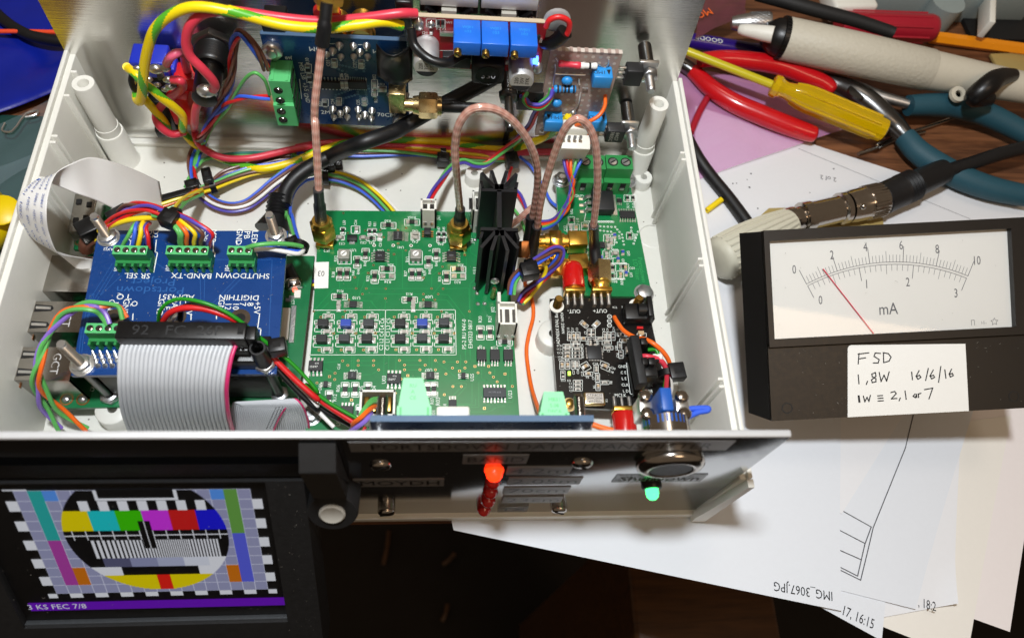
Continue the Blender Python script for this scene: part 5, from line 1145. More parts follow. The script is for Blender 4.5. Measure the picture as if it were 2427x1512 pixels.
# ------------------------------------------------------------------ blue breakout board
ZB = 30.0
bk = Board('circuit_board', 'blue breakout board with four green screw terminal rows and a grey ribbon connector', [KB(752, 597), KB(2202, 602), KC(2113, 722), KC(543, 733)], ZB, 1.6, 'pcb_blue'); b = bk
for t, x, y, s_, a in (('SR SEL', 1050, 945, 1.9, 180), ('BAND-TX', 1465, 945, 1.9, 180), ('SHUTDOWN', 1858, 945, 1.9, 180), ('ADF4351', 1352, 1108, 1.9, 180), ('DIGITHIN', 1830, 1112, 1.9, 180), ('I Q', 940, 1105, 1.9, 180), ('D2', 1190, 622, 1.8, -88), ('D1', 1140, 622, 1.8, -88), ('D0', 1090, 622, 1.8, -88), ('GND', 1010, 625, 1.6, -88), ('MSB', 1632, 640, 1.9, -88), ('LSB', 1585, 640, 1.9, -88), ('GND', 1392, 640, 1.9, -88), ('LED', 1948, 645, 1.9, -88), ('PB', 1890, 632, 1.9, -88), ('GND', 1830, 645, 1.9, -88), ('AXJ2', 830, 742, 1.0, 180), ('J02', 890, 885, 1.3, 90), ('J05', 1282, 885, 1.3, 90), ('J06', 1735, 885, 1.3, 90)): b.txt(KB, t, x, y, s_, a, 1.05)
for t, x, y, s_ in (('GND', 960, 215, 1.9), ('Q', 1030, 185, 1.8), ('I', 985, 150, 1.8), ('GND', 848, 215, 1.8), ('GND', 1228, 215, 1.9), ('LE', 1280, 205, 1.9), ('DATA', 1335, 215, 1.9), ('CLK', 1395, 205, 1.9), ('+5V', 1452, 225, 1.9), ('GND', 1690, 220, 1.9), ('12', 1745, 205, 1.9), ('10', 1805, 205, 1.9), ('7', 1858, 190, 1.9), ('8', 1915, 190, 1.9), ('+5V', 1968, 218, 1.9)): b.txt(KC, t, x, y, s_, -88, 1.0)
for pts in ([(1195, 672), (1186, 765), (1205, 765), (1175, 915)], [(1632, 680), (1630, 765), (1645, 765), (1622, 918)], [(1952, 685), (1955, 775), (1968, 775), (1950, 920)], [(1810, 680), (1812, 705)], [(1000, 680), (995, 710)], [(1380, 680), (1380, 710)]): b.line(KB, pts, 0.3)
for pts in ([(1985, 265), (1970, 375), (1995, 378), (1985, 480)], [(1017, 265), (1014, 308)], [(1462, 265), (1460, 308)], [(1655, 275), (1655, 300)], [(1203, 275), (1200, 308)], [(905, 180), (840, 180)]): b.line(KC, pts, 0.3)
for pts in ([(2080, 820), (2070, 1150)], [(1645, 820), (2080, 820)], [(860, 850), (690, 1120)], [(880, 865), (700, 1160)], [(900, 880), (720, 1165)], [(1530, 950), (1535, 1160)], [(1565, 950), (1560, 1160)], [(1800, 970), (1630, 1150)], [(1840, 970), (1650, 1160)], [(1200, 850), (1290, 910)], [(1970, 800), (2180, 780)], [(930, 940), (760, 1100)]): b.line(KB, pts, 0.14, True)
for pts in ([(690, 110), (620, 420), (600, 600)], [(705, 110), (640, 420), (625, 560)], [(720, 110), (655, 380)], [(640, 600), (660, 640)], [(2070, 110), (2050, 600)]): b.line(KC, pts, 0.14, True)
b.finish('silk', 'trace_blue')
k = MB(); k.text('Portsdown', D(*KB(1152, 1055), ZB + 0.03), 2.6, (-1, 0, 0), (0, -1, 0), sx=1.25); k.text('Project', D(*KB(1172, 992), ZB + 0.03), 2.6, (-1, 0, 0), (0, -1, 0), sx=1.25); k.build('etched_name', 'trace_blue', b.o, smooth=False)
def tblock(n, xc, yf, label, z=ZB):
    o = thing('screw_terminal', label, 'terminal block', (xc, yf + 3, z)); w = n * 2.54
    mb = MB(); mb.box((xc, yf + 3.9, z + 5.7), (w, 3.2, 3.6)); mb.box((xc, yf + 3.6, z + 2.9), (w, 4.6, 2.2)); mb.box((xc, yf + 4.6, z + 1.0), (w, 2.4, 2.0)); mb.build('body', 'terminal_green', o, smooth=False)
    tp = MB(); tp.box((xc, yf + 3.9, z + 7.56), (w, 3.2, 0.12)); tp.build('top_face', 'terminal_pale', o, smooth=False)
    for k in range(n):
        x = xc + (k - (n - 1) / 2) * 2.54
        so_ = MB().lathe((x, yf + 3.9, z + 7.66), (0, 0, 1), [(0, 1.0), (0.02, 1.0), (0.03, 0.01)], 14).build('screw_hole', 'hole', o); MB().lathe((x, yf + 3.9, z + 7.7), (0, 0, 1), [(0, 0.8), (0.06, 0.7), (0.07, 0.01)], 12).build('screw', 'nickel', so_)
        MB().box((x, yf + 3.9, z + 7.79), (1.3, 0.3, 0.04), 0.5 + k).build('slot', 'hole', so_)
    for k in range(n + 1):
        x = xc + (k - n / 2) * (2.54 - 0.1)
        mb = MB(); mb.box((x, yf + 1.9, z + 2.6), (0.75, 3.2, 2.4)); mb.box((x, yf + 0.9, z + 0.8), (0.75, 1.4, 1.6)); mb.build('rib', 'terminal_green', o, smooth=False)
    return o
def dxy(K, x, y, z): p = D(*K(x, y), z); return p.x, p.y
x, y = dxy(KB, 1040, 925, ZB); tblock(4, x, y, 'four way green terminal labelled SR SEL on the blue board')
x, y = dxy(KB, 1468, 925, ZB); tblock(5, x, y, 'five way green terminal labelled BAND-TX on the blue board')
x, y = dxy(KB, 1862, 925, ZB); tblock(3, x, y, 'three way green terminal labelled SHUTDOWN on the blue board')
x, y = dxy(KC, 845, 548, ZB); tblock(4, x, y, 'four way green terminal beside the ribbon connector on the blue board')
nut_and_screw(b.o, b.w(KB, 832, 655), 12.5); nut_and_screw(b.o, b.w(KB, 2112, 640), 12.5); nut_and_screw(b.o, b.w(KC, 630, 655), 15)
p = b.w(KC, 2030, 655); MB().hexa(p, (0, 0, 1), 2.2, 3.2).build('nut', 'bright_steel', b.o)
MB().lathe(p + Vector((0, 0, 2)), (0, 0, 1), [(0, 2.4), (6, 2.4), (10.5, 2.3), (10.5, 1.8), (8, 1.7)], 18, cap=False).build('sleeve', 'black_rubber', b.o)
for x, y, z0 in ((640, 690, 0), (2050, 690, 0)):
    p = b.w(KC, x, y); MB().cyl((p.x, p.y, ZPI), (p.x, p.y, ZB - 1.7), 1.5).build('standoff', 'dark_steel', b.o); MB().hexa((p.x, p.y, ZPI), (0, 0, 1), 2.4, 3.1).build('standoff_nut', 'steel', b.o)
for x, y in ((870, 300), (1345, 285), (1835, 300)):
    p = b.w(KC, x, y); MB().lathe(p, (0, 0, 1), [(0, 3.2), (0.3, 3.2), (0.3, 1.7), (0.1, 1.6)], 22, cap=False).build('washer', 'nickel', b.o); MB().cyl(p, p + Vector((0, 0, 0.25)), 1.7).build('hole', 'hole', b.o)
for k, x in enumerate((720, 775, 830, 885)):
    for yy, r in ((560, 0), (600, 0), (640, 1)):
        p = b.w(KC, x + (yy - 560) * 0.35, yy + 20); MB().lathe(p, (0, 0, 1), [(0, 0.9), (0.4, 0.7), (1.6, 0.25), (1.7, 0.01)], 8).build('solder_joint', 'solder', b.o)
    MB().tube([b.w(KC, x, 560, 1.5), b.w(KC, x + 15, 600, 1.0), b.w(KC, x + 30, 665, 0.4)], 0.28, 6).build('pin', 'bright_steel', b.o)
b.silk.v and None
specks(bk.o, (-108, 93, ZB + 0.02), (58, 0, 0), (0, 48, 0), 170, 0.16)
# grey ribbon connector
ic = thing('ribbon_connector', 'long black 26 way ribbon connector on the blue board', 'connector', (-71.5, 98, ZB))
MB().box((-71.4, 98.0, 43.6), (35.4, 5.4, 6.8), bev=0.3).build('cap', 'black_plastic', ic); MB().box((-71.4, 97.6, 37.6), (34.6, 5.8, 5.0), bev=0.3).build('socket', 'black_plastic', ic); MB().box((-70.0, 97.5, 33.0), (42, 8.6, 5.6), bev=0.4).build('shroud', 'black_plastic', ic)
MB().box((-52.6, 98, 43), (2.8, 4.4, 5.5), bev=0.3).build('latch', 'black_plastic', ic); MB().box((-55.2, 98.2, 47.02), (1.6, 2.8, 0.1)).build('notch', 'hole', ic)
for k in range(26): MB().box((-71.4 + (k - 12.5) * 1.27, 95.2, 41.0), (0.7, 0.5, 2.0)).build('tooth', 'black_matt', ic)
k = MB(); k.text('92   FC  26P', (-72.5, 98.0, 47.03), 3.0, sx=1.15); k.build('moulded_text', 'ic_black', ic, smooth=False)
# grey ribbon cable
rc = thing('ribbon_cable', 'grey flat ribbon cable with one crimson edge running to the front panel', 'ribbon cable', (-71, 80, 0))
def lerp2(a, c_, t): return (a[0] + (c_[0] - a[0]) * t, a[1] + (c_[1] - a[1]) * t)
Lp = [((960, 462), 42.3), ((950, 480), 42.2), ((922, 560), 41.5), ((914, 690), 39.0), ((916, 820), 34.5), ((938, 1000), 24), ((990, 1160), 10), ((1010, 1230), 4)]
Rp = [((1818, 462), 42.3), ((1812, 480), 42.2), ((1772, 590), 41.5), ((1742, 740), 39.0), ((1733, 860), 34.5), ((1748, 1030), 24), ((1780, 1160), 10), ((1790, 1230), 4)]
L2 = [((1762, 1210), 4), ((1768, 1100), 12), ((1775, 1000), 19), ((1790, 942), 22), ((1850, 960), 21.5), ((1930, 1060), 14), ((1960, 1210), 4)]
R2 = [((2070, 1210), 4), ((2110, 1110), 12), ((2170, 1000), 19), ((2250, 914), 22), ((2305, 955), 21.5), ((2350, 1060), 14), ((2372, 1210), 4)]
for k in range(26):
    t = k / 25; mm = 'w_magenta' if k == 25 else 'cable_grey'
    mb = MB(); mb.tube([D(*KC(*lerp2(l[0], r[0], t)), l[1]) for l, r in zip(Lp, Rp)], 0.64, 8, sub=6)
    mb.build('conductor', mm, rc)
    MB().tube([D(*KC(*lerp2(l[0], r[0], t)), l[1] + (0.02 * k)) for l, r in zip(L2, R2)], 0.3, 7, sub=6).build('conductor', mm, rc)
k = MB()
for j in range(3):
    for i in range(14):
        p = D(*KC(2040 + j * 26 + i * 5.5, 1140 - i * 12 - j * 4), 22); k.disc(p + Vector((0, 0, 0.3)), 0.22, 5)
k.build('printed_marks', 'ink', rc, smooth=False)

# ------------------------------------------------------------------ white flat flexible cable looping over the left wall
ff = thing('flat_cable', 'white flat flexible cable looped over the left case wall', 'flat cable', (-120, 140, 20))
# two edges of the strip, from the rear free end round the loop to under the blue board
E1 = [((1215, 225), 14), ((1050, 145), 26), ((850, 72), 38), ((690, 40), 45), ((560, 80), 50), ((430, 160), 53), ((365, 330), 54), ((352, 480), 52), ((372, 620), 46), ((440, 770), 38), ((560, 800), 30), ((720, 822), 24)]
E2 = [((1250, 420), 8), ((1100, 470), 18), ((900, 440), 28), ((740, 370), 36), ((600, 320), 42), ((300, 215), 50), ((170, 300), 50), ((130, 400), 48), ((150, 520), 43), ((250, 660), 36), ((450, 780), 27), ((690, 980), 18)]
A = spline([D(*KB(*q), z) for q, z in E1], 8); B_ = spline([D(*KB(*q), z) for q, z in E2], 8)
mb = MB(); n = len(A); NC = 16; vs = []
for i in range(n):
    tg = (A[min(i + 1, n - 1)] - A[max(i - 1, 0)]); nr = tg.cross(B_[i] - A[i]).normalized()
    for j in range(NC * 2 + 1):
        p = A[i].lerp(B_[i], j / (NC * 2)); vs.append(p + nr * (0.1 if j % 2 else -0.06))
W_ = NC * 2 + 1; N = len(vs)
fs = [(i * W_ + j, i * W_ + j + 1, (i + 1) * W_ + j + 1, (i + 1) * W_ + j) for i in range(n - 1) for j in range(W_ - 1)]
mb.add(vs, fs); fo = mb.build('strip', 'ffc_white', ff, ang=80)
md = fo.modifiers.new('thickness', 'SOLIDIFY'); md.thickness = 0.0002
k = MB()
def ffp(s_, t_):                            # s along the strip (0..1), t across
    f_ = s_ * (n - 1); i = min(int(f_), n - 2); u = f_ - i
    return A[i].lerp(A[i + 1], u).lerp(B_[i].lerp(B_[i + 1], u), t_)
for ti, txt in ((0.12, 'AWM  20861  105C  60V  VW'), (0.36, 'AWM  20861  105C  60V  VW'), (0.6, '20861  105C  60V  VW'), (0.83, '20861  105C  60V')):
    tv, tf, tw, _h = text_geo(txt); s0, s1 = 0.46, 0.80; vs = []
    for q in tv:
        s_ = s0 + (s1 - s0) * q[0] / tw; t_ = ti - (q[1] - 0.35) * 0.11
        p = ffp(s_, t_); e = 0.004; nr = (ffp(s_ + e, t_) - p).cross(ffp(s_, t_ + 0.02) - p).normalized()
        if nr.dot(Vector((0, 0, CAM_H)) - p) < 0: nr = -nr
        vs.append(p + nr * 0.42)
    k.add(vs, tf)
k.build('printed_text', 'ffc_ink', ff, smooth=False)

# ------------------------------------------------------------------ blue lamp board behind the front panel
lbd = thing('circuit_board', 'narrow blue circuit board standing upright just behind the front panel', 'circuit board', (12, 63, 40))
MB().box((12, 62.8, 56), (54.6, 1.6, 32)).build('substrate', 'pcb_navy', lbd, smooth=False)
MB().box((12, 62.8, 72.15), (54.6, 1.62, 0.3)).build('cut_edge', 'pcb_edge_blue', lbd, smooth=False)
def mint(x0, x1, x2, x3, yb, yf, z1, z0, label, txts):
    o = thing('terminal_plug', label, 'terminal plug', ((x0 + x1) / 2, (yb + yf) / 2, z0))
    mb = MB(); ym = yf + (yb - yf) * 0.45
    mb.prism([(x2, yf), (x3, yf), (x3, ym), (x2, ym)], z0, z1); mb.prism([(x2 + 0.3, ym), (x3 - 0.3, ym), (x1, yb), (x0, yb)], z0 + 1, z1 - 0.2); mb.build('body', 'plug_mint', o, smooth=False)
    for xx in (x2 + 0.9, x3 - 0.9): MB().box((xx, (yf + ym) / 2, z1 + 0.05), (0.6, (ym - yf) * 0.9, 0.1)).build('groove', 'terminal_pale', o)
    k = MB(); [k.text(t, ((x0 + x1) / 2, yb - 2.2 - 1.7 * i, z1 - 0.12), 1.0) for i, t in enumerate(txts)]; k.build('moulded_text', 'terminal_pale', o, smooth=False)
mint(-8.2, -3.1, -9.6, -0.7, 78.5, 64, 60, 50, 'mint green terminal plug in front of the large green board', ('RU', 'A', 'CE'))
p0 = D(*KA(330, 1025), 60); p1 = D(*KA(505, 1025), 60); p2 = D(*KA(285, 1200), 60); p3 = D(*KA(562, 1200), 60)
mint(p0.x, p1.x, p2.x, p3.x, p0.y, 64, 60, 50, 'mint green terminal plug in front of the black board', ('MB31', '5.08', 'DECA'))
for x, y in ((362, 215), (1325, 205)):
    p = fpt(x, y); pr_ = [(0, 1.5)] + [q for k in range(30) for q in ((0.2 + k * 0.5, 1.5), (0.45 + k * 0.5, 1.3))] + [(15.6, 1.2)]
    MB().lathe((p.x, 58.2, p.z + 2), (0, 1, 0), pr_, 14).build('screw', 'nickel', lbd); MB().hexa((p.x, 64, p.z + 2), (0, 1, 0), 2.4, 3.2).build('nut', 'steel', lbd); MB().hexa((p.x, 58.4, p.z + 2), (0, 1, 0), 3.2, 3.0).build('spacer', 'steel', lbd)
MB().box(D(*KN(1535, 1190), 62), (8.4, 3, 8), bev=0.6).build('socket', 'white_plastic', lbd)
# white relay style connector on the front of the green board
o = thing('pin_connector', 'white open connector at the front left of the green board', 'connector', D(*KN(825, 1200), ZM))
p = D(*KN(825, 1110), ZM + 6); mb = MB()
for c_, s_ in (((0, 4.0, 0), (11, 0.7, 10)), ((0, -4.0, 0), (11, 0.7, 10)), ((-5.2, 0, 0), (0.7, 8.6, 10)), ((5.2, 0, 0), (0.7, 8.6, 10))): mb.box(p + Vector(c_), s_)
mb.build('shell', 'white_plastic', o, smooth=False)
for kx in (-3.5, -1.2, 1.2, 3.5): MB().box(p + Vector((kx, 0, 1)), (1.6, 5, 6), bev=0.2).build('contact', 'brass', o)

# ------------------------------------------------------------------ navy relay board on the rear panel
KR2 = crop(900, 0, 2.362); KR3 = crop(1600, 0, 2.1); KR1 = crop(450, 100, 3.2877)
YR = 192.0
def r2(x, y, o=0.0): return DY(*KR2(x, y), YR) + Vector((0, -o, 0))
rb = thing('circuit_board', 'navy blue switch board with shiny solder joints on the rear panel', 'circuit board', (-33, 193, 27))
MB().box((-33.3, YR + 0.8, 47.0), (46.0, 1.6, 41.0)).build('substrate', 'pcb_navy', rb, smooth=False); MB().box((-33.3, YR + 0.8, 67.6), (46, 1.62, 0.25)).build('cut_edge', 'pcb_edge_blue', rb, smooth=False)
UX, UZ = Vector((1, 0, 0)), Vector((0, 0, 1))
sk_ = MB()
def rt(t, x, y, s_, a=0, sx=1.0):
    r = math.radians(a); sk_.text(t, r2(x, y, 0.04), s_, UX * math.cos(r) + UZ * math.sin(r), -UX * math.sin(r) + UZ * math.cos(r), sx=sx)
for t, x, y, s_, a in (('4M', 800, 460, 1.9, 180), ('M', 1368, 482, 1.7, 180), ('2M', 900, 1045, 1.9, 0), ('70CM', 1465, 1070, 1.9, 0), ('IN', 1570, 700, 2.0, 90), ('MSB', 680, 622, 1.5, -85), ('LSB', 697, 710, 1.5, -85), ('+3-5', 715, 810, 1.5, -85), ('GND', 730, 912, 1.5, -85), ('R10', 732, 570, 1.2, 90), ('R11', 770, 800, 1.2, 90), ('J6B', 557, 543, 1.2, 180), ('C06', 1050, 715, 1.2, 90), ('C07', 1098, 715, 1.2, 90), ('U01', 1095, 835, 1.1, 180), ('R02', 1355, 722, 1.2, 90), ('R01', 1370, 935, 1.2, 90), ('C01', 1425, 785, 1.0, 180), ('C02', 1175, 605, 1.2, 90), ('C03', 925, 590, 1.2, 90), ('C05', 1205, 955, 1.2, 90), ('C04', 968, 950, 1.2, 90), ('R03', 855, 970, 1.1, 90)): rt(t, x, y, s_, a)
def rv_line(pts, w=0.22): sk_.line([r2(x, y, 0.03) for x, y in pts], w, (0, -1, 0))
for x0, y0, x1, y1 in ((712, 600, 770, 680), (728, 690, 790, 770), (955, 550, 1010, 630), (1210, 560, 1260, 640), (1330, 745, 1385, 830), (1330, 835, 1385, 895), (1395, 805, 1468, 855), (870, 925, 928, 990), (1000, 910, 1050, 985), (1240, 915, 1288, 985), (1030, 740, 1120, 825)): rv_line([(x0, y0), (x1, y0), (x1, y1), (x0, y1), (x0, y0)])
rv_line([(940, 410), (985, 410)]); rv_line([(1205, 418), (1240, 418)]); rv_line([(1020, 1095), (1060, 1098)]); rv_line([(1548, 778), (1600, 778)]); rv_line([(660, 740), (680, 920)]); rv_line([(1280, 735), (1285, 825)])
sk_.build('silkscreen', 'silk', rb, smooth=False)
vi = MB()
def dots(pts, st=1.0):
    wp = [r2(x, y, 0.03) for x, y in pts]
    for i in range(len(wp) - 1):
        n_ = max(1, int((wp[i + 1] - wp[i]).length / st))
        for k in range(n_):
            p = wp[i].lerp(wp[i + 1], k / n_); m0 = len(vi.v)
            vi.lathe(p, (0, -1, 0), [(0, 0.45), (0.02, 0.45), (0.02, 0.22)], 8, cap=False)
for pts in ([(950, 570), (960, 620), (1090, 675)], [(1015, 560), (1030, 605), (1185, 640)], [(1190, 560), (1190, 670)], [(1270, 560), (1265, 640), (1250, 690)], [(1135, 840), (1000, 885), (985, 970)], [(1205, 835), (1200, 880), (1065, 920), (1060, 980)], [(1205, 880), (1225, 900), (1235, 985)], [(1275, 860), (1300, 985)], [(1290, 800), (1320, 855), (1480, 850)]): dots(pts)
vi.build('vias', 'via_blue', rb, smooth=False, kind='stuff')
for x, y, r in ((970, 470, 1.35), (1032, 420, 1.35), (1160, 425, 1.3), (1222, 482, 1.3), (1285, 425, 1.35), (915, 505, 1.2), (1045, 525, 1.2), (1165, 525, 1.2), (1295, 525, 1.2), (970, 1010, 1.4), (1040, 1050, 1.4), (1098, 1015, 1.4), (980, 1085, 1.2), (1105, 1085, 1.2), (1205, 1015, 1.35), (1270, 1060, 1.4), (1335, 1025, 1.4), (1215, 1085, 1.2), (1330, 1095, 1.2), (1510, 780, 0.9), (1635, 790, 0.9), (1490, 880, 0.9), (1660, 880, 0.9)):
    MB().lathe(r2(x, y), (0, -1, 0), [(0, r), (r * 0.5, r * 0.85), (r * 1.1, r * 0.4), (r * 1.6, r * 0.28), (r * 1.7, 0.01)], 12).build('solder_joint', 'solder', rb)
def rchip(x, y, w, h, mt, pins, t_=1.2):
    mb = MB(); p = r2(x, y); mb.box(p + Vector((0, -t_ / 2 - 0.1, 0)), (w, t_, h), m=0)
    for k in range(pins):
        for sg in (-1, 1): mb.box(p + Vector(((k - (pins - 1) / 2) * (w * 0.9 / max(1, pins - 1)), -0.25, sg * (h / 2 + 0.7))), (w * 0.9 / pins * 0.45, 0.3, 1.4), m=1)
    mb.build('chip', [mt, 'solder'], rb, smooth=False)
rchip(950, 775, 6.6, 3.0, 'ic_black', 6); rchip(1200, 775, 6.2, 3.2, 'ic_black', 10)
for x, y, a in ((740, 640, 1), (757, 728, 1), (983, 590, 1), (1235, 600, 1), (1357, 785, 1), (1357, 865, 1), (1430, 830, 0), (898, 958, 1), (1025, 945, 1), (1264, 950, 1), (1055, 782, 1), (1098, 780, 1)):
    p = r2(x, y); mb = MB(); d_ = (1.3, 0.8, 2.2) if a else (2.2, 0.8, 1.3); mb.box(p + Vector((0, -0.4, 0)), d_, m=0)
    for sg in (-1, 1): mb.box(p + Vector((0 if a else sg * 1.1, -0.42, sg * 1.1 if a else 0)), (1.35, 0.85, 0.6) if a else (0.6, 0.85, 1.35), m=1)
    mb.build('surface_mount_part', ['cap_grey' if x > 950 else 'resistor_black', 'solder'], rb, smooth=False)
p = r2(410, 450); MB().hexa(p, (0, -1, 0), 2.6, 3.4).build('nut', 'bright_steel', rb); MB().lathe(p + Vector((0, -2.5, 0)), (0, -1, 0), [(0, 1.9), (0.6, 1.5), (0.62, 0.01)], 14).build('screw', 'steel', rb)
p = r2(1610, 1110); MB().hexa(p, (0, -1, 0), 2.6, 3.2).build('nut', 'bright_steel', rb); MB().lathe(p + Vector((0, -2.5, 0)), (0, -1, 0), [(0, 1.6), (0.6, 1.4), (0.62, 0.01)], 14).build('screw', 'steel', rb)
for x in (990, 1225):
    p = r2(x, 340); MB().lathe((p.x, 193.8, p.z - 3), (0, 1, 0), [(0, 3.6), (10, 3.6)], 20).build('coax_socket', 'gold', rb); MB().lathe((p.x, 197, p.z - 3), (0, 1, 0), [(0, 4.4), (2, 4.4)], 6).build('coax_nut', 'gold', rb)
MB().box((-52, 197.5, 69), (7, 9, 3), bev=0.3).build('spacer_block', 'black_plastic', rb)
# green four way terminal on its left
tg_ = thing('screw_terminal', 'pale green four way screw terminal at the left end of the navy board', 'terminal block', (-51, 187, 37))
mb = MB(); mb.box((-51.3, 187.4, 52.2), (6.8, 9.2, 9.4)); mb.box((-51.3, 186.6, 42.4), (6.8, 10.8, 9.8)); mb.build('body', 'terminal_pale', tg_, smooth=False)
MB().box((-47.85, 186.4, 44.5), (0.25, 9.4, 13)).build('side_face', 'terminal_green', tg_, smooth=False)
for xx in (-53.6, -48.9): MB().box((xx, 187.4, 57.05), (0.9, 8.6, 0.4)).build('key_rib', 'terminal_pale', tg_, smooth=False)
for k, (x, y) in enumerate(((462, 845), (480, 938), (490, 1038), (507, 1115))):
    p = DY(*KR2(x, y), 181.0); so_ = MB().lathe(p, (0, -1, 0), [(0, 1.5), (0.05, 1.5), (0.06, 0.01)], 16).build('screw_hole', 'hole', tg_); MB().lathe(p, (0, -1, 0), [(0, 1.2), (0.2, 1.1), (0.21, 0.01)], 14).build('screw', 'nickel', so_); MB().box(p + Vector((0, -0.24, 0)), (2.0, 0.06, 0.4), R=Matrix.Rotation(0.5 + k, 3, 'Y')).build('slot', 'hole', so_)
    MB().box((-47.6, 186, p.z + 0.6), (0.3, 8, 0.7)).build('slot', 'hole', tg_)
# gold right angle socket and black cable plug at its right
gs = thing('coax_plug', 'gold coax plug with black sleeve on the navy board', 'coax plug', r2(1580, 940))
p = DY(*KR2(1570, 930), 187); MB().box(p + Vector((0, 1.5, 0)), (5.6, 7, 9.5), bev=0.3).build('block', 'pale_gold', gs)
a0 = DY(*KR2(1640, 975), 186); MB().lathe(a0, (1, 0, 0), [(0, 2.3), (2.8, 2.3), (2.8, 3.0), (5.4, 3.4)], 20).build('barrel', 'pale_gold', gs); MB().hexa(a0 + Vector((4.8, 0, 0)), (1, 0, 0), 6.4, 4.5).build('coupling_nut', 'pale_gold', gs); MB().lathe(a0 + Vector((11, 0, 0)), (1, 0, 0), [(0, 3.4), (1.6, 3.2), (1.7, 2.2)], 20).build('collar', 'pale_gold', gs)
MB().lathe(a0 + Vector((12.2, 0, 0)), (1, 0, 0), [(0, 2.2), (8.5, 2.1), (8.6, 1.7), (16, 1.6)], 16).build('sleeve', 'black_rubber', gs)
# black tape
tp = MB(); q0 = [(1385, 310, 14), (1700, 330, 14), (1712, 650, 12), (1395, 640, 2.5)]
vs = []
for i in range(9):
    for j in range(9):
        a, c_ = i / 8, j / 8; x = (1385 + 320 * a) + 5 * c_; y = 315 + 325 * c_ + 15 * a; o_ = 3 + 5 * math.sin(a * 2.6 + 0.3) * (1 - 0.4 * c_) + 1.0 * math.sin(5 * c_ + 4 * a)
        vs.append(r2(x, y, o_))
tp.add(vs, [(i * 9 + j, (i + 1) * 9 + j, (i + 1) * 9 + j + 1, i * 9 + j + 1) for i in range(8) for j in range(8)])
o = tp.build('insulating_tape', 'black_plastic', label='crumpled black insulating tape beside the red converter board', cat='tape'); o.modifiers.new('thickness', 'SOLIDIFY').thickness = 0.0003

# ------------------------------------------------------------------ red converter board
YD = 188.0
def r3(x, y, o=0.0, Y_=YD): return DY(*KR3(x, y), Y_) + Vector((0, -o, 0))
dc = thing('circuit_board', 'red voltage converter board with three blue trimmers and two silver capacitors', 'circuit board', (12.5, 189, 60))
MB().box((12.7, YD + 0.8, 71.0), (41.4, 1.6, 20.5)).build('substrate', 'pcb_red', dc, smooth=False); MB().box((12.7, YD + 0.8, 81.35), (41.4, 1.62, 0.25)).build('cut_edge', 'pcb_edge', dc, smooth=False)
for k, x in enumerate((4.4, 12.9, 21.7)):
    mb = MB(); mb.box((x + 4.1, 182.8, 79.0), (8.2, 9.8, 5.0), bev=0.25); o = mb.build('trimmer', 'blue_trimpot', dc)
    MB().lathe((x + 1.3, 177.8, 78.4), (0, -1, 0), [(0, 1.2), (1.6, 1.2), (1.8, 1.0), (1.8, 0.01)], 14).build('adjuster', 'brass', o); MB().box((x + 1.3, 175.95, 78.4), (2.0, 0.1, 0.35), R=Matrix.Rotation(0.7, 3, 'Y')).build('slot', 'hole', o)
    kk = MB(); [kk.text(t, (x + 4.2, 184.5 - i * 1.8, 81.53), 1.1) for i, t in enumerate(('WJ01', '103'))]; kk.build('marking', 'cap_blue', o, smooth=False)
for x, y, lab in ((165, 460, 1), (950, 590, 2)):
    p = r3(x, y + 60 if lab == 1 else y + 50, 0, 180.0); c_ = Vector((p.x, 0, p.z))
    o = MB().lathe((c_.x, 187.9, c_.z), (0, -1, 0), [(0, 3.9), (1.2, 4.0), (1.8, 3.75), (2.4, 4.0), (9.4, 4.0), (10, 3.7), (10.05, 0.01)], 28).build('capacitor', 'satin_alu', dc)
    MB().lathe((c_.x, 177.8, c_.z), (0, -1, 0), [(0, 3.6), (0.06, 3.55), (0.07, 0.01)], 28).build('top_disc', 'cap_grey', o)
    cr_ = MB(); cr_.extr([(c_.x + 3.5 * math.cos(a), 177.7, c_.z + 3.5 * math.sin(a)) for a in [PI * 1.14 + k * (PI * 0.72) / 8 for k in range(9)]], (0, -0.05, 0)); cr_.build('polarity_mark', 'ink', o, smooth=False)
    kk = MB(); [kk.text(t, (c_.x - 1.7 + i * 1.7, 177.66, c_.z + 0.7), 1.25, (0, 0, 1), (-1, 0, 0)) for i, t in enumerate(('220', '35V', 'SYK'))]; kk.build('marking', 'ink', o, smooth=False)
p = r3(675, 590, 0, 183.0); MB().box((p.x, 184.5, p.z), (10.4, 7, 8.4), bev=1.2).build('choke', 'black_matt', dc); o = MB().lathe((p.x, 181.0, p.z), (0, -1, 0), [(0, 4.0), (0.3, 4.0), (0.3, 3.7), (0.1, 3.6), (0.1, 0.01)], 28).build('choke_core', 'black_plastic', dc)
kk = MB(); kk.text('330', (p.x, 180.88, p.z), 2.2); kk.build('marking', 'label_smoke', o, smooth=False)
p = r3(415, 470); MB().box(p + Vector((0, -1.4, 0)), (9.0, 2.8, 4.6), bev=0.2).build('chip', 'ic_black', dc)
for x, y in ((100, 195), (1085, 560)): MB().ball(r3(x, y), 2.0, n=10, sq=(0.9, 1.0, 1.2)).build('solder_joint', 'solder', dc)
MB().box(r3(1068, 485, 0.8), (1.6, 1.4, 2.4)).build('status_lamp', 'glow_blue', dc)
for x, y in ((265, 205), (300, 205), (265, 180), (300, 180), (205, 265), (1095, 300), (1110, 330), (285, 530), (525, 490), (830, 510)): MB().box(r3(x, y, 0.4), (0.9, 0.8, 1.3)).build('surface_mount_part', random.choice(('solder', 'ic_black')), dc)
MB().box(r3(335, 270, 0.6), (4.4, 0.9, 1.4)).build('jumper', 'bright_steel', dc); MB().ball(r3(205, 200), 1.3, n=8).build('solder_joint', 'solder', dc)
kk = MB()
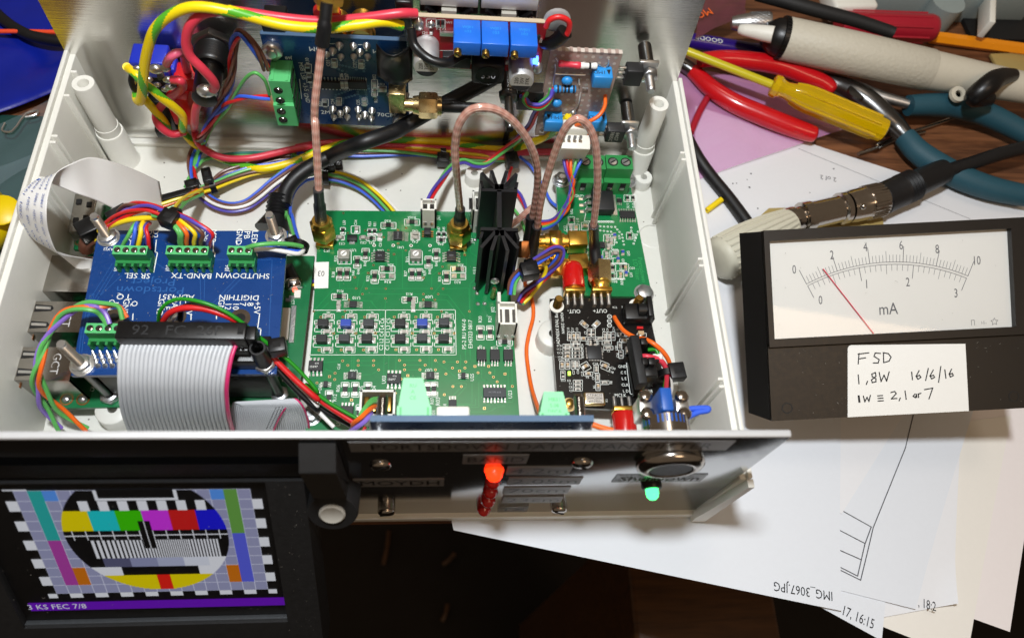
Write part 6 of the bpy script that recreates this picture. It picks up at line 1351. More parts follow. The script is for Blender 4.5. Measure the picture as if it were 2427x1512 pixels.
for t, x, y, s_ in (('SW1', 345, 188, 0.9), ('R2 B1', 285, 240, 0.9), ('IN+', 105, 240, 1.2), ('D1', 150, 272, 1.1), ('XW026FR4', 405, 555, 1.3), ('U2', 315, 530, 1.0), ('BAT', 1075, 522, 0.9)): kk.text(t, r3(x, y, 0.04), s_, UX, UZ)
for x0, y0, x1, y1 in ((165, 160, 245, 225), (250, 165, 320, 230), (260, 420, 540, 530), (535, 440, 545, 490)): kk.line([r3(x, y, 0.04) for x, y in ((x0, y0), (x1, y0), (x1, y1), (x0, y1))], 0.2, (0, -1, 0), closed=True)
kk.build('silkscreen', 'silk', dc, smooth=False)
# finned heat sink behind and above it
for x0, x1, lab in ((105, 600, 'left black finned heat sink with silver top above the red board'), (605, 1090, 'right black finned heat sink with silver top above the red board')):
    o = thing('heat_sink', lab, 'heat sink', (0, 197, 84)); a0 = r3(x0, 20, 0, 196); a1 = r3(x1, 20, 0, 196)
    MB().box(((a0.x + a1.x) / 2, 198.5, 81), (a1.x - a0.x - 0.4, 8, 7), bev=0.3).build('fin_block', 'heat_black', o); MB().box(((a0.x + a1.x) / 2, 195.0, 84.0), (a1.x - a0.x - 0.8, 4.4, 5.0), bev=0.2).build('top_bar', 'satin_alu', o)
    MB().box(((a0.x + a1.x) / 2, 193.2, 78.8), (4.6, 3, 4)).build('pad', 'cap_grey', o)
    for k in (-1, 1): MB().box(((a0.x + a1.x) / 2 + k * 5.5, 193.5, 79.5), (1.0, 4, 5), R=Matrix.Rotation(k * 0.7, 3, 'Y')).build('clip', 'heat_black', o)
# red wire loop on a crumpled solder lug
pl = r3(1245, 160, 0, 190); mb = MB(); mb.lathe(pl, (0, -1, 0), [(0, 4.2), (1.0, 4.3), (1.4, 3.6), (1.5, 0.01)], 18); o = mb.build('foil_disc', 'satin_alu', label='crumpled silver foil disc at the right end of the red board', cat='foil'); 
MB().tube([r3(1150, 170, 3), r3(1180, 110, 3), r3(1260, 85, 3), r3(1335, 120, 3), r3(1340, 190, 3), r3(1320, 235, 3)], 0.9, 8).build('wire', 'w_red', label='short red wire arched over the silver foil disc', cat='wire')

MB().tube([r3(1310, 225, 2), r3(1250, 290, 2), r3(1180, 345, 1), r3(1110, 400, -3)], lambda t: 2.6 - 0.8 * t, 12).build('taped_joint', 'black_plastic', label='black taped wire joint at the right end of the red board', cat='wire joint')
MB().tube([r3(40, 180, 3), r3(70, 260, 6), r3(200, 300, 10), r3(330, 330, 10), r3(430, 375, 5), r3(520, 410, 0.5)], 1.5, 10).build('wire', 'w_black', label='black wire crossing in front of the red board', cat='wire')
MB().box(r3(-20, 120, -4), (5, 9, 10), bev=0.6).build('sleeve_block', 'black_plastic', label='black sleeve at the left end of the red board', cat='sleeve')

# ------------------------------------------------------------------ pierced prototype board with its regulators
YV = 190.0
def r4(x, y, o=0.0): return DY(*KR3(x, y), YV) + Vector((0, -o, 0))
pf = thing('circuit_board', 'brown pierced prototype board with blue capacitors on the rear panel', 'circuit board', (48, 191, 30))
x0, x1, z0, z1 = 36.2, 60.2, 27.0, 68.4
mb = MB(); mb.box(((x0 + x1) / 2, YV + 0.8, (z0 + z1) / 2), (x1 - x0, 1.6, z1 - z0)); mb.build('substrate', 'perf_board', pf, smooth=False)
MB().box(((x0 + x1) / 2, YV + 0.75, z1 + 0.15), (x1 - x0, 1.7, 0.35)).build('cut_edge', 'perf_edge', pf, smooth=False)
ho = MB()
for i in range(9):
    for j in range(16):
        ho.lathe((x0 + 1.8 + i * 2.54, YV - 0.02, z0 + 1.5 + j * 2.54), (0, -1, 0), [(0, 0.62), (0.02, 0.55), (0.02, 0.01)], 8, (i + j) % 2)
ho.build('holes', ['perf_edge', 'cap_grey'], pf, smooth=False, kind='stuff')
for i in range(9): MB().box((x0 + 1.8 + i * 2.54, YV + 0.7, z1 + 0.35), (1.1, 1.9, 0.5)).build('edge_notch', 'perf_board', pf)
for x, y, t, an in ((1615, 575, '1MD', 180), (1212, 945, '1MH', 180), (1573, 945, '1MD', 180)):
    p = r4(x, y); mb = MB(); mb.box(p + Vector((0, -2.6, -1.0)), (6.4, 5.2, 5.2), bev=0.4); o = mb.build('capacitor', 'cap_blue', pf)
    kk = MB(); kk.text(t, p + Vector((1.0 if x == 1212 else -1.2, -3.0, 1.63)), 1.5, (-1, 0, 0), (0, -1, 0)); kk.add([p + Vector(q) for q in ((2.6 if x != 1212 else -2.6, -1.6, 1.63), (1.2 if x != 1212 else -1.2, -1.8, 1.63), (1.9 if x != 1212 else -1.9, -4.0, 1.63))], [(0, 1, 2)]); kk.build('marking', 'ink', o, smooth=False)
for x, y in ((1327, 640), (1240, 825)): MB().ball(r4(x, y, 1.6), 1.9, n=12, sq=(1.05, 0.75, 0.85)).build('bead_capacitor', 'cap_blue', pf)
def axial(xa, ya, xb, yb, r, mt, bands, nm):
    a = r4(xa, ya, 1.8); c_ = r4(xb, yb, 1.8); d_ = (c_ - a); L = d_.length
    o = MB().lathe(a, d_, [(0, r * 0.7), (L * 0.05, r), (L * 0.22, r), (L * 0.27, r * 0.86), (L * 0.73, r * 0.86), (L * 0.78, r), (L * 0.95, r), (L, r * 0.7)], 16).build(nm, mt, pf)
    for t, bm in bands: MB().lathe(a + d_ * t, d_, [(0, r * 0.95 if 0.25 < t < 0.72 else r * 1.04), (0.7, r * 0.95 if 0.25 < t < 0.72 else r * 1.04)], 16, cap=False).build('band', bm, o)
    return a, c_
a, c_ = axial(1215, 705, 1400, 708, 1.35, 'cap_blue', ((0.14, 'ink'), (0.32, 'ink_grey'), (0.46, 'ink'), (0.62, 'ink'), (0.84, 'ink')), 'resistor')
a, c_ = axial(1255, 495, 1440, 512, 1.2, 'w_crimson', (), 'sleeved_lead'); a, c_ = axial(1435, 512, 1575, 515, 1.1, 'label_white', ((0.5, 'ink'),), 'diode')
ld = MB()
for pts in ([(1235, 470), (1255, 495)], [(1575, 515), (1640, 545), (1670, 520), (1672, 482)], [(1230, 600), (1300, 605), (1480, 608)], [(1225, 520), (1230, 560), (1210, 700)], [(1440, 755), (1420, 850), (1385, 920)], [(1285, 940), (1380, 940)], [(1455, 715), (1500, 718)], [(1425, 640), (1430, 690)], [(1100, 1070), (1130, 1085), (1140, 1040), (1115, 1060)], [(1640, 790), (1620, 850)]): ld.tube([r4(x, y, 0.7) for x, y in pts], 0.28, 6)
ld.build('bare_leads', 'bright_steel', pf)
MB().ball(r4(1375, 920, 0.8), 1.4, n=10).build('solder_joint', 'solder', pf)
def to220(x0_, y0_, x1_, y1_, label, txt, yy):
    p = DY(*KR3((x0_ + x1_) / 2, (y0_ + y1_) / 2), yy); o = thing('regulator', label, 'regulator', p - Vector((0, 0, 5)))
    w = (DY(*KR3(x1_, y0_), yy) - DY(*KR3(x0_, y0_), yy)).length * 0.9; h = abs(DY(*KR3(x0_, y0_), yy).z - DY(*KR3(x0_, y1_), yy).z) * 0.82
    MB().box(p + Vector((0, 1.5, -0.3)), (w, 4.6, h), bev=0.4).build('body', 'ic_black', o); MB().box(p + Vector((w / 2 + 2.0, 3.4, 0.6)), (6.6, 1.2, h), bev=0.2).build('tab', 'bright_steel', o)
    for k in (-1, 0, 1): MB().tube([p + Vector((-w / 2, 1.8, k * 2.2)), p + Vector((-w / 2 - 2, 1.8, k * 2.2)), p + Vector((-w / 2 - 4.4, 3.0, k * 1.9))], 0.5, 6).build('leg', 'solder', o)
    if txt:
        k = MB(); k.text(txt[0], p + Vector((-1.4, -0.85, 0)), 1.4, (0, 0, -1), (1, 0, 0)); k.text(txt[1], p + Vector((0.6, -0.85, 0)), 1.4, (0, 0, -1), (1, 0, 0)); k.build('marking', 'cap_grey', o, smooth=False)
    q = p + Vector((w / 2 + 2.6, 2.6, -0.4))
    MB().hexa(q, (0, -1, 0), 2.6, 3.2).build('nut', 'steel', o); pr_ = [(0, 1.6)] + [s_ for k in range(16) for s_ in ((0.2 + k * 0.5, 1.6), (0.45 + k * 0.5, 1.38))] + [(8.6, 1.2)]
    MB().lathe(q, (0, -1, 0), pr_, 14).build('bolt', 'steel', o)
    MB().cyl(q + Vector((0, 1, 0)), (q.x, 205, q.z), 2.4).build('spacer', 'dark_steel', o)
to220(1800, 560, 1960, 715, 'black upper transistor bolted to the rear panel at the right', None, 190)
to220(1640, 1060, 1810, 1175, 'black lower regulator marked 7805 bolted to the rear panel', ('7805C', '84G7'), 190)
# loose bolt with nut under the red board, black transistor beside it
q = DY(*KR3(845, 790), 190); bo_ = thing('bolt', 'long steel bolt with nut below the red converter board', 'bolt', q)
MB().cyl((q.x, 205, q.z), (q.x, 191, q.z), 2.4).build('spacer', 'dark_steel', bo_); MB().hexa((q.x, 191, q.z), (0, -1, 0), 2.8, 3.6).build('nut', 'dark_steel', bo_)
MB().lathe((q.x, 188.5, q.z), (0, -1, 0), [(0, 1.6)] + [s_ for k in range(26) for s_ in ((0.2 + k * 0.5, 1.6), (0.45 + k * 0.5, 1.35))] + [(14, 1.2)], 14).build('shank', 'dark_steel', bo_)
q = DY(*KR3(1020, 800), 192); o = thing('transistor', 'small black transistor behind the green and violet wires', 'transistor', q - Vector((0, 0, 4)))
MB().box(q, (9.0, 5, 9), bev=0.4).build('body', 'ic_black', o); MB().box(q + Vector((2.2, -2.6, 0)), (1.0, 0.6, 4)).build('groove', 'black_plastic', o)
for k in (-1, 1): MB().tube([q + Vector((4.5, 0, k * 1.6)), q + Vector((8, 0, k * 1.6))], 0.5, 6).build('leg', 'solder', o)

# ------------------------------------------------------------------ power input group at the rear left
def r1(x, y, Y_): return DY(*KR1(x, y), Y_)
sw = thing('power_switch', 'blue bodied power switch with soldered tags on the rear panel', 'switch', (-89, 196, 38))
qa = D(*K1(1250, 400), 50); qb = D(*K1(1590, 400), 50); qc = D(*K1(1400, 590), 50)
mx_ = (qa.x + qb.x) / 2 - 0.5; my_ = (qa.y + qc.y) / 2; print('switch', qa, qb, qc)
MB().box((mx_, my_, 46.5), (qb.x - qa.x, qa.y - qc.y, 7), bev=0.6).build('shell', 'blue_shell', sw); MB().box((mx_, my_ + 1.2, 36), (qb.x - qa.x - 0.6, qa.y - qc.y - 1.5, 14), bev=0.6).build('lower_body', 'black_plastic', sw)
MB().box((mx_ + 5.5, my_ + 1, 42.5), (3.4, 6, 5), bev=0.5).build('side_block', 'blue_shell', sw)
for x, y, r in ((540, 570, 2.1), (660, 560, 1.6), (690, 705, 1.5), (720, 800, 1.5), (300, 560, 1.2), (660, 830, 1.2), (440, 700, 1.3), (560, 770, 1.0)): MB().ball(r1(x, y, 187.5), r, n=10, sq=(1.2, 0.8, 0.8)).build('solder_joint', 'solder', sw)
for x, y in ((600, 650), (500, 800), (760, 760)): MB().box(r1(x, y, 188.5), (2.2, 3, 1.2), 0.3, bev=0.2).build('tag', 'dark_steel', sw)
rk = thing('rocker_switch', 'red plastic switch body low on the rear panel', 'switch', (-80, 196, 24))
c_ = r1(885, 1120, 192); MB().box((c_.x, 197.5, c_.z + 1), (7.6, 14, 13), bev=0.4).build('red_body', 'red_plastic', rk); c2 = r1(900, 830, 192); MB().box((c2.x, 198.5, c2.z - 1), (7.4, 8, 6), bev=0.5).build('upper_body', 'red_plastic', rk)
c3 = r1(620, 1200, 194); MB().box((c3.x, 199, c3.z), (7, 9, 15), bev=0.6).build('black_body', 'black_plastic', rk); MB().box((c3.x - 2, 196, c3.z - 6.5), (5, 8, 4), 0.2, bev=0.4).build('black_foot', 'black_plastic', rk)
fu = thing('fuse_holder', 'black threaded fuse holder with hexagonal nut on the rear panel', 'fuse holder', (-75.5, 195, 47)); c_ = Vector((-75.6, 0, 51.0))
MB().hexa((c_.x, 204, c_.z), (0, -1, 0), 3.6, 7.6, ref=(0, 0, 1)).build('nut', 'dark_steel', fu)
pr_ = [(0, 6.2)] + [s_ for k in range(7) for s_ in ((0.3 + k * 1.2, 6.2), (0.9 + k * 1.2, 5.6))] + [(9, 5.6), (9, 4.4), (14, 4.2), (21.5, 4.0), (22, 3.2)]
MB().lathe((c_.x, 201, c_.z), (0, -1, 0), pr_, 26).build('barrel', 'black_plastic', fu)
MB().ball(r1(1185, 850, 180), 2.4, n=12, sq=(1.25, 0.9, 1.0)).build('solder_joint', 'solder', fu); MB().ball(r1(1250, 880, 180.5), 1.7, n=10, sq=(1.25, 0.9, 1.2)).build('solder_joint', 'solder', fu)

# ------------------------------------------------------------------ cables and wires
K9b = crop(500, 500, 3.024); K10 = crop(1100, 480, 2.2064)
def W(*items):                              # (crop, x, y, z) on a level plane or (crop, x, y, None, Y) on an upright plane
    out = []
    for it in items:
        px = it[0](it[1], it[2])
        out.append(DY(*px, it[4]) if it[3] is None else D(*px, it[3]))
    return out
def earth(u, L): return 1 if ((u + L / 26.0) % 1.0) < 0.27 else 0
def cable(name, pts, r, mt, label, cat='cable', n=12, sub=10, mf=None, group=None):
    return MB().tube(pts, r, n, 0, sub, mf=mf).build(name, mt, label=label, cat=cat, group=group)
EY = ['earth_yellow', 'earth_green']
cable('earth_cable', W((KR2, 1610, 245, None, 186), (KR2, 1450, 205, None, 184), (KR2, 1200, 235, None, 182), (KR2, 900, 265, None, 181), (KR2, 500, 235, None, 181), (KR2, 0, 100, None, 181), (K1, 2200, 125, None, 181), (K1, 1950, 75, None, 181), (K1, 1750, 75, None, 181), (K1, 1560, 160, None, 181), (K1, 1440, 280, None, 181), (K1, 1385, 420, None, 181), (K1, 1345, 600, None, 181), (K1, 1330, 760, None, 181), (K1, 1320, 880, None, 182), (K1, 1298, 945, None, 183), (K1, 1275, 920, None, 185), (K1, 1275, 830, None, 187)), 1.55, EY, 'yellow and green earth cable arching over the top at the rear left', mf=earth, n=24, sub=20)
cable('earth_cable', W((K1, 1195, 640, None, 190), (K1, 1270, 700, None, 186), (K1, 1330, 770, None, 185), (K1, 1400, 820, None, 184), (K1, 1500, 910, None, 184), (K1, 1620, 1000, None, 185), (K1, 1695, 1080, None, 186), (K1, 1700, 1190, None, 187), (K9b, 680, 70, 8), (K9b, 800, 205, 6), (K9b, 960, 290, 5), (K9b, 1150, 390, 5), (K9b, 1400, 465, 5), (K9b, 1600, 500, 6), (K9b, 1800, 470, 6), (K9b, 2050, 390, 6), (K9b, 2300, 265, 6), (K10, 200, 320, 6), (K10, 380, 245, 6), (K10, 560, 190, 5), (K10, 800, 172, 4), (K10, 1100, 165, 4), (K10, 1400, 175, 4), (K10, 1650, 212, 4), (K10, 1900, 240, 5), (K10, 2050, 225, 7), (K10, 2200, 180, None, 192), (K10, 2350, 110, None, 190), (KR3, 1250, 1060, None, 188.4), (KR3, 1340, 970, None, 187.5)), 1.45, EY, 'yellow and green earth cable running along the case floor to the prototype board', mf=earth, n=24, sub=18)
cable('earth_cable', W((K1, 1180, 625, None, 191), (K1, 1240, 690, None, 195), (K1, 1330, 900, None, 195), (K1, 1430, 1020, None, 191), (K1, 1510, 1110, None, 190), (K1, 1555, 1190, None, 192), (K1, 1545, 1230, None, 197)), 1.4, EY, 'short yellow and green earth cable behind the power switch', mf=earth, n=24, sub=18)
cable('power_cable', W((KR2, 1745, 128, None, 187), (KR2, 1600, 128, None, 185), (KR2, 1300, 165, None, 184), (KR2, 1000, 195, None, 184), (KR2, 800, 198, None, 184), (KR2, 500, 170, None, 184), (KR2, 100, 112, None, 183), (K1, 2050, 103, None, 182), (K1, 1880, 140, None, 182), (K1, 1770, 240, None, 181), (K1, 1730, 390, None, 180), (K1, 1765, 520, None, 179), (K1, 1880, 640, None, 178), (K1, 1970, 740, None, 178), (K1, 2000, 800, None, 178.5), (K1, 1985, 835, None, 179.5)), 1.45, 'w_crimson', 'crimson power cable arching from the fuse holder to the red board', n=14)
cable('power_cable', W((K1, 1880, 905, None, 181), (K1, 1825, 1000, None, 181), (K1, 1810, 1150, None, 183), (K9b, 805, 30, 13), (K9b, 830, 150, 11), (K9b, 900, 250, 10), (K9b, 1030, 330, 9), (K9b, 1220, 380, 8), (K9b, 1500, 370, 8), (K9b, 1900, 285, 7), (K9b, 2200, 225, 6), (K10, 150, 225, 5), (K10, 350, 190, 5), (K10, 600, 180, 4), (K10, 850, 208, 3.5), (K10, 1100, 220, 3.5), (K10, 1400, 235, 3.5), (K10, 1700, 265, 4), (K10, 1950, 285, 5), (K10, 2150, 265, 4), (K10, 2400, 262, 4)), 1.35, 'w_crimson', 'crimson power cable lying along the case floor at the rear', n=14)
cable('power_cable', W((K1, 1550, 595, None, 186), (K1, 1590, 530, None, 184), (K1, 1650, 497, None, 185), (K1, 1705, 510, None, 190), (K1, 1725, 600, None, 196), (K1, 1760, 690, None, 199), (K1, 1830, 730, None, 199)), 1.35, 'w_pink', 'short pink cable looping between power switch and fuse holder', n=14)
cable('power_cable', W((K1, 1605, 745, None, 187), (K1, 1680, 755, None, 186), (K1, 1695, 820, None, 188), (K1, 1580, 915, None, 191), (K1, 1490, 1000, None, 192), (K1, 1450, 1090, None, 190), (K1, 1490, 1180, None, 188), (K1, 1600, 1250, None, 188), (K1, 1720, 1225, None, 190)), 1.4, 'w_crimson', 'crimson cable curling under the power switch', n=14)
MB().tube(W((K1, 1235, 680, None, 187), (K1, 1220, 760, None, 186), (K1, 1260, 840, None, 186), (K1, 1300, 790, None, 188)), 1.0, 10).build('cable_tie', 'black_plastic', label='black loop holding the earth cables at the power switch', cat='cable tie')
# thick black power lead with moulded plug
bl = thing('power_lead', 'thick black power lead with moulded plug running diagonally across the rear', 'cable', D(*K9b(1800, 1000), 4))
MB().tube(W((KR3, 760, 620, None, 198), (KR3, 560, 735, None, 196), (KR3, 250, 895, None, 192), (KR3, 0, 1035, None, 187), (K10, 1000, 85, None, 182), (K10, 700, 190, None, 176), (K10, 450, 300, 19), (K10, 250, 405, 18), (K10, 120, 510, 17), (K10, 55, 610, 16), (K10, 35, 720, 15)), 2.75, 16, sub=10).build('lead', 'black_rubber', bl)
pp = W((K9b, 1830, 830, 15), (K9b, 1800, 960, 14), (K9b, 1790, 1080, 13), (K9b, 1740, 1240, 12))
MB().tube(pp[:3], lambda t: 4.0 + 0.35 * math.sin(t * 38), 16, sub=12).build('strain_relief', 'black_rubber', bl); MB().tube([pp[2], (pp[2] + pp[3]) / 2, pp[3]], lambda t: 4.4 + 2.2 * t, 16, sub=6).build('plug', 'black_rubber', bl)
MB().tube(W((KB, 2190, 870, 14), (KB, 2230, 950, 11), (KB, 2265, 1000, 9)), 2.2, 14).build('cord', 'black_rubber', label='short black lead emerging beside the red lamp of the computer board', cat='cable')
p = D(*KB(2235, 975), 10); MB().hexa(p, (0.3, -1, -0.2), 3.4, 3.2).build('gland_nut', 'nickel', label='small metal nut beside the red lamp', cat='nut')
# coax jumpers
def coax(label, braid, s0, s1):
    o = thing('coax_cable', label, 'coax cable', braid[-1]); MB().tube(braid, 1.22, 16, sub=14).build('braided_jacket', 'coax_braid', o)
    for s_ in (s0, s1):
        if s_: MB().tube(s_, lambda t: 1.75 + (0.35 if t > 0.45 else 0.0), 14, sub=8).build('heat_shrink', 'black_rubber', o)
    return o
t52 = j52 + Vector((0, 0, 15)); t41 = j41 + Vector((0, 0, 15))
br = W((KR2, 868, 400, None, 173), (KR2, 840, 650, None, 170), (KR2, 805, 950, None, 166), (KR2, 800, 1150, None, 164), (K10, 310, 0, None, 160), (K10, 325, 250, None, 156), (K10, 342, 600, None, 150.5))
coax('braided pink coax cable falling from the top edge to the left gold plug', br, W((KR2, 915, 30, None, 178), (KR2, 895, 220, None, 175), (KR2, 868, 420, None, 173)), [br[-1] + Vector((0, 0, 1)), (br[-1] + t52) / 2, t52 - Vector((0, 0, 2))])
o = thing('coax_plug', 'gold coax plug at the top of the picture above the navy board', 'coax plug', DY(*KR2(935, 30), 181)); q = DY(*KR2(928, 45), 181); MB().hexa(q, (0.1, 0.6, 1), 9, 4.4).build('coupling_nut', 'gold', o); MB().lathe(q, (-0.1, -0.6, -1), [(0, 3.4), (1.6, 3.2), (1.7, 2.0)], 18).build('collar', 'gold', o)
MB().lathe(DY(*KR2(915, 150), 197), (0, 1, 0.2), [(0, 4.2), (1.6, 4.4), (2, 3)], 20).build('rubber_washer', 'red_plastic', label='red washer behind the braided cable near the top edge', cat='washer')
br = [t41 + Vector((0, 0.2, 6.5))] + W((K7b, 85, 480, None, 147.5), (K7b, 80, 330, None, 148), (K7b, 110, 170, None, 148.5), (K7b, 190, 70, None, 149), (K7b, 290, 45, None, 149), (K7b, 420, 80, None, 150), (K7b, 550, 190, None, 150.5), (K7b, 640, 330, None, 151), (K7b, 688, 480, None, 151.5), (K7b, 690, 640, None, 152), (K7b, 655, 860, None, 152))
coax('braided pink coax cable in a tall arch from the middle gold plug', br, [br[0] + Vector((0, 0, 1)), br[0] - Vector((0, 0, 4)), t41 - Vector((0, 0, 2))], W((K7b, 645, 860, None, 152), (K7b, 630, 1000, None, 151), (K7b, 615, 1130, None, 150)))
n0 = es2p + Vector((0, 12, 4.0))
br = W((K7b, 690, 940, None, 149), (K7b, 715, 760, None, 149), (K7b, 765, 560, None, 149.5), (K7b, 845, 320, None, 150), (K7b, 915, 180, None, 150), (K7b, 990, 128, None, 150), (K7b, 1065, 175, None, 150), (K7b, 1118, 300, None, 149), (K7b, 1138, 480, None, 148), (K7b, 1135, 700, None, 147), (K7b, 1108, 930, None, 146))
coax('braided pink coax cable in a narrow arch to the black board', br, [br[-1] + Vector((0, 0, 0.5)), D(*K7b(1115, 1060), 20), D(*K7b(1128, 1200), 15.5)], W((K7b, 690, 930, None, 149), (K7b, 665, 1050, None, 149), (K7b, 640, 1180, None, 148)))
MB().tube(W((K7b, 480, 930, 9), (K7b, 560, 870, 9), (K7b, 650, 790, 8)), 1.3, 12).build('coax_cable', 'coax_braid', label='short length of braided coax beside the heat sink', cat='coax cable')

def bundle(label, path, mats, r=0.6, R=1.1, pitch=70, ph=0.0, loc=None):
    o = thing('wire_bundle', label, 'wires', loc or path[len(path) // 2]); twist('wire', path, mats, r, R, pitch, o, ph); return o
def wire(label, pts, mt, r=0.6, n=8, sub=8): return MB().tube(pts, r, n, sub=sub).build('wire', mt, label=label, cat='wire')
# rear left supply wires down from the navy board terminal
bundle('red, blue and brown wires curving down beside the fuse holder', W((KR2, 350, 640, None, 186), (KR2, 290, 520, None, 185), (KR2, 200, 390, None, 185), (KR2, 110, 310, None, 186), (KR2, 60, 370, None, 187), (KR2, 40, 520, None, 188), (K1, 2150, 720, None, 189), (K1, 2090, 900, None, 190), (K1, 1990, 1090, None, 190), (K1, 1890, 1260, None, 190), (K9b, 820, 210, 5), (K9b, 770, 330, 4), (K9b, 760, 450, 4), (K9b, 790, 600, 4), (K9b, 840, 700, 4)), ['w_red', 'w_blue', 'w_brown', 'w_brown'], R=0.95, pitch=45)
wire('thin green wire looping to the navy board terminal', W((KR2, 380, 880, None, 184), (KR2, 330, 740, None, 183), (KR2, 250, 680, None, 183), (KR2, 170, 720, None, 184), (KR2, 80, 850, None, 186), (KR2, 0, 1000, None, 188), (K1, 1980, 1180, None, 190), (K9b, 840, 320, 5), (K9b, 820, 470, 4), (K9b, 740, 600, 3), (K9b, 690, 720, 3)), 'w_green')
bundle('blue and red wire pair entering the navy board terminal', W((KR2, 385, 910, None, 184), (KR2, 250, 905, None, 184), (KR2, 120, 910, None, 185), (KR2, 20, 950, None, 187), (K1, 2060, 1020, None, 189), (K1, 1960, 1130, None, 191), (K1, 1900, 1300, None, 192)), ['w_blue', 'w_red'], R=0.5, pitch=24)
bundle('blue and green wires passing under the crimson cable', W((K1, 1955, 1170, None, 192), (K1, 1900, 1310, None, 192), (K9b, 920, 190, 4), (K9b, 850, 330, 4), (K9b, 810, 480, 4)), ['w_blue', 'w_green'], R=0.6, pitch=50)
# rear floor harness
bundle('rainbow of wires laid along the case floor at the rear', W((K9b, 420, 930, 8), (K9b, 620, 850, 8), (K9b, 850, 775, 7), (K9b, 1020, 715, 6), (K9b, 1250, 610, 5), (K9b, 1500, 520, 4.5), (K9b, 1800, 470, 4), (K9b, 2100, 370, 3.5), (K10, 150, 290, 3), (K10, 400, 272, 3), (K10, 700, 268, 3), (K10, 1000, 258, 3), (K10, 1250, 268, 3), (K10, 1450, 285, 3), (K10, 1750, 300, 3), (K10, 2000, 300, 3)), ['w_brown', 'w_yellow', 'w_orange', 'w_green', 'w_brown', 'w_blue', 'w_green'], R=[1.7, 1.6, 1.0, 1.7, 0.6, 1.5, 1.4], pitch=150, ph=0.4)
bundle('green and brown wires rising off the rear floor', W((K9b, 830, 470, 3), (K9b, 900, 400, 3), (K9b, 1040, 360, 3), (K9b, 1300, 330, 3), (K9b, 1700, 325, 3), (K9b, 2000, 340, 3), (K9b, 2200, 330, 3)), ['w_green', 'w_teal'], R=0.7, pitch=200)
bundle('loop of green, blue, brown and red wires sagging on the case floor', W((K9b, 870, 740, 6), (K9b, 940, 830, 4.5), (K9b, 1080, 915, 4), (K9b, 1250, 950, 4), (K9b, 1420, 915, 4), (K9b, 1560, 820, 4), (K9b, 1720, 680, 4.5), (K9b, 1880, 560, 5), (K9b, 2030, 460, 5), (K9b, 2180, 380, 5)), ['w_green', 'w_blue', 'w_brown', 'w_white', 'w_purple', 'w_red'], R=[2.0, 1.2, 0.7, 1.6, 1.9, 2.2], pitch=330, ph=1.2)
bundle('dark brown wires rising from the black tie', W((K9b, 1040, 650, 5), (K9b, 1150, 560, 5), (K9b, 1300, 505, 5), (K9b, 1550, 440, 4), (K9b, 1750, 380, 4), (K9b, 1950, 360, 4)), ['w_brown', 'w_black', 'w_brown'], R=0.8, pitch=180)
# bunch going to the middle connector
bundle('fan of seven coloured wires diving behind the large green board', W((K10, 340, 440, 5), (K10, 420, 470, 5), (K10, 560, 500, 4.5), (K10, 700, 560, 4), (K10, 820, 650, 3.5), (K10, 920, 750, 3), (K10, 980, 820, 2)), ['w_white', 'w_yellow', 'w_green', 'w_brown', 'w_blue', 'w_green', 'w_red'], R=[3.0, 2.0, 1.3, 0.4, 1.2, 2.0, 2.9], pitch=900, ph=-0.9)
bundle('blue and green wires curving down right of the black lead', W((K10, 320, 470, 5), (K10, 220, 500, 6), (K10, 130, 580, 8), (K10, 85, 690, 12), (K10, 80, 830, 17), (KB, 2215, 480, 20), (KB, 2240, 570, 24), (KB, 2275, 680, 30)), ['w_blue', 'w_green'], R=[0.7, 0.8], pitch=160)
bundle('red, violet and green wires to the white two wire connector', W((K10, 1300, 690, 20), (K10, 1340, 610, 20), (K10, 1420, 490, 16), (K10, 1510, 385, 12), (K10, 1600, 345, 10), (K10, 1700, 375, 8), (K10, 1800, 365, 7), (K10, 1900, 290, 8), (K10, 2000, 210, 12), (K10, 2090, 130, None, 193), (K10, 2180, 30, None, 191), (KR3, 1080, 900, None, 188), (KR3, 1190, 800, None, 187.5), (KR3, 1210, 740, None, 188)), ['w_red', 'w_green', 'w_purple'], R=0.75, pitch=65)
wire('red wire dropping from the tie behind the heat sink', W((K10, 2020, 390, 8), (K10, 2000, 450, 6), (K10, 1970, 560, 4)), 'w_red')
for lab, c_, dx in (('green wire looping to the pierced board', 'w_green', 0), ('red wire looping to the pierced board', 'w_red', 14), ('violet wire looping to the pierced board', 'w_purple', 26)):
    wire(lab, W((KR3, 1000 - dx * 2, 770 + dx, None, 187), (KR3, 970 + dx, 830, None, 184), (KR3, 1020, 885 - dx, None, 183), (KR3, 1110, 900 - dx * 1.3, None, 183), (KR3, 1190, 830 - dx, None, 185), (KR3, 1205, 745, None, 188)), c_, 0.7)
wire('orange wire curving from the pierced board to the white plug', W((KR3, 1645, 790, None, 188), (KR3, 1640, 880, None, 184), (KR3, 1590, 960, None, 181), (KR3, 1500, 1010, None, 180), (KR3, 1400, 1035, None, 182)), 'w_orange', 0.7)
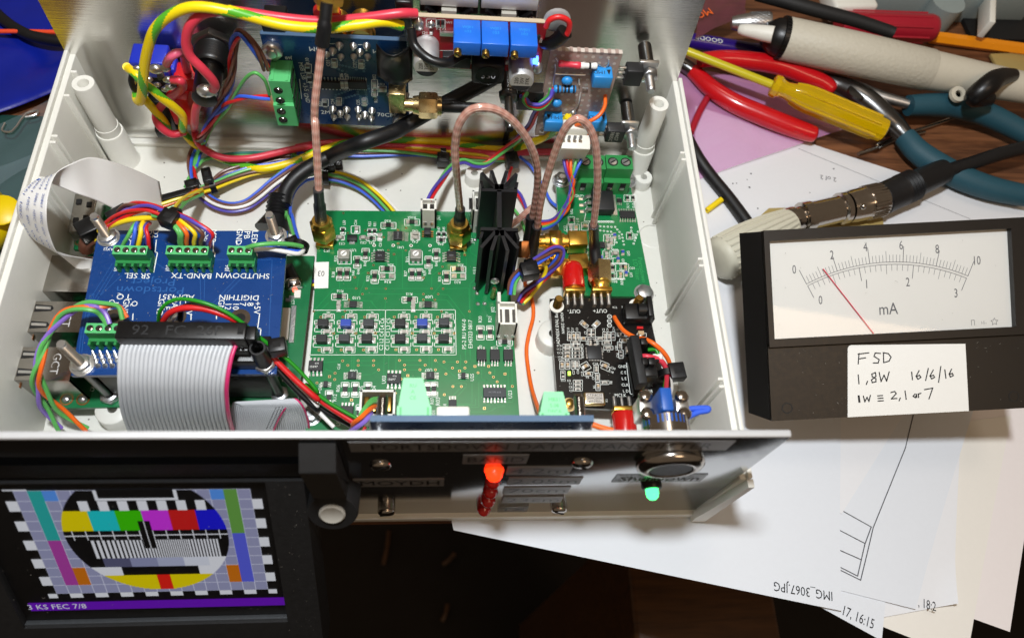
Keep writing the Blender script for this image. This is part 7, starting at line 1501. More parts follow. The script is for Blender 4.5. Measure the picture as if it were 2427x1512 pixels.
# white plug hanging under the pierced board
wp_ = thing('pin_connector', 'white four wire plug hanging below the pierced board', 'connector', DY(*KR3(1375, 1330), 180))
c_ = DY(*KR3(1376, 1200), 180); MB().box(c_ + Vector((0, -0.5, -1.5)), (10.4, 5.2, 14.5), bev=0.3, R=Matrix.Rotation(0.35, 3, 'X')).build('housing', 'white_plastic', wp_); MB().box(c_ + Vector((0, 2.5, 6.2)), (9.0, 4, 4), bev=0.3).build('header', 'white_plastic', wp_)
for k, x in enumerate((1300, 1345, 1393, 1440)): MB().box(DY(*KR3(x, 1140), 176.6), (0.9, 0.9, 2.0), R=Matrix.Rotation(0.35, 3, 'X')).build('slot', 'dark_steel', wp_)
MB().box(DY(*KR3(1505, 1130), 186), (4, 3, 6), bev=0.6).build('orange_clip', 'w_orange', wp_)
for k, (c2, x) in enumerate((('w_purple', 1300), ('w_red', 1325), ('w_orange', 1360), ('w_green', 1405), ('w_blue', 1450))):
    p0 = DY(*KR3(x, 1320), 178); wire(('violet', 'red', 'orange', 'green', 'blue')[k] + ' wire from the white plug below the pierced board', [p0] + W((K7b, 905 + k * 18, 520, 26), (K7b, 935 + (k % 3) * 14, 600, 22), (K7b, 930 + (k % 2) * 28, 700, 17), (K7b, 880 + (k % 3) * 20, 800, 12), (K7b, 800 + k * 10, 880 + k * 4, 8), (K7b, 690 + k * 15, 890 + k * 14, 5), (K7b, 600 + 20 * k, 860 + k * 20, 3)), c2, 0.62)
bundle('red, green and violet wires on the floor right of the heat sink', W((K7b, 520, 660, 3), (K7b, 560, 700, 3), (K7b, 600, 780, 3), (K7b, 640, 900, 3)), ['w_red', 'w_purple'], R=0.6, pitch=60)
wire('blue wire on the case floor left of the filter board', W((K7b, 560, 410, 4), (K7b, 640, 480, 3), (K7b, 740, 640, 2.5), (K7b, 790, 740, 2.5), (K7b, 850, 790, 3)), 'w_blue')
wire('green wire on the case floor left of the filter board', W((K7b, 510, 790, 3), (K7b, 560, 860, 3), (K7b, 600, 960, 3)), 'w_green')
# loop to the white connector in front of the heat sink
bundle('loop of coloured wires tied above the white four wire connector', W((K7b, 500, 1440, 20), (K7b, 510, 1340, 22), (K7b, 560, 1270, 23), (K7b, 640, 1220, 23), (K7b, 740, 1150, 23), (K7b, 820, 1100, 23), (K7b, 865, 1110, 22), (K7b, 850, 1180, 19), (K7b, 780, 1260, 14), (K7b, 690, 1350, 10), (K7b, 600, 1430, 8), (K7b, 560, 1500, 7)), ['w_green', 'w_red', 'w_purple', 'w_brown', 'w_blue'], R=1.1, pitch=60)
wire('yellow wire curving beside the white four wire connector', W((K7b, 490, 1430, 20), (K7b, 520, 1330, 22), (K7b, 600, 1235, 22), (K7b, 700, 1190, 20), (K7b, 755, 1240, 16), (K7b, 720, 1340, 11), (K7b, 640, 1450, 8), (K7b, 590, 1500, 7)), 'w_yellow', 0.75)
wire('long orange wire lying on the case floor between the boards', W((K7b, 600, 1330, 5), (KM, 2230, 830, 3), (KM, 2290, 960, 1.5), (KM, 2305, 1120, 1), (KM, 2265, 1290, 1), (KM, 2240, 1450, 1), (KN, 2260, 760, 1.5), (KN, 2290, 920, 3), (KN, 2330, 1050, 8), (KN, 2370, 1160, 16)), 'w_orange', 0.75)
# wires around the blue board
TB = lambda x, y=735: D(*KB(x, y), ZB + 5.5)
HEAD = D(*KB(1330, 500), ZB + 12)
for lab, c2, x, off in (('green wire in the first hole of the BAND-TX terminal', 'w_green', 1395, (-1.2, 0, -1.4)), ('pale green wire beside it at the BAND-TX terminal', 'w_green', 1380, (-1.8, -0.5, -0.4)), ('orange wire in the BAND-TX terminal', 'w_orange', 1430, (-0.6, 0, 0)), ('yellow wire in the BAND-TX terminal', 'w_yellow', 1485, (0, 0, 0.5)), ('brown wire in the BAND-TX terminal', 'w_brown', 1535, (0.5, 0, 1.0)), ('red wire in the last hole of the BAND-TX terminal', 'w_red', 1600, (1, 0.6, 1.6)), ('violet wire in the last hole of the BAND-TX terminal', 'w_purple', 1588, (0.8, 0.1, 2.0))):
    e = D(*KB(x, 720), ZB + 6); m_ = D(*KB(x - 10 + (x - 1395) * 0.15, 620), ZB + 13)
    wire(lab, [HEAD + Vector(off) + Vector((-5, 1.5, 0)), HEAD + Vector(off), (HEAD + Vector(off)).lerp(m_, 0.55) + Vector((0, 0, 1.6)), m_, m_.lerp(e, 0.6) + Vector((0, -0.3, 0.3)), e], c2, 0.68)
for lab, c2, x, y, xx, yy in (('green wire entering the SR SEL terminal', 'w_green', 940, 700, 1020, 565), ('blue wire entering the SR SEL terminal', 'w_blue', 1010, 712, 1038, 560), ('yellow wire entering the SR SEL terminal', 'w_yellow', 1055, 712, 1085, 555), ('red wire entering the SR SEL terminal', 'w_red', 1140, 725, 1118, 580), ('violet wire entering the SR SEL terminal', 'w_purple', 1125, 690, 1105, 570)):
    wire(lab, [D(*KB(x, y + 10), ZB + 5.5), D(*KB((x + xx) / 2 + 4, (y + yy) / 2), ZB + 9), D(*KB(xx, yy), ZB + 10), D(*KB(xx + 30, yy - 35), ZB + 6)], c2, 0.75 if c2 == 'w_yellow' else 0.62)
bundle('red and violet wires arching left from the tie above the blue board', [HEAD + Vector((1, 0, 1))] + W((KB, 1250, 460, ZB + 13), (KB, 1130, 430, ZB + 13), (KB, 1000, 450, ZB + 11), (KB, 900, 500, ZB + 8), (KB, 820, 560, ZB + 4)), ['w_red', 'w_purple', 'w_red'], R=0.9, pitch=55)
bundle('brown and red wires arching to the small connector at the left', [HEAD] + W((KB, 1230, 440, ZB + 12), (KB, 1080, 405, ZB + 11), (KB, 980, 410, ZB + 8), (KB, 910, 470, ZB + 2)), ['w_brown', 'w_red', 'w_violet'], R=0.8, pitch=60)
wire('thick yellow wire crossing behind the blue board', [HEAD + Vector((-1, 0, -1))] + W((KB, 1180, 500, ZB + 10), (KB, 1000, 515, ZB + 9), (KB, 880, 550, ZB + 6), (KB, 760, 605, ZB)), 'w_yellow', 0.9)
wire('green wire crossing behind the blue board', [HEAD + Vector((-1, 0, -2))] + W((KB, 1220, 505, ZB + 8), (KB, 1130, 490, ZB + 8)), 'w_green', 0.7)
bundle('orange, yellow and green wires leading up from the tie', [HEAD + Vector((0, 0, 1))] + W((K9b, 590, 1010, 36), (K9b, 640, 930, 28), (K9b, 730, 850, 18), (K9b, 870, 775, 9)), ['w_orange', 'w_yellow', 'w_green', 'w_red'], R=1.2, pitch=200)
wire('green wire arching from the SHUTDOWN terminal', W((KB, 1885, 730, ZB + 7), (KB, 1960, 710, ZB + 9), (KB, 2100, 698, ZB + 8), (KB, 2230, 705, ZB + 5), (KB, 2310, 720, ZB + 2)), 'w_green', 0.75)
wire('white wire arching from the SHUTDOWN terminal', W((KB, 1935, 748, ZB + 5), (KB, 2050, 740, ZB + 5), (KB, 2180, 760, ZB + 4), (KB, 2280, 775, ZB + 2), (KB, 2320, 745, ZB), (KB, 2310, 690, ZB - 2), (KB, 2210, 640, ZB - 4)), 'w_white', 0.75)
wire('blue wire arching from the SHUTDOWN terminal', W((KB, 1925, 738, ZB + 4), (KB, 2050, 728, ZB + 4), (KB, 2200, 745, ZB + 3), (KB, 2285, 755, ZB + 1), (KB, 2290, 690, ZB)), 'w_blue', 0.7)
for lab, mm, ph in (('green and violet twisted pair curling off the left of the blue board', ['w_violet', 'w_green'], 0), ('orange and green twisted pair curling off the left of the blue board', ['w_orange', 'w_green'], 1.6)):
    q = (830, 345) if ph == 0 else (955, 300)
    d_ = 0 if ph == 0 else 26
    pts = W((KC, q[0], q[1], ZB + 8), (KC, q[0] - 50, q[1] - 85 - d_ * 0.3, ZB + 10), (KC, 720 + d_ * 2, 222 - d_, ZB + 12), (KC, 610 + d_, 222 - d_, ZB + 12), (KC, 500 + d_ * 0.3, 270 - d_, ZB + 10), (KC, 405 + d_ * 0.2, 370 - d_ * 0.4, ZB + 7), (KC, 330 + d_ * 0.2, 510, ZB + 4), (KC, 270 + d_ * 1.3, 680, ZB), (KC, 268 + d_ * 1.8, 800, 25), (KC, 300 + d_ * 3.2, 920, 18), (KC, 370 + d_ * 5, 1030, 11), (KC, 460 + d_ * 8, 1150, 5))
    bundle(lab, pts, mm, r=0.68, R=0.72, pitch=26, ph=ph)
wire('green wire arching over the black ribbon connector', W((KC, 1212, 318, ZB + 10), (KC, 1225, 240, ZB + 15), (KC, 1290, 175, ZB + 18), (KC, 1390, 150, ZB + 19), (KC, 1560, 180, ZB + 19), (KC, 1720, 245, ZB + 17), (KC, 1850, 330, ZB + 14), (KC, 2000, 455, 38), (KC, 2150, 570, 34), (KC, 2300, 710, 30), (KC, 2427, 860, 26), (KN, 130, 880, 24), (KN, 330, 1040, 24), (KN, 560, 1175, 24), (KN, 640, 1215, 24)), 'w_dkgreen', 0.6)
wire('red wire arching over the black ribbon connector', W((KC, 1248, 318, ZB + 10), (KC, 1300, 255, ZB + 14), (KC, 1400, 220, ZB + 16), (KC, 1550, 225, ZB + 16), (KC, 1690, 265, ZB + 15), (KC, 1810, 320, ZB + 13), (KC, 1940, 430, 36), (KC, 2080, 590, 32), (KC, 2250, 760, 28), (KC, 2427, 915, 24), (KN, 150, 940, 22), (KN, 350, 1090, 22), (KN, 560, 1225, 22), (KN, 700, 1320, 22)), 'w_red', 0.95)
wire('black wire beside the red wire over the blue board', W((KC, 1375, 310, ZB + 9), (KC, 1395, 220, ZB + 13), (KC, 1480, 195, ZB + 14), (KC, 1620, 225, ZB + 14), (KC, 1790, 300, ZB + 12), (KC, 1930, 450, 34), (KC, 2080, 640, 29), (KC, 2250, 830, 24), (KC, 2427, 1000, 19), (KN, 150, 1030, 17), (KN, 350, 1160, 17), (KN, 560, 1270, 17), (KN, 640, 1330, 17)), 'w_black', 0.9)
wire('white wire beside the red wire leaving the blue board', W((KC, 1910, 430, 35), (KC, 2060, 590, 30), (KC, 2180, 740, 26), (KC, 2330, 880, 22), (KC, 2427, 970, 20), (KN, 120, 1010, 18), (KN, 260, 1150, 17), (KN, 400, 1290, 16)), 'w_white', 0.7)
wire('short white wire end under the ribbon connector', W((KC, 1320, 315, ZB + 6), (KC, 1340, 280, ZB + 8), (KC, 1375, 255, ZB + 8)), 'w_white', 0.6)
bundle('purple, yellow and blue wires passing between the boards', W((KB, 2285, 975, 5), (KB, 2330, 985, 4), (KB, 2380, 995, 4), (KB, 2420, 1000, 4)), ['w_purple', 'w_yellow', 'w_blue'], R=0.8, pitch=60)
# front: twisted lamp wires at the lamp board
bundle('green, violet and orange wires twisting down by the front panel', W((KN, 850, 1065, 30), (KN, 790, 1060, 34), (KN, 740, 1110, 38), (KN, 690, 1190, 40), (KN, 630, 1260, 38), (KN, 590, 1330, 34)), ['w_green', 'w_violet', 'w_orange', 'w_green'], r=0.75, R=1.15, pitch=24)
# wires of the black board
wire('orange wire from the power jack across the black board', W((KA, 975, 345, ZA + 3), (KA, 1000, 390, ZA + 5), (KA, 1060, 470, ZA + 7), (KA, 1160, 530, ZA + 9), (KA, 1260, 550, ZA + 13), (KA, 1350, 600, 25), (KA, 1430, 675, 23), (KA, 1478, 760, 20), (KA, 1485, 850, 18)), 'w_orange', 0.8)
for lab, c2, sx, sy, ex in (('red wire from the pin plug to the front', 'w_crimson', 1215, 705, 1440), ('black wire from the pin plug to the front', 'w_black', 1250, 755, 1485), ('white wire from the pin plug to the front', 'w_white', 1330, 700, 1500), ('green wire from the pin plug to the front', 'w_dkgreen', 1285, 645, 1425)):
    wire(lab, W((KA, sx, sy, 22), (KA, sx + 70, sy + (0 if sy < 700 else 2), 23), (KA, 1390, 740, 22), (KA, 1440, 800, 20), (KA, 1462 + (ex - 1460) * 0.3, 880, 19), (KA, 1465 + (ex - 1460) * 0.8, 980, 25), (KA, (ex + 1460) / 2, 1070, 34), (KA, ex * 0.5 + 715, 1150, 42)), c2, 0.95 if c2 in ('w_crimson',) else 0.7)
wire('blue wire loop beside the push button', W((KA, 1570, 1215, 50), (KA, 1650, 1188, 50), (KA, 1760, 1178, 50), (KA, 1835, 1180, 50), (KA, 1830, 1200, 50), (KA, 1740, 1218, 50), (KA, 1640, 1265, 50)), 'w_blue', 0.85)
wire('orange wire stub behind the front panel', W((KA, 775, 1330, 55), (KA, 870, 1362, 55), (KA, 960, 1385, 55)), 'w_orange', 0.85)
# cable ties
def tie(label, c_, axis, r, head, hs=(3.6, 3.2, 4.4), rz=0.0):
    o = thing('cable_tie', label, 'cable tie', c_ - Vector((0, 0, r))); a = Vector(axis).normalized(); mb = MB()
    mb.lathe(c_ - a * 1.1, a, [(0, r), (0, r + 0.7), (2.2, r + 0.7), (2.2, r), (0, r)], 20, cap=False); mb.build('strap', 'black_plastic', o)
    MB().box(head, hs, rz, bev=0.35).build('head', 'black_plastic', o); MB().box(head + Vector((0, 0, hs[2] / 2 + 0.02)), (hs[0] * 0.45, hs[1] * 0.4, 0.1), rz).build('slot', 'hole', o)
tie('black cable tie head above the BAND-TX wires', HEAD, (1, -0.3, 0), 2.6, D(*KB(1300, 515), ZB + 14), (5.2, 4.8, 5.0), -0.4)
tie('black cable tie at the end of the long black strap', D(*K9b(850, 730), 6), (1, 0.4, 0), 2.6, D(*K9b(780, 705), 9), (4.6, 4.0, 4), 0.4)
tie('black upright cable tie on the yellow and orange wires', D(*K9b(1020, 700), 6), (1, 0.4, 0), 2.4, D(*K9b(955, 590), 10), (3.4, 6.4, 3), 0.3)
MB().box(D(*K9b(560, 810), 10), (12.5, 2.6, 0.9), 0.38, bev=0.2).build('cable_tie', 'black_plastic', label='flat black strap end lying beside the white flat cable', cat='cable tie')
tie('black cable tie where the seven wires leave the thick lead', D(*K10(410, 470), 5), (1, 0, 0), 3.0, D(*K10(440, 380), 8), (4.0, 4.4, 4)); MB().box(D(*K10(505, 350), 6), (3.4, 6, 3), 0.2, bev=0.3).build('cable_tie', 'black_plastic', label='black tie head just right of the thick black lead', cat='cable tie')
tie('small square cable tie on the rear floor harness', D(*K10(1425, 280), 3), (1, 0, 0), 1.8, D(*K10(1425, 330), 4), (5.0, 4.6, 4))
tie('black cable tie where green wires leave the rear harness', D(*K10(1990, 250), 5), (1, 0.3, 0), 3.4, D(*K10(2020, 335), 7), (5.0, 5.4, 4.4), 0.2)
tie('black cable tie above the white four wire connector', D(*K7b(640, 1225), 23), (1, 0.5, 0), 2.2, D(*K7b(630, 1262), 26), (6.0, 5.4, 4.6), 0.2)
tie('square black cable tie right of the black board', D(*KA(1460, 870), 18), (0, 1, 0), 2.6, D(*KA(1540, 850), 20), (5.4, 5.8, 4), 0.1)
tie('black cable tie on the red and green wires leaving the blue board', D(*KC(2060, 560), 33), (1, -0.8, 0), 2.0, D(*KC(2125, 520), 37), (5.0, 4.6, 4.6), 0.2)
tie('black cable tie looping green, blue and white wires', D(*KB(2290, 720), ZB), (0.2, 1, 0), 2.4, D(*KB(2235, 690), ZB + 1), (4.0, 3.4, 3), 0.5)
o = thing('pin_plug', 'small black plug left of the rear left screw', 'connector', D(*KB(690, 590), 24)); MB().box(D(*KB(690, 590), 28), (7.5, 6.0, 5.5), 0.6, bev=0.5).build('body', 'black_plastic', o)
MB().tube(W((KB, 660, 740, 20), (KB, 670, 680, 24), (KB, 720, 650, 25)), 2.4, 12).build('wound_sleeve', 'w_brown', o); MB().tube(W((KB, 700, 745, 20), (KB, 700, 690, 24), (KB, 740, 655, 26)), 0.9, 8).build('yellow_wire', 'w_yellow', o)
MB().box(D(*KB(910, 480), 30), (7, 4.4, 4), 0.7, bev=0.5).build('pin_plug', 'black_plastic', label='small black plug under the arching brown wires', cat='connector')

# ------------------------------------------------------------------ tools and oddments right of the case
K4 = crop(2600, 0, 1.6802)
def T4(x, y, z): return D(*K4(x, y), z)
def flat_tube(pts, r, flat, n=14, sub=10):
    mb = MB(); mb.tube(pts, r, n, sub=sub); return mb
# pink antistatic bag
def film_sheet(pts, z, mt, label, cat, name, amp=1.0, n=14):
    P = [D(p[0], p[1], z) for p in pts]; vs = []
    for i in range(n + 1):
        for j in range(n + 1):
            a, c_ = i / n, j / n; p = P[0].lerp(P[1], a).lerp(P[3].lerp(P[2], a), c_)
            vs.append(p + Vector((0, 0, amp * (0.5 + 0.5 * math.sin(9 * a + 4 * c_) * math.sin(7 * c_ - 3 * a + 1)))))
    mb = MB(); mb.add(vs, [(i * (n + 1) + j, (i + 1) * (n + 1) + j, (i + 1) * (n + 1) + j + 1, i * (n + 1) + j + 1) for i in range(n) for j in range(n)])
    return mb.build(name, mt, label=label, cat=cat, ang=80)
film_sheet([K4(60, 430), K4(700, 560), K4(1250, 850), K4(130, 1230)], -4.4, 'pink_film', 'crumpled pink antistatic bag lying under the red pliers', 'plastic bag', 'antistatic_bag', 1.4)
film_sheet([K4(260, 0), K4(560, -10), K4(560, 110), K4(230, 260)], 6, 'smoke_film', 'shiny pinkish brown wrapper with an orange printed mark at the top', 'wrapper', 'wrapper', 2.0)
k = MB(); k.text('MO', T4(290, 90, 9.5), 4.0, (-1, -0.5, 0), (0.5, -1, 0)); k.build('wrapper_print', 'w_orange', bpy.data.objects['wrapper'], smooth=False)
# red pliers
o = thing('pliers', 'pliers with glossy red handles beside the case wall', 'pliers', T4(600, 650, -4))
MB().tube([T4(215, 470, 0), T4(330, 580, 0), T4(480, 680, 0), T4(650, 755, 0), T4(850, 835, 0), T4(980, 880, 0), T4(1040, 897, 0)], rend(3.4, 1.0), 18, sub=12).build('handle', 'tool_red', o)
MB().tube([T4(260, 400, 6), T4(420, 390, 6), T4(600, 405, 6), T4(800, 440, 5), T4(980, 510, 4), T4(1090, 560, 3), T4(1150, 612, 2)], rend(3.3, 0.9), 18, sub=12).build('handle', 'tool_red', o)
MB().tube([T4(60, 380, 1), T4(140, 420, 1), T4(225, 480, 0)], 3.0, 12).build('jaw', 'dark_steel', o)
# yellow screwdriver
o = thing('screwdriver', 'screwdriver with clear amber handle and yellow sleeved shaft', 'screwdriver', T4(800, 600, 5))
a = T4(60, 295, 13); c_ = T4(735, 560, 12); e = T4(1488, 868, 9); d_ = (e - c_).normalized(); L = (e - c_).length
MB().cyl(a, c_ + d_ * 4, 1.85, n=16).build('shaft_sleeve', 'sleeve_yellow', o)
prof = [(0, 3.0), (0.6, 4.6), (3.0, 4.9), (4.6, 3.9), (6.5, 3.5), (9, 4.0), (13, 5.0), (17, 5.5), (22, 5.4), (L - 3, 5.1), (L - 0.6, 4.8), (L, 3.8)]
mb = MB(); mb.lathe(c_, d_, [(t, r * (1.0)) for t, r in prof], 12); mb.build('handle', 'amber_plastic', o, ang=25)
for k in range(6):
    an = 2 * PI * k / 6 + 0.26; w_ = d_.orthogonal().normalized(); v_ = d_.cross(w_); e_ = w_ * math.cos(an) + v_ * math.sin(an); MB().tube([c_ + d_ * t + e_ * r for t, r in ((10, 4.1), (14, 5.0), (18, 5.35), (L - 4, 5.05))], 0.7, 8, raw=True).build('flute_ridge', 'amber_plastic', o)
MB().cyl(c_ + d_ * 1, c_ + d_ * (L * 0.45), 1.3, n=10).build('shaft_core', 'brass', o)
# cream hand tool
o = thing('hand_tool', 'cream cylindrical hand tool with textured grip and knurled metal nose', 'hand tool', T4(1300, 360, -6))
ca = T4(815, 255, 16); cb = T4(1775, 465, 14); cc = T4(2500, 600, 12); u_ = (cb - ca).normalized(); L = (cb - ca).length
MB().lathe(ca, u_, [(0, 8.6), (0.8, 9.2), (L * 0.5, 9.3), (L - 0.5, 8.9), (L, 8.6)], 36).build('grip', 'tool_leather', o)
u2 = (cc - cb).normalized(); L2 = (cc - cb).length; MB().lathe(cb - u2 * 0.4, u2, [(0, 8.5), (L2 * 0.4, 7.6), (L2 * 0.7, 7.0), (L2, 6.6)], 32).build('rear_body', 'tool_cream', o)
MB().lathe(ca + u_ * 0.2, -u_, [(0, 8.9), (2.2, 9.0), (2.4, 8.2), (4.5, 7.8), (9, 5.0), (9.4, 3)], 32).build('collar', 'black_plastic', o)
for k in range(32):
    an = 2 * PI * k / 32; w_ = u_.orthogonal().normalized(); v_ = u_.cross(w_); MB().box(ca - u_ * 0.9 + (w_ * math.cos(an) + v_ * math.sin(an)) * 9.0, (1.8, 0.7, 0.7), R=Matrix((u_, w_ * -math.sin(an) + v_ * math.cos(an), w_ * math.cos(an) + v_ * math.sin(an))).transposed()).build('collar_rib', 'black_plastic', o)
na_ = T4(730, 150, 17); nb_ = T4(470, 155, 14); un = (nb_ - na_).normalized(); Ln = (nb_ - na_).length
MB().lathe(na_, un, [(0, 4.2), (1, 4.6), (Ln * 0.5, 4.4), (Ln * 0.85, 3.4), (Ln, 2.6), (Ln * 1.02, 1.4)], 28).build('nose', 'steel', o)
for k in range(22):
    for sg in (-1, 1):
        pts = []
        for i in range(7):
            t = i / 6; an = 2 * PI * k / 22 + sg * t * 1.1; w_ = un.orthogonal().normalized(); v_ = un.cross(w_); pts.append(na_ + un * (1 + Ln * 0.48 * t) + (w_ * math.cos(an) + v_ * math.sin(an)) * 4.55)
        MB().tube(pts, 0.12, 4, raw=True).build('knurl', 'steel', o)
MB().lathe(T4(745, 232, 21), T4(520, 195, 18) - T4(745, 232, 21), [(0, 3.6), (4, 3.4), (12, 2.6), (14.5, 2.0), (15, 1.2)], 24).build('white_tube', 'white_plastic', o)
p = T4(2180, 590, 17); MB().tube([T4(2330, 500, 19), T4(2230, 520, 22), T4(2150, 580, 22), T4(2080, 645, 18), T4(2180, 655, 16)], lambda t: 3.0 + 1.6 * math.sin(PI * t), 14).build('trigger_hook', 'black_plastic', o); MB().lathe(T4(1960, 630, 13), (0, -0.4, 1), [(0, 3.6), (1.5, 3.4), (1.6, 1.6), (0.6, 1.5)], 20, cap=False).build('bush', 'tool_cream', o)
# purple pen
o = thing('pen', 'dark purple pen with white lettering behind the case corner', 'pen', T4(450, 300, -6)); a = T4(100, 255, 1); c_ = T4(700, 352, 1); MB().cyl(a, c_, 3.6, n=20).build('barrel', 'pen_purple', o)
d_ = (c_ - a).normalized(); s_ = Vector((0, 0, 1)).cross(d_); pc = T4(325, 262, 4.72); kk = MB(); kk.text('GOODP', pc, 2.6, -d_, -s_, sx=0.95); kk.build('lettering', 'silk', o, smooth=False)
# dark rods and handles at the top
MB().tube([T4(640, -40, 22), T4(1000, 60, 22), T4(1300, 140, 21), T4(1500, 205, 20), T4(1545, 220, 20)], lambda t: 3.2 - 0.6 * t, 14).build('marker_pen', 'black_matt', label='dark tapered rod lying across the red handle', cat='pen')
o = thing('screwdriver', 'red fluted screwdriver handle behind the cream tool', 'screwdriver', T4(1550, 180, -6)); a = T4(1180, 165, 4); c_ = T4(1815, 190, 4); d_ = (c_ - a).normalized(); L = (c_ - a).length
MB().lathe(a, d_, [(0, 5.5), (3, 6.4), (L - 3, 6.6), (L - 0.8, 6.0), (L, 4.5)], 24).build('handle', 'tool_maroon', o)
for k in range(8):
    an = 2 * PI * k / 8; w_ = d_.orthogonal().normalized(); v_ = d_.cross(w_); MB().tube([a + d_ * 6 + (w_ * math.cos(an) + v_ * math.sin(an)) * 6.4, a + d_ * (L - 5) + (w_ * math.cos(an) + v_ * math.sin(an)) * 6.55], 0.7, 6).build('flute', 'tool_maroon', o)
o = thing('pencil', 'orange hexagonal pencil at the right edge of the picture', 'pencil', T4(2100, 290, -6)); MB().cyl(T4(1790, 248, -3), T4(2520, 345, -3), 3.0, n=6, ph=0.3).build('barrel', 'pencil_orange', o, ang=20)
# grey tub at the top edge
o = thing('plastic_tub', 'grey green plastic tub with dividers at the top right', 'tub', T4(1700, 40, -7))
MB().box(T4(1880, 45, 2), (92, 1.6, 18), 0.03, bev=0.4).build('front_wall', 'grey_tub', o)
MB().lathe(T4(1790, 170, -6.5), (0, 0, 1), [(0, 7.5), (15, 8.2)], 28).build('round_corner', 'grey_tub', o); MB().box(T4(1240, 20, 6), (22, 16, 10), 0.1, bev=1.5).build('white_lid', 'white_plastic', o); MB().box(T4(2160, 100, 8), (3, 22, 10), -0.35, bev=0.6).build('divider', 'white_plastic', o)
MB().box(T4(2300, 150, -5), (50, 26, 2), 0.05).build('dark_tray', 'black_matt', label='black tray in the top right corner', cat='tray')
# teal pliers
o = thing('pliers', 'side cutters with teal foam handles at the right edge', 'pliers', T4(1700, 800, -6))
MB().tube([T4(1640, 700, 5), T4(1800, 695, 5), T4(1960, 705, 4), T4(2120, 745, 3), T4(2280, 815, 2), T4(2440, 900, 1)], lambda t: 4.6 + 0.8 * math.sin(PI * t), 16, sub=8).build('handle', 'tool_teal', o)
MB().tube([T4(1615, 905, 1), T4(1700, 1000, 1), T4(1830, 1090, 1), T4(2000, 1180, 1), T4(2200, 1250, 1), T4(2440, 1300, 1)], lambda t: 4.6 + 0.8 * math.sin(PI * t), 16, sub=8).build('handle', 'tool_teal', o)
MB().tube([T4(1060, 520, 1), T4(1190, 570, 2), T4(1290, 620, 3), T4(1380, 680, 3), T4(1480, 770, 2), T4(1560, 840, 1), T4(1630, 915, 1)], lambda t: 3.6 + 1.6 * math.sin(PI * t), 12).build('jaw', 'dark_steel', o); MB().tube([T4(1210, 560, 2), T4(1330, 600, 3), T4(1450, 640, 4), T4(1640, 690, 5)], lambda t: 3.8 - 1.6 * t, 12).build('jaw', 'steel', o)
MB().lathe(T4(1300, 615, 6), (0, 0, 1), [(0, 4.4), (0.8, 4.2), (1.0, 2.0), (1.0, 0.01)], 20).build('pivot', 'dark_steel', o)
# hair clip like pin
o = MB().tube([T4(1310, 1020, -6), T4(1440, 975, -5.5), T4(1430, 960, -5.4), T4(1560, 905, -5), T4(1740, 850, -5), T4(1930, 785, -5)], 0.9, 8).build('spring_pin', 'nickel', label='thin bent metal pin on the wood under the pliers', cat='pin')
MB().tube([T4(1440, 985, -5.5), T4(1560, 925, -5), T4(1750, 875, -5)], 0.7, 8).build('pin_arm', 'nickel', o)
# cards behind the connector
MB().prism([q.to_2d() for q in (T4(690, 1390, 0), T4(740, 1345, 0), T4(1490, 1320, 0), T4(1510, 1480, 0), T4(1480, 1560, 0), T4(700, 1560, 0))], -4.9, -3.6).build('card', 'card_ochre', label='ochre coloured card under the metal connector', cat='card', smooth=False)
MB().box(T4(2360, 430, -5), (24, 14, 2), 0.1, bev=0.4).build('wood_block', 'card_ochre', label='pale brown block at the right edge behind the cream tool', cat='block')
# black coax at left of the papers
MB().tube([T4(120, 800, -1), T4(240, 1030, -2), T4(330, 1160, -3), T4(460, 1320, -3), T4(620, 1540, -3), T4(760, 1750, -4)], 2.7, 14).build('coax_cable', 'black_rubber', label='black cable lying between the case and the meter', cat='cable')
MB().lathe(T4(305, 1395, -4), T4(385, 1335, -3.6) - T4(305, 1395, -4), [(0.6, 0.5), (0, 0.6), (0, 1.25), (9, 1.25)], 14, cap=False).build('sleeving_offcut', 'w_yellow', label='short offcut of yellow sleeving on the paper', cat='offcut')
MB().tube([T4(200, 880, -3), T4(260, 740, -3), T4(310, 650, -3)], 1.6, 8).build('strip', 'tool_maroon', label='purple strip inside the pink bag', cat='strip')
# BNC connector pair and its cables
o = thing('coax_connector', 'nickel bayonet coax connector with black boot behind the meter', 'connector', T4(1250, 1320, -5)); ZC = 2.5
a = D(*K7(545, 372), ZC); c_ = D(*K7(1035, 262), ZC); d_ = (c_ - a).normalized(); L = (c_ - a).length; f_ = lambda q: q * L
MB().lathe(a - d_ * 2, d_, [(0, 4.2), (f_(0.05), 5.2), (f_(0.12), 5.4), (f_(0.13), 4.8), (f_(0.2), 4.8), (f_(0.21), 6.2), (f_(0.3), 6.2), (f_(0.31), 5.6), (f_(0.62), 5.6), (f_(0.63), 6.6), (f_(0.68), 6.6), (f_(0.69), 5.8)], 28).build('socket', 'nickel', o)
MB().lathe(a + d_ * f_(0.66), d_, [(0, 6.4), (f_(0.06), 6.9), (f_(0.18), 6.9), (f_(0.2), 7.3)], 28).build('bayonet_shell', 'nickel', o)
q0 = a + d_ * f_(0.84); MB().lathe(q0, d_, [(0, 7.0), (f_(0.2), 7.0), (f_(0.22), 6.0)], 32).build('coupling_nut', 'nickel', o)
w_ = d_.orthogonal().normalized(); v_ = d_.cross(w_)
for k in range(30):
    an = 2 * PI * k / 30; e_ = w_ * math.cos(an) + v_ * math.sin(an); MB().tube([q0 + e_ * 7.0 + d_ * 0.5, q0 + e_ * 7.0 + d_ * f_(0.19)], 0.42, 6).build('grip_rib', 'nickel', o)
MB().ball(a + d_ * f_(0.74) + Vector((0, -4.2, 5.4)), 1.4, n=10).build('bayonet_stud', 'nickel', o)
b0v = a + d_ * f_(1.03); bend = D(*K7(1400, 100), ZC + 2); db = (bend - b0v).normalized(); Lb = (bend - b0v).length
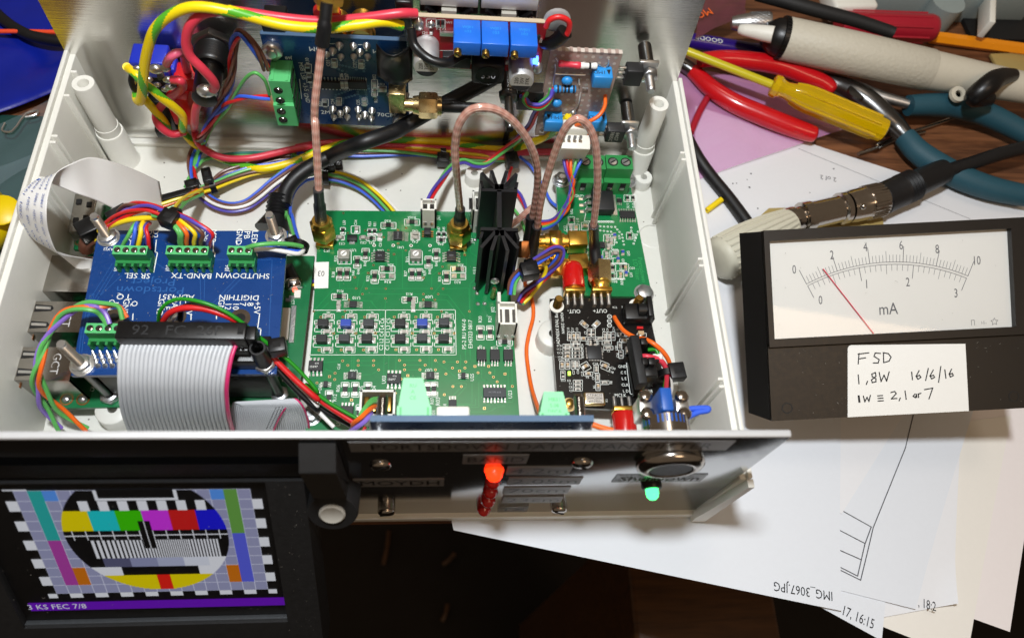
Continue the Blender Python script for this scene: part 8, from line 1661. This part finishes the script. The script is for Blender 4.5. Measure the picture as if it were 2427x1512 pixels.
MB().lathe(b0v, db, [(0, 5.6), (1.0, 6.8), (Lb * 0.3, 6.7)] + [q for k in range(5) for q in ((Lb * (0.32 + k * 0.045), 6.9), (Lb * (0.345 + k * 0.045), 6.2))] + [(Lb * 0.56, 5.8), (Lb * 0.9, 5.4), (Lb, 5.0), (Lb, 3)], 28).build('boot', 'black_rubber', o)
MB().tube([bend - db * 3, D(*K7(1560, 55), ZC + 3), D(*K7(1700, 10), ZC + 4), D(*K7(1900, -40), ZC + 5)], 3.0, 16).build('cable', 'black_rubber', o)
o = thing('ribbed_plug', 'beige ribbed plastic plug leading to the nickel connector', 'plug', D(*K7(330, 510), -6)); a = D(*K7(165, 590), 4); c_ = D(*K7(560, 385), ZC); d_ = (c_ - a).normalized(); L = (c_ - a).length
MB().lathe(a, d_, [(0, 6.0), (1.2, 8.0), (3, 8.8), (L * 0.35, 8.8), (L * 0.75, 7.4), (L, 6.0)], 30).build('shell', 'plug_beige', o); w_ = d_.orthogonal().normalized(); v_ = d_.cross(w_)
for k in range(22):
    an = 2 * PI * k / 22; e_ = w_ * math.cos(an) + v_ * math.sin(an)
    MB().tube([a + d_ * 3 + e_ * 8.7, a + d_ * (L * 0.35) + e_ * 8.75, a + d_ * (L * 0.75) + e_ * 7.4, a + d_ * (L * 0.98) + e_ * 6.0], 0.55, 6).build('rib', 'plug_beige', o)

# ------------------------------------------------------------------ left of the case
gy = D(0, 692, ZD).y
MB().prism([(-420, gy), (-128.5, gy + 3), (-128.5, 215), (-420, 215)], ZD, ZD + 1.5).build('cutting_mat', 'green_mat', label='dark green cutting mat left of the case', cat='mat', smooth=False)
MB().prism([q.to_2d() for q in (D(-120, 250, 0), D(175, 260, 0), D(150, 560, 0), D(40, 700, 0), D(-160, 700, 0))], ZD + 1.6, ZD + 2.4).build('cutting_mat_sheet', 'green_mat', label='dark green sheet under the clear bag', cat='sheet', smooth=False)
bs = [D(-80, -60, -3), D(330, -60, -3), D(240, 190, -3), D(-80, 300, -3)]
mb = MB(); n = 16; vs = []
for i in range(n + 1):
    for j in range(n + 1):
        a, c_ = i / n, j / n; p = bs[0].lerp(bs[1], a).lerp(bs[3].lerp(bs[2], a), c_); vs.append(p + Vector((0, 0, 1.4 * math.sin(6 * a + 3 * c_) + 0.8 * math.sin(13 * c_ + 5 * a) + 1.5)))
mb.add(vs, [(i * (n + 1) + j, (i + 1) * (n + 1) + j, (i + 1) * (n + 1) + j + 1, i * (n + 1) + j + 1) for i in range(n) for j in range(n)]); mb.build('plastic_sheet', 'blue_sheet', label='creased bright blue plastic sheet in the upper left corner', cat='sheet', ang=80).modifiers.new('thickness', 'SOLIDIFY').thickness = 0.0003
film_sheet([(-60, 330), (275, 165), (180, 330), (-60, 480)], -1.0, 'clear_film', 'clear grip seal bag lying left of the case', 'plastic bag', 'grip_seal_bag', 1.6)
film_sheet([(-60, 420), (190, 330), (150, 520), (-60, 620)], -2.4, 'clear_film', 'second layer of clear bag below the grip seal', 'plastic bag', 'clear_bag', 1.2)
MB().tube([D(-60, -30, 3), D(0, 40, 3), D(60, 80, 3), D(120, 95, 3), D(170, 100, 3), D(260, 105, 2)], 2.3, 14).build('cable', 'black_rubber', label='black cable crossing the blue plastic sheet', cat='cable')
MB().tube([D(-60, 76, 4), D(40, 75, 4), D(140, 77, 4), D(230, 80, 3)], 0.9, 8).build('wire', 'w_orangered', label='orange wire crossing the blue plastic sheet', cat='wire')
MB().tube([D(12, 292, 1.5), D(5, 310, 1.5), D(28, 312, 1.5), D(62, 270, 1.5), D(90, 262, 1.5), D(85, 272, 1.5), D(60, 278, 1.5)], 0.4, 6, sub=3).build('paper_clip', 'bright_steel', label='bent wire clip on the clear bag', cat='clip')
o = thing('cutter', 'yellow plastic handle poking in at the left edge', 'handle', D(-20, 540, -6)); mb = MB()
mb.tube([D(-120, 600, 2), D(-60, 560, 4), D(-10, 515, 4), D(25, 500, 4)], lambda t: 9.0 - 1.0 * t, 18).build('handle', 'yellow_handle', o); MB().lathe(D(2, 498, 11.5), (0.15, -0.1, 1), [(0, 6.0), (0.4, 5.6), (0.5, 0.01)], 22).build('thumb_dial', 'yellow_handle', o)
# scraps on the floor far below
for i, (xa, ya, xb, yb) in enumerate(((535, 225, 500, 440), (955, 370, 880, 440), (910, 690, 875, 800), (2330, 560, 2345, 600))):
    MB().tube([D(*K9(xa, ya), -716), D(*K9((xa + xb) / 2 + 6, (ya + yb) / 2), -715), D(*K9(xb, yb), -716)], 2.6, 6).build('wood_splinter', 'drawer_wood', label=('long thin splinter on the dark floor below the case', 'short thick splinter nearest the paper edge on the dark floor', 'lowest splinter on the dark floor', 'small splinter beside the paper edge at the right')[i], cat='splinter')
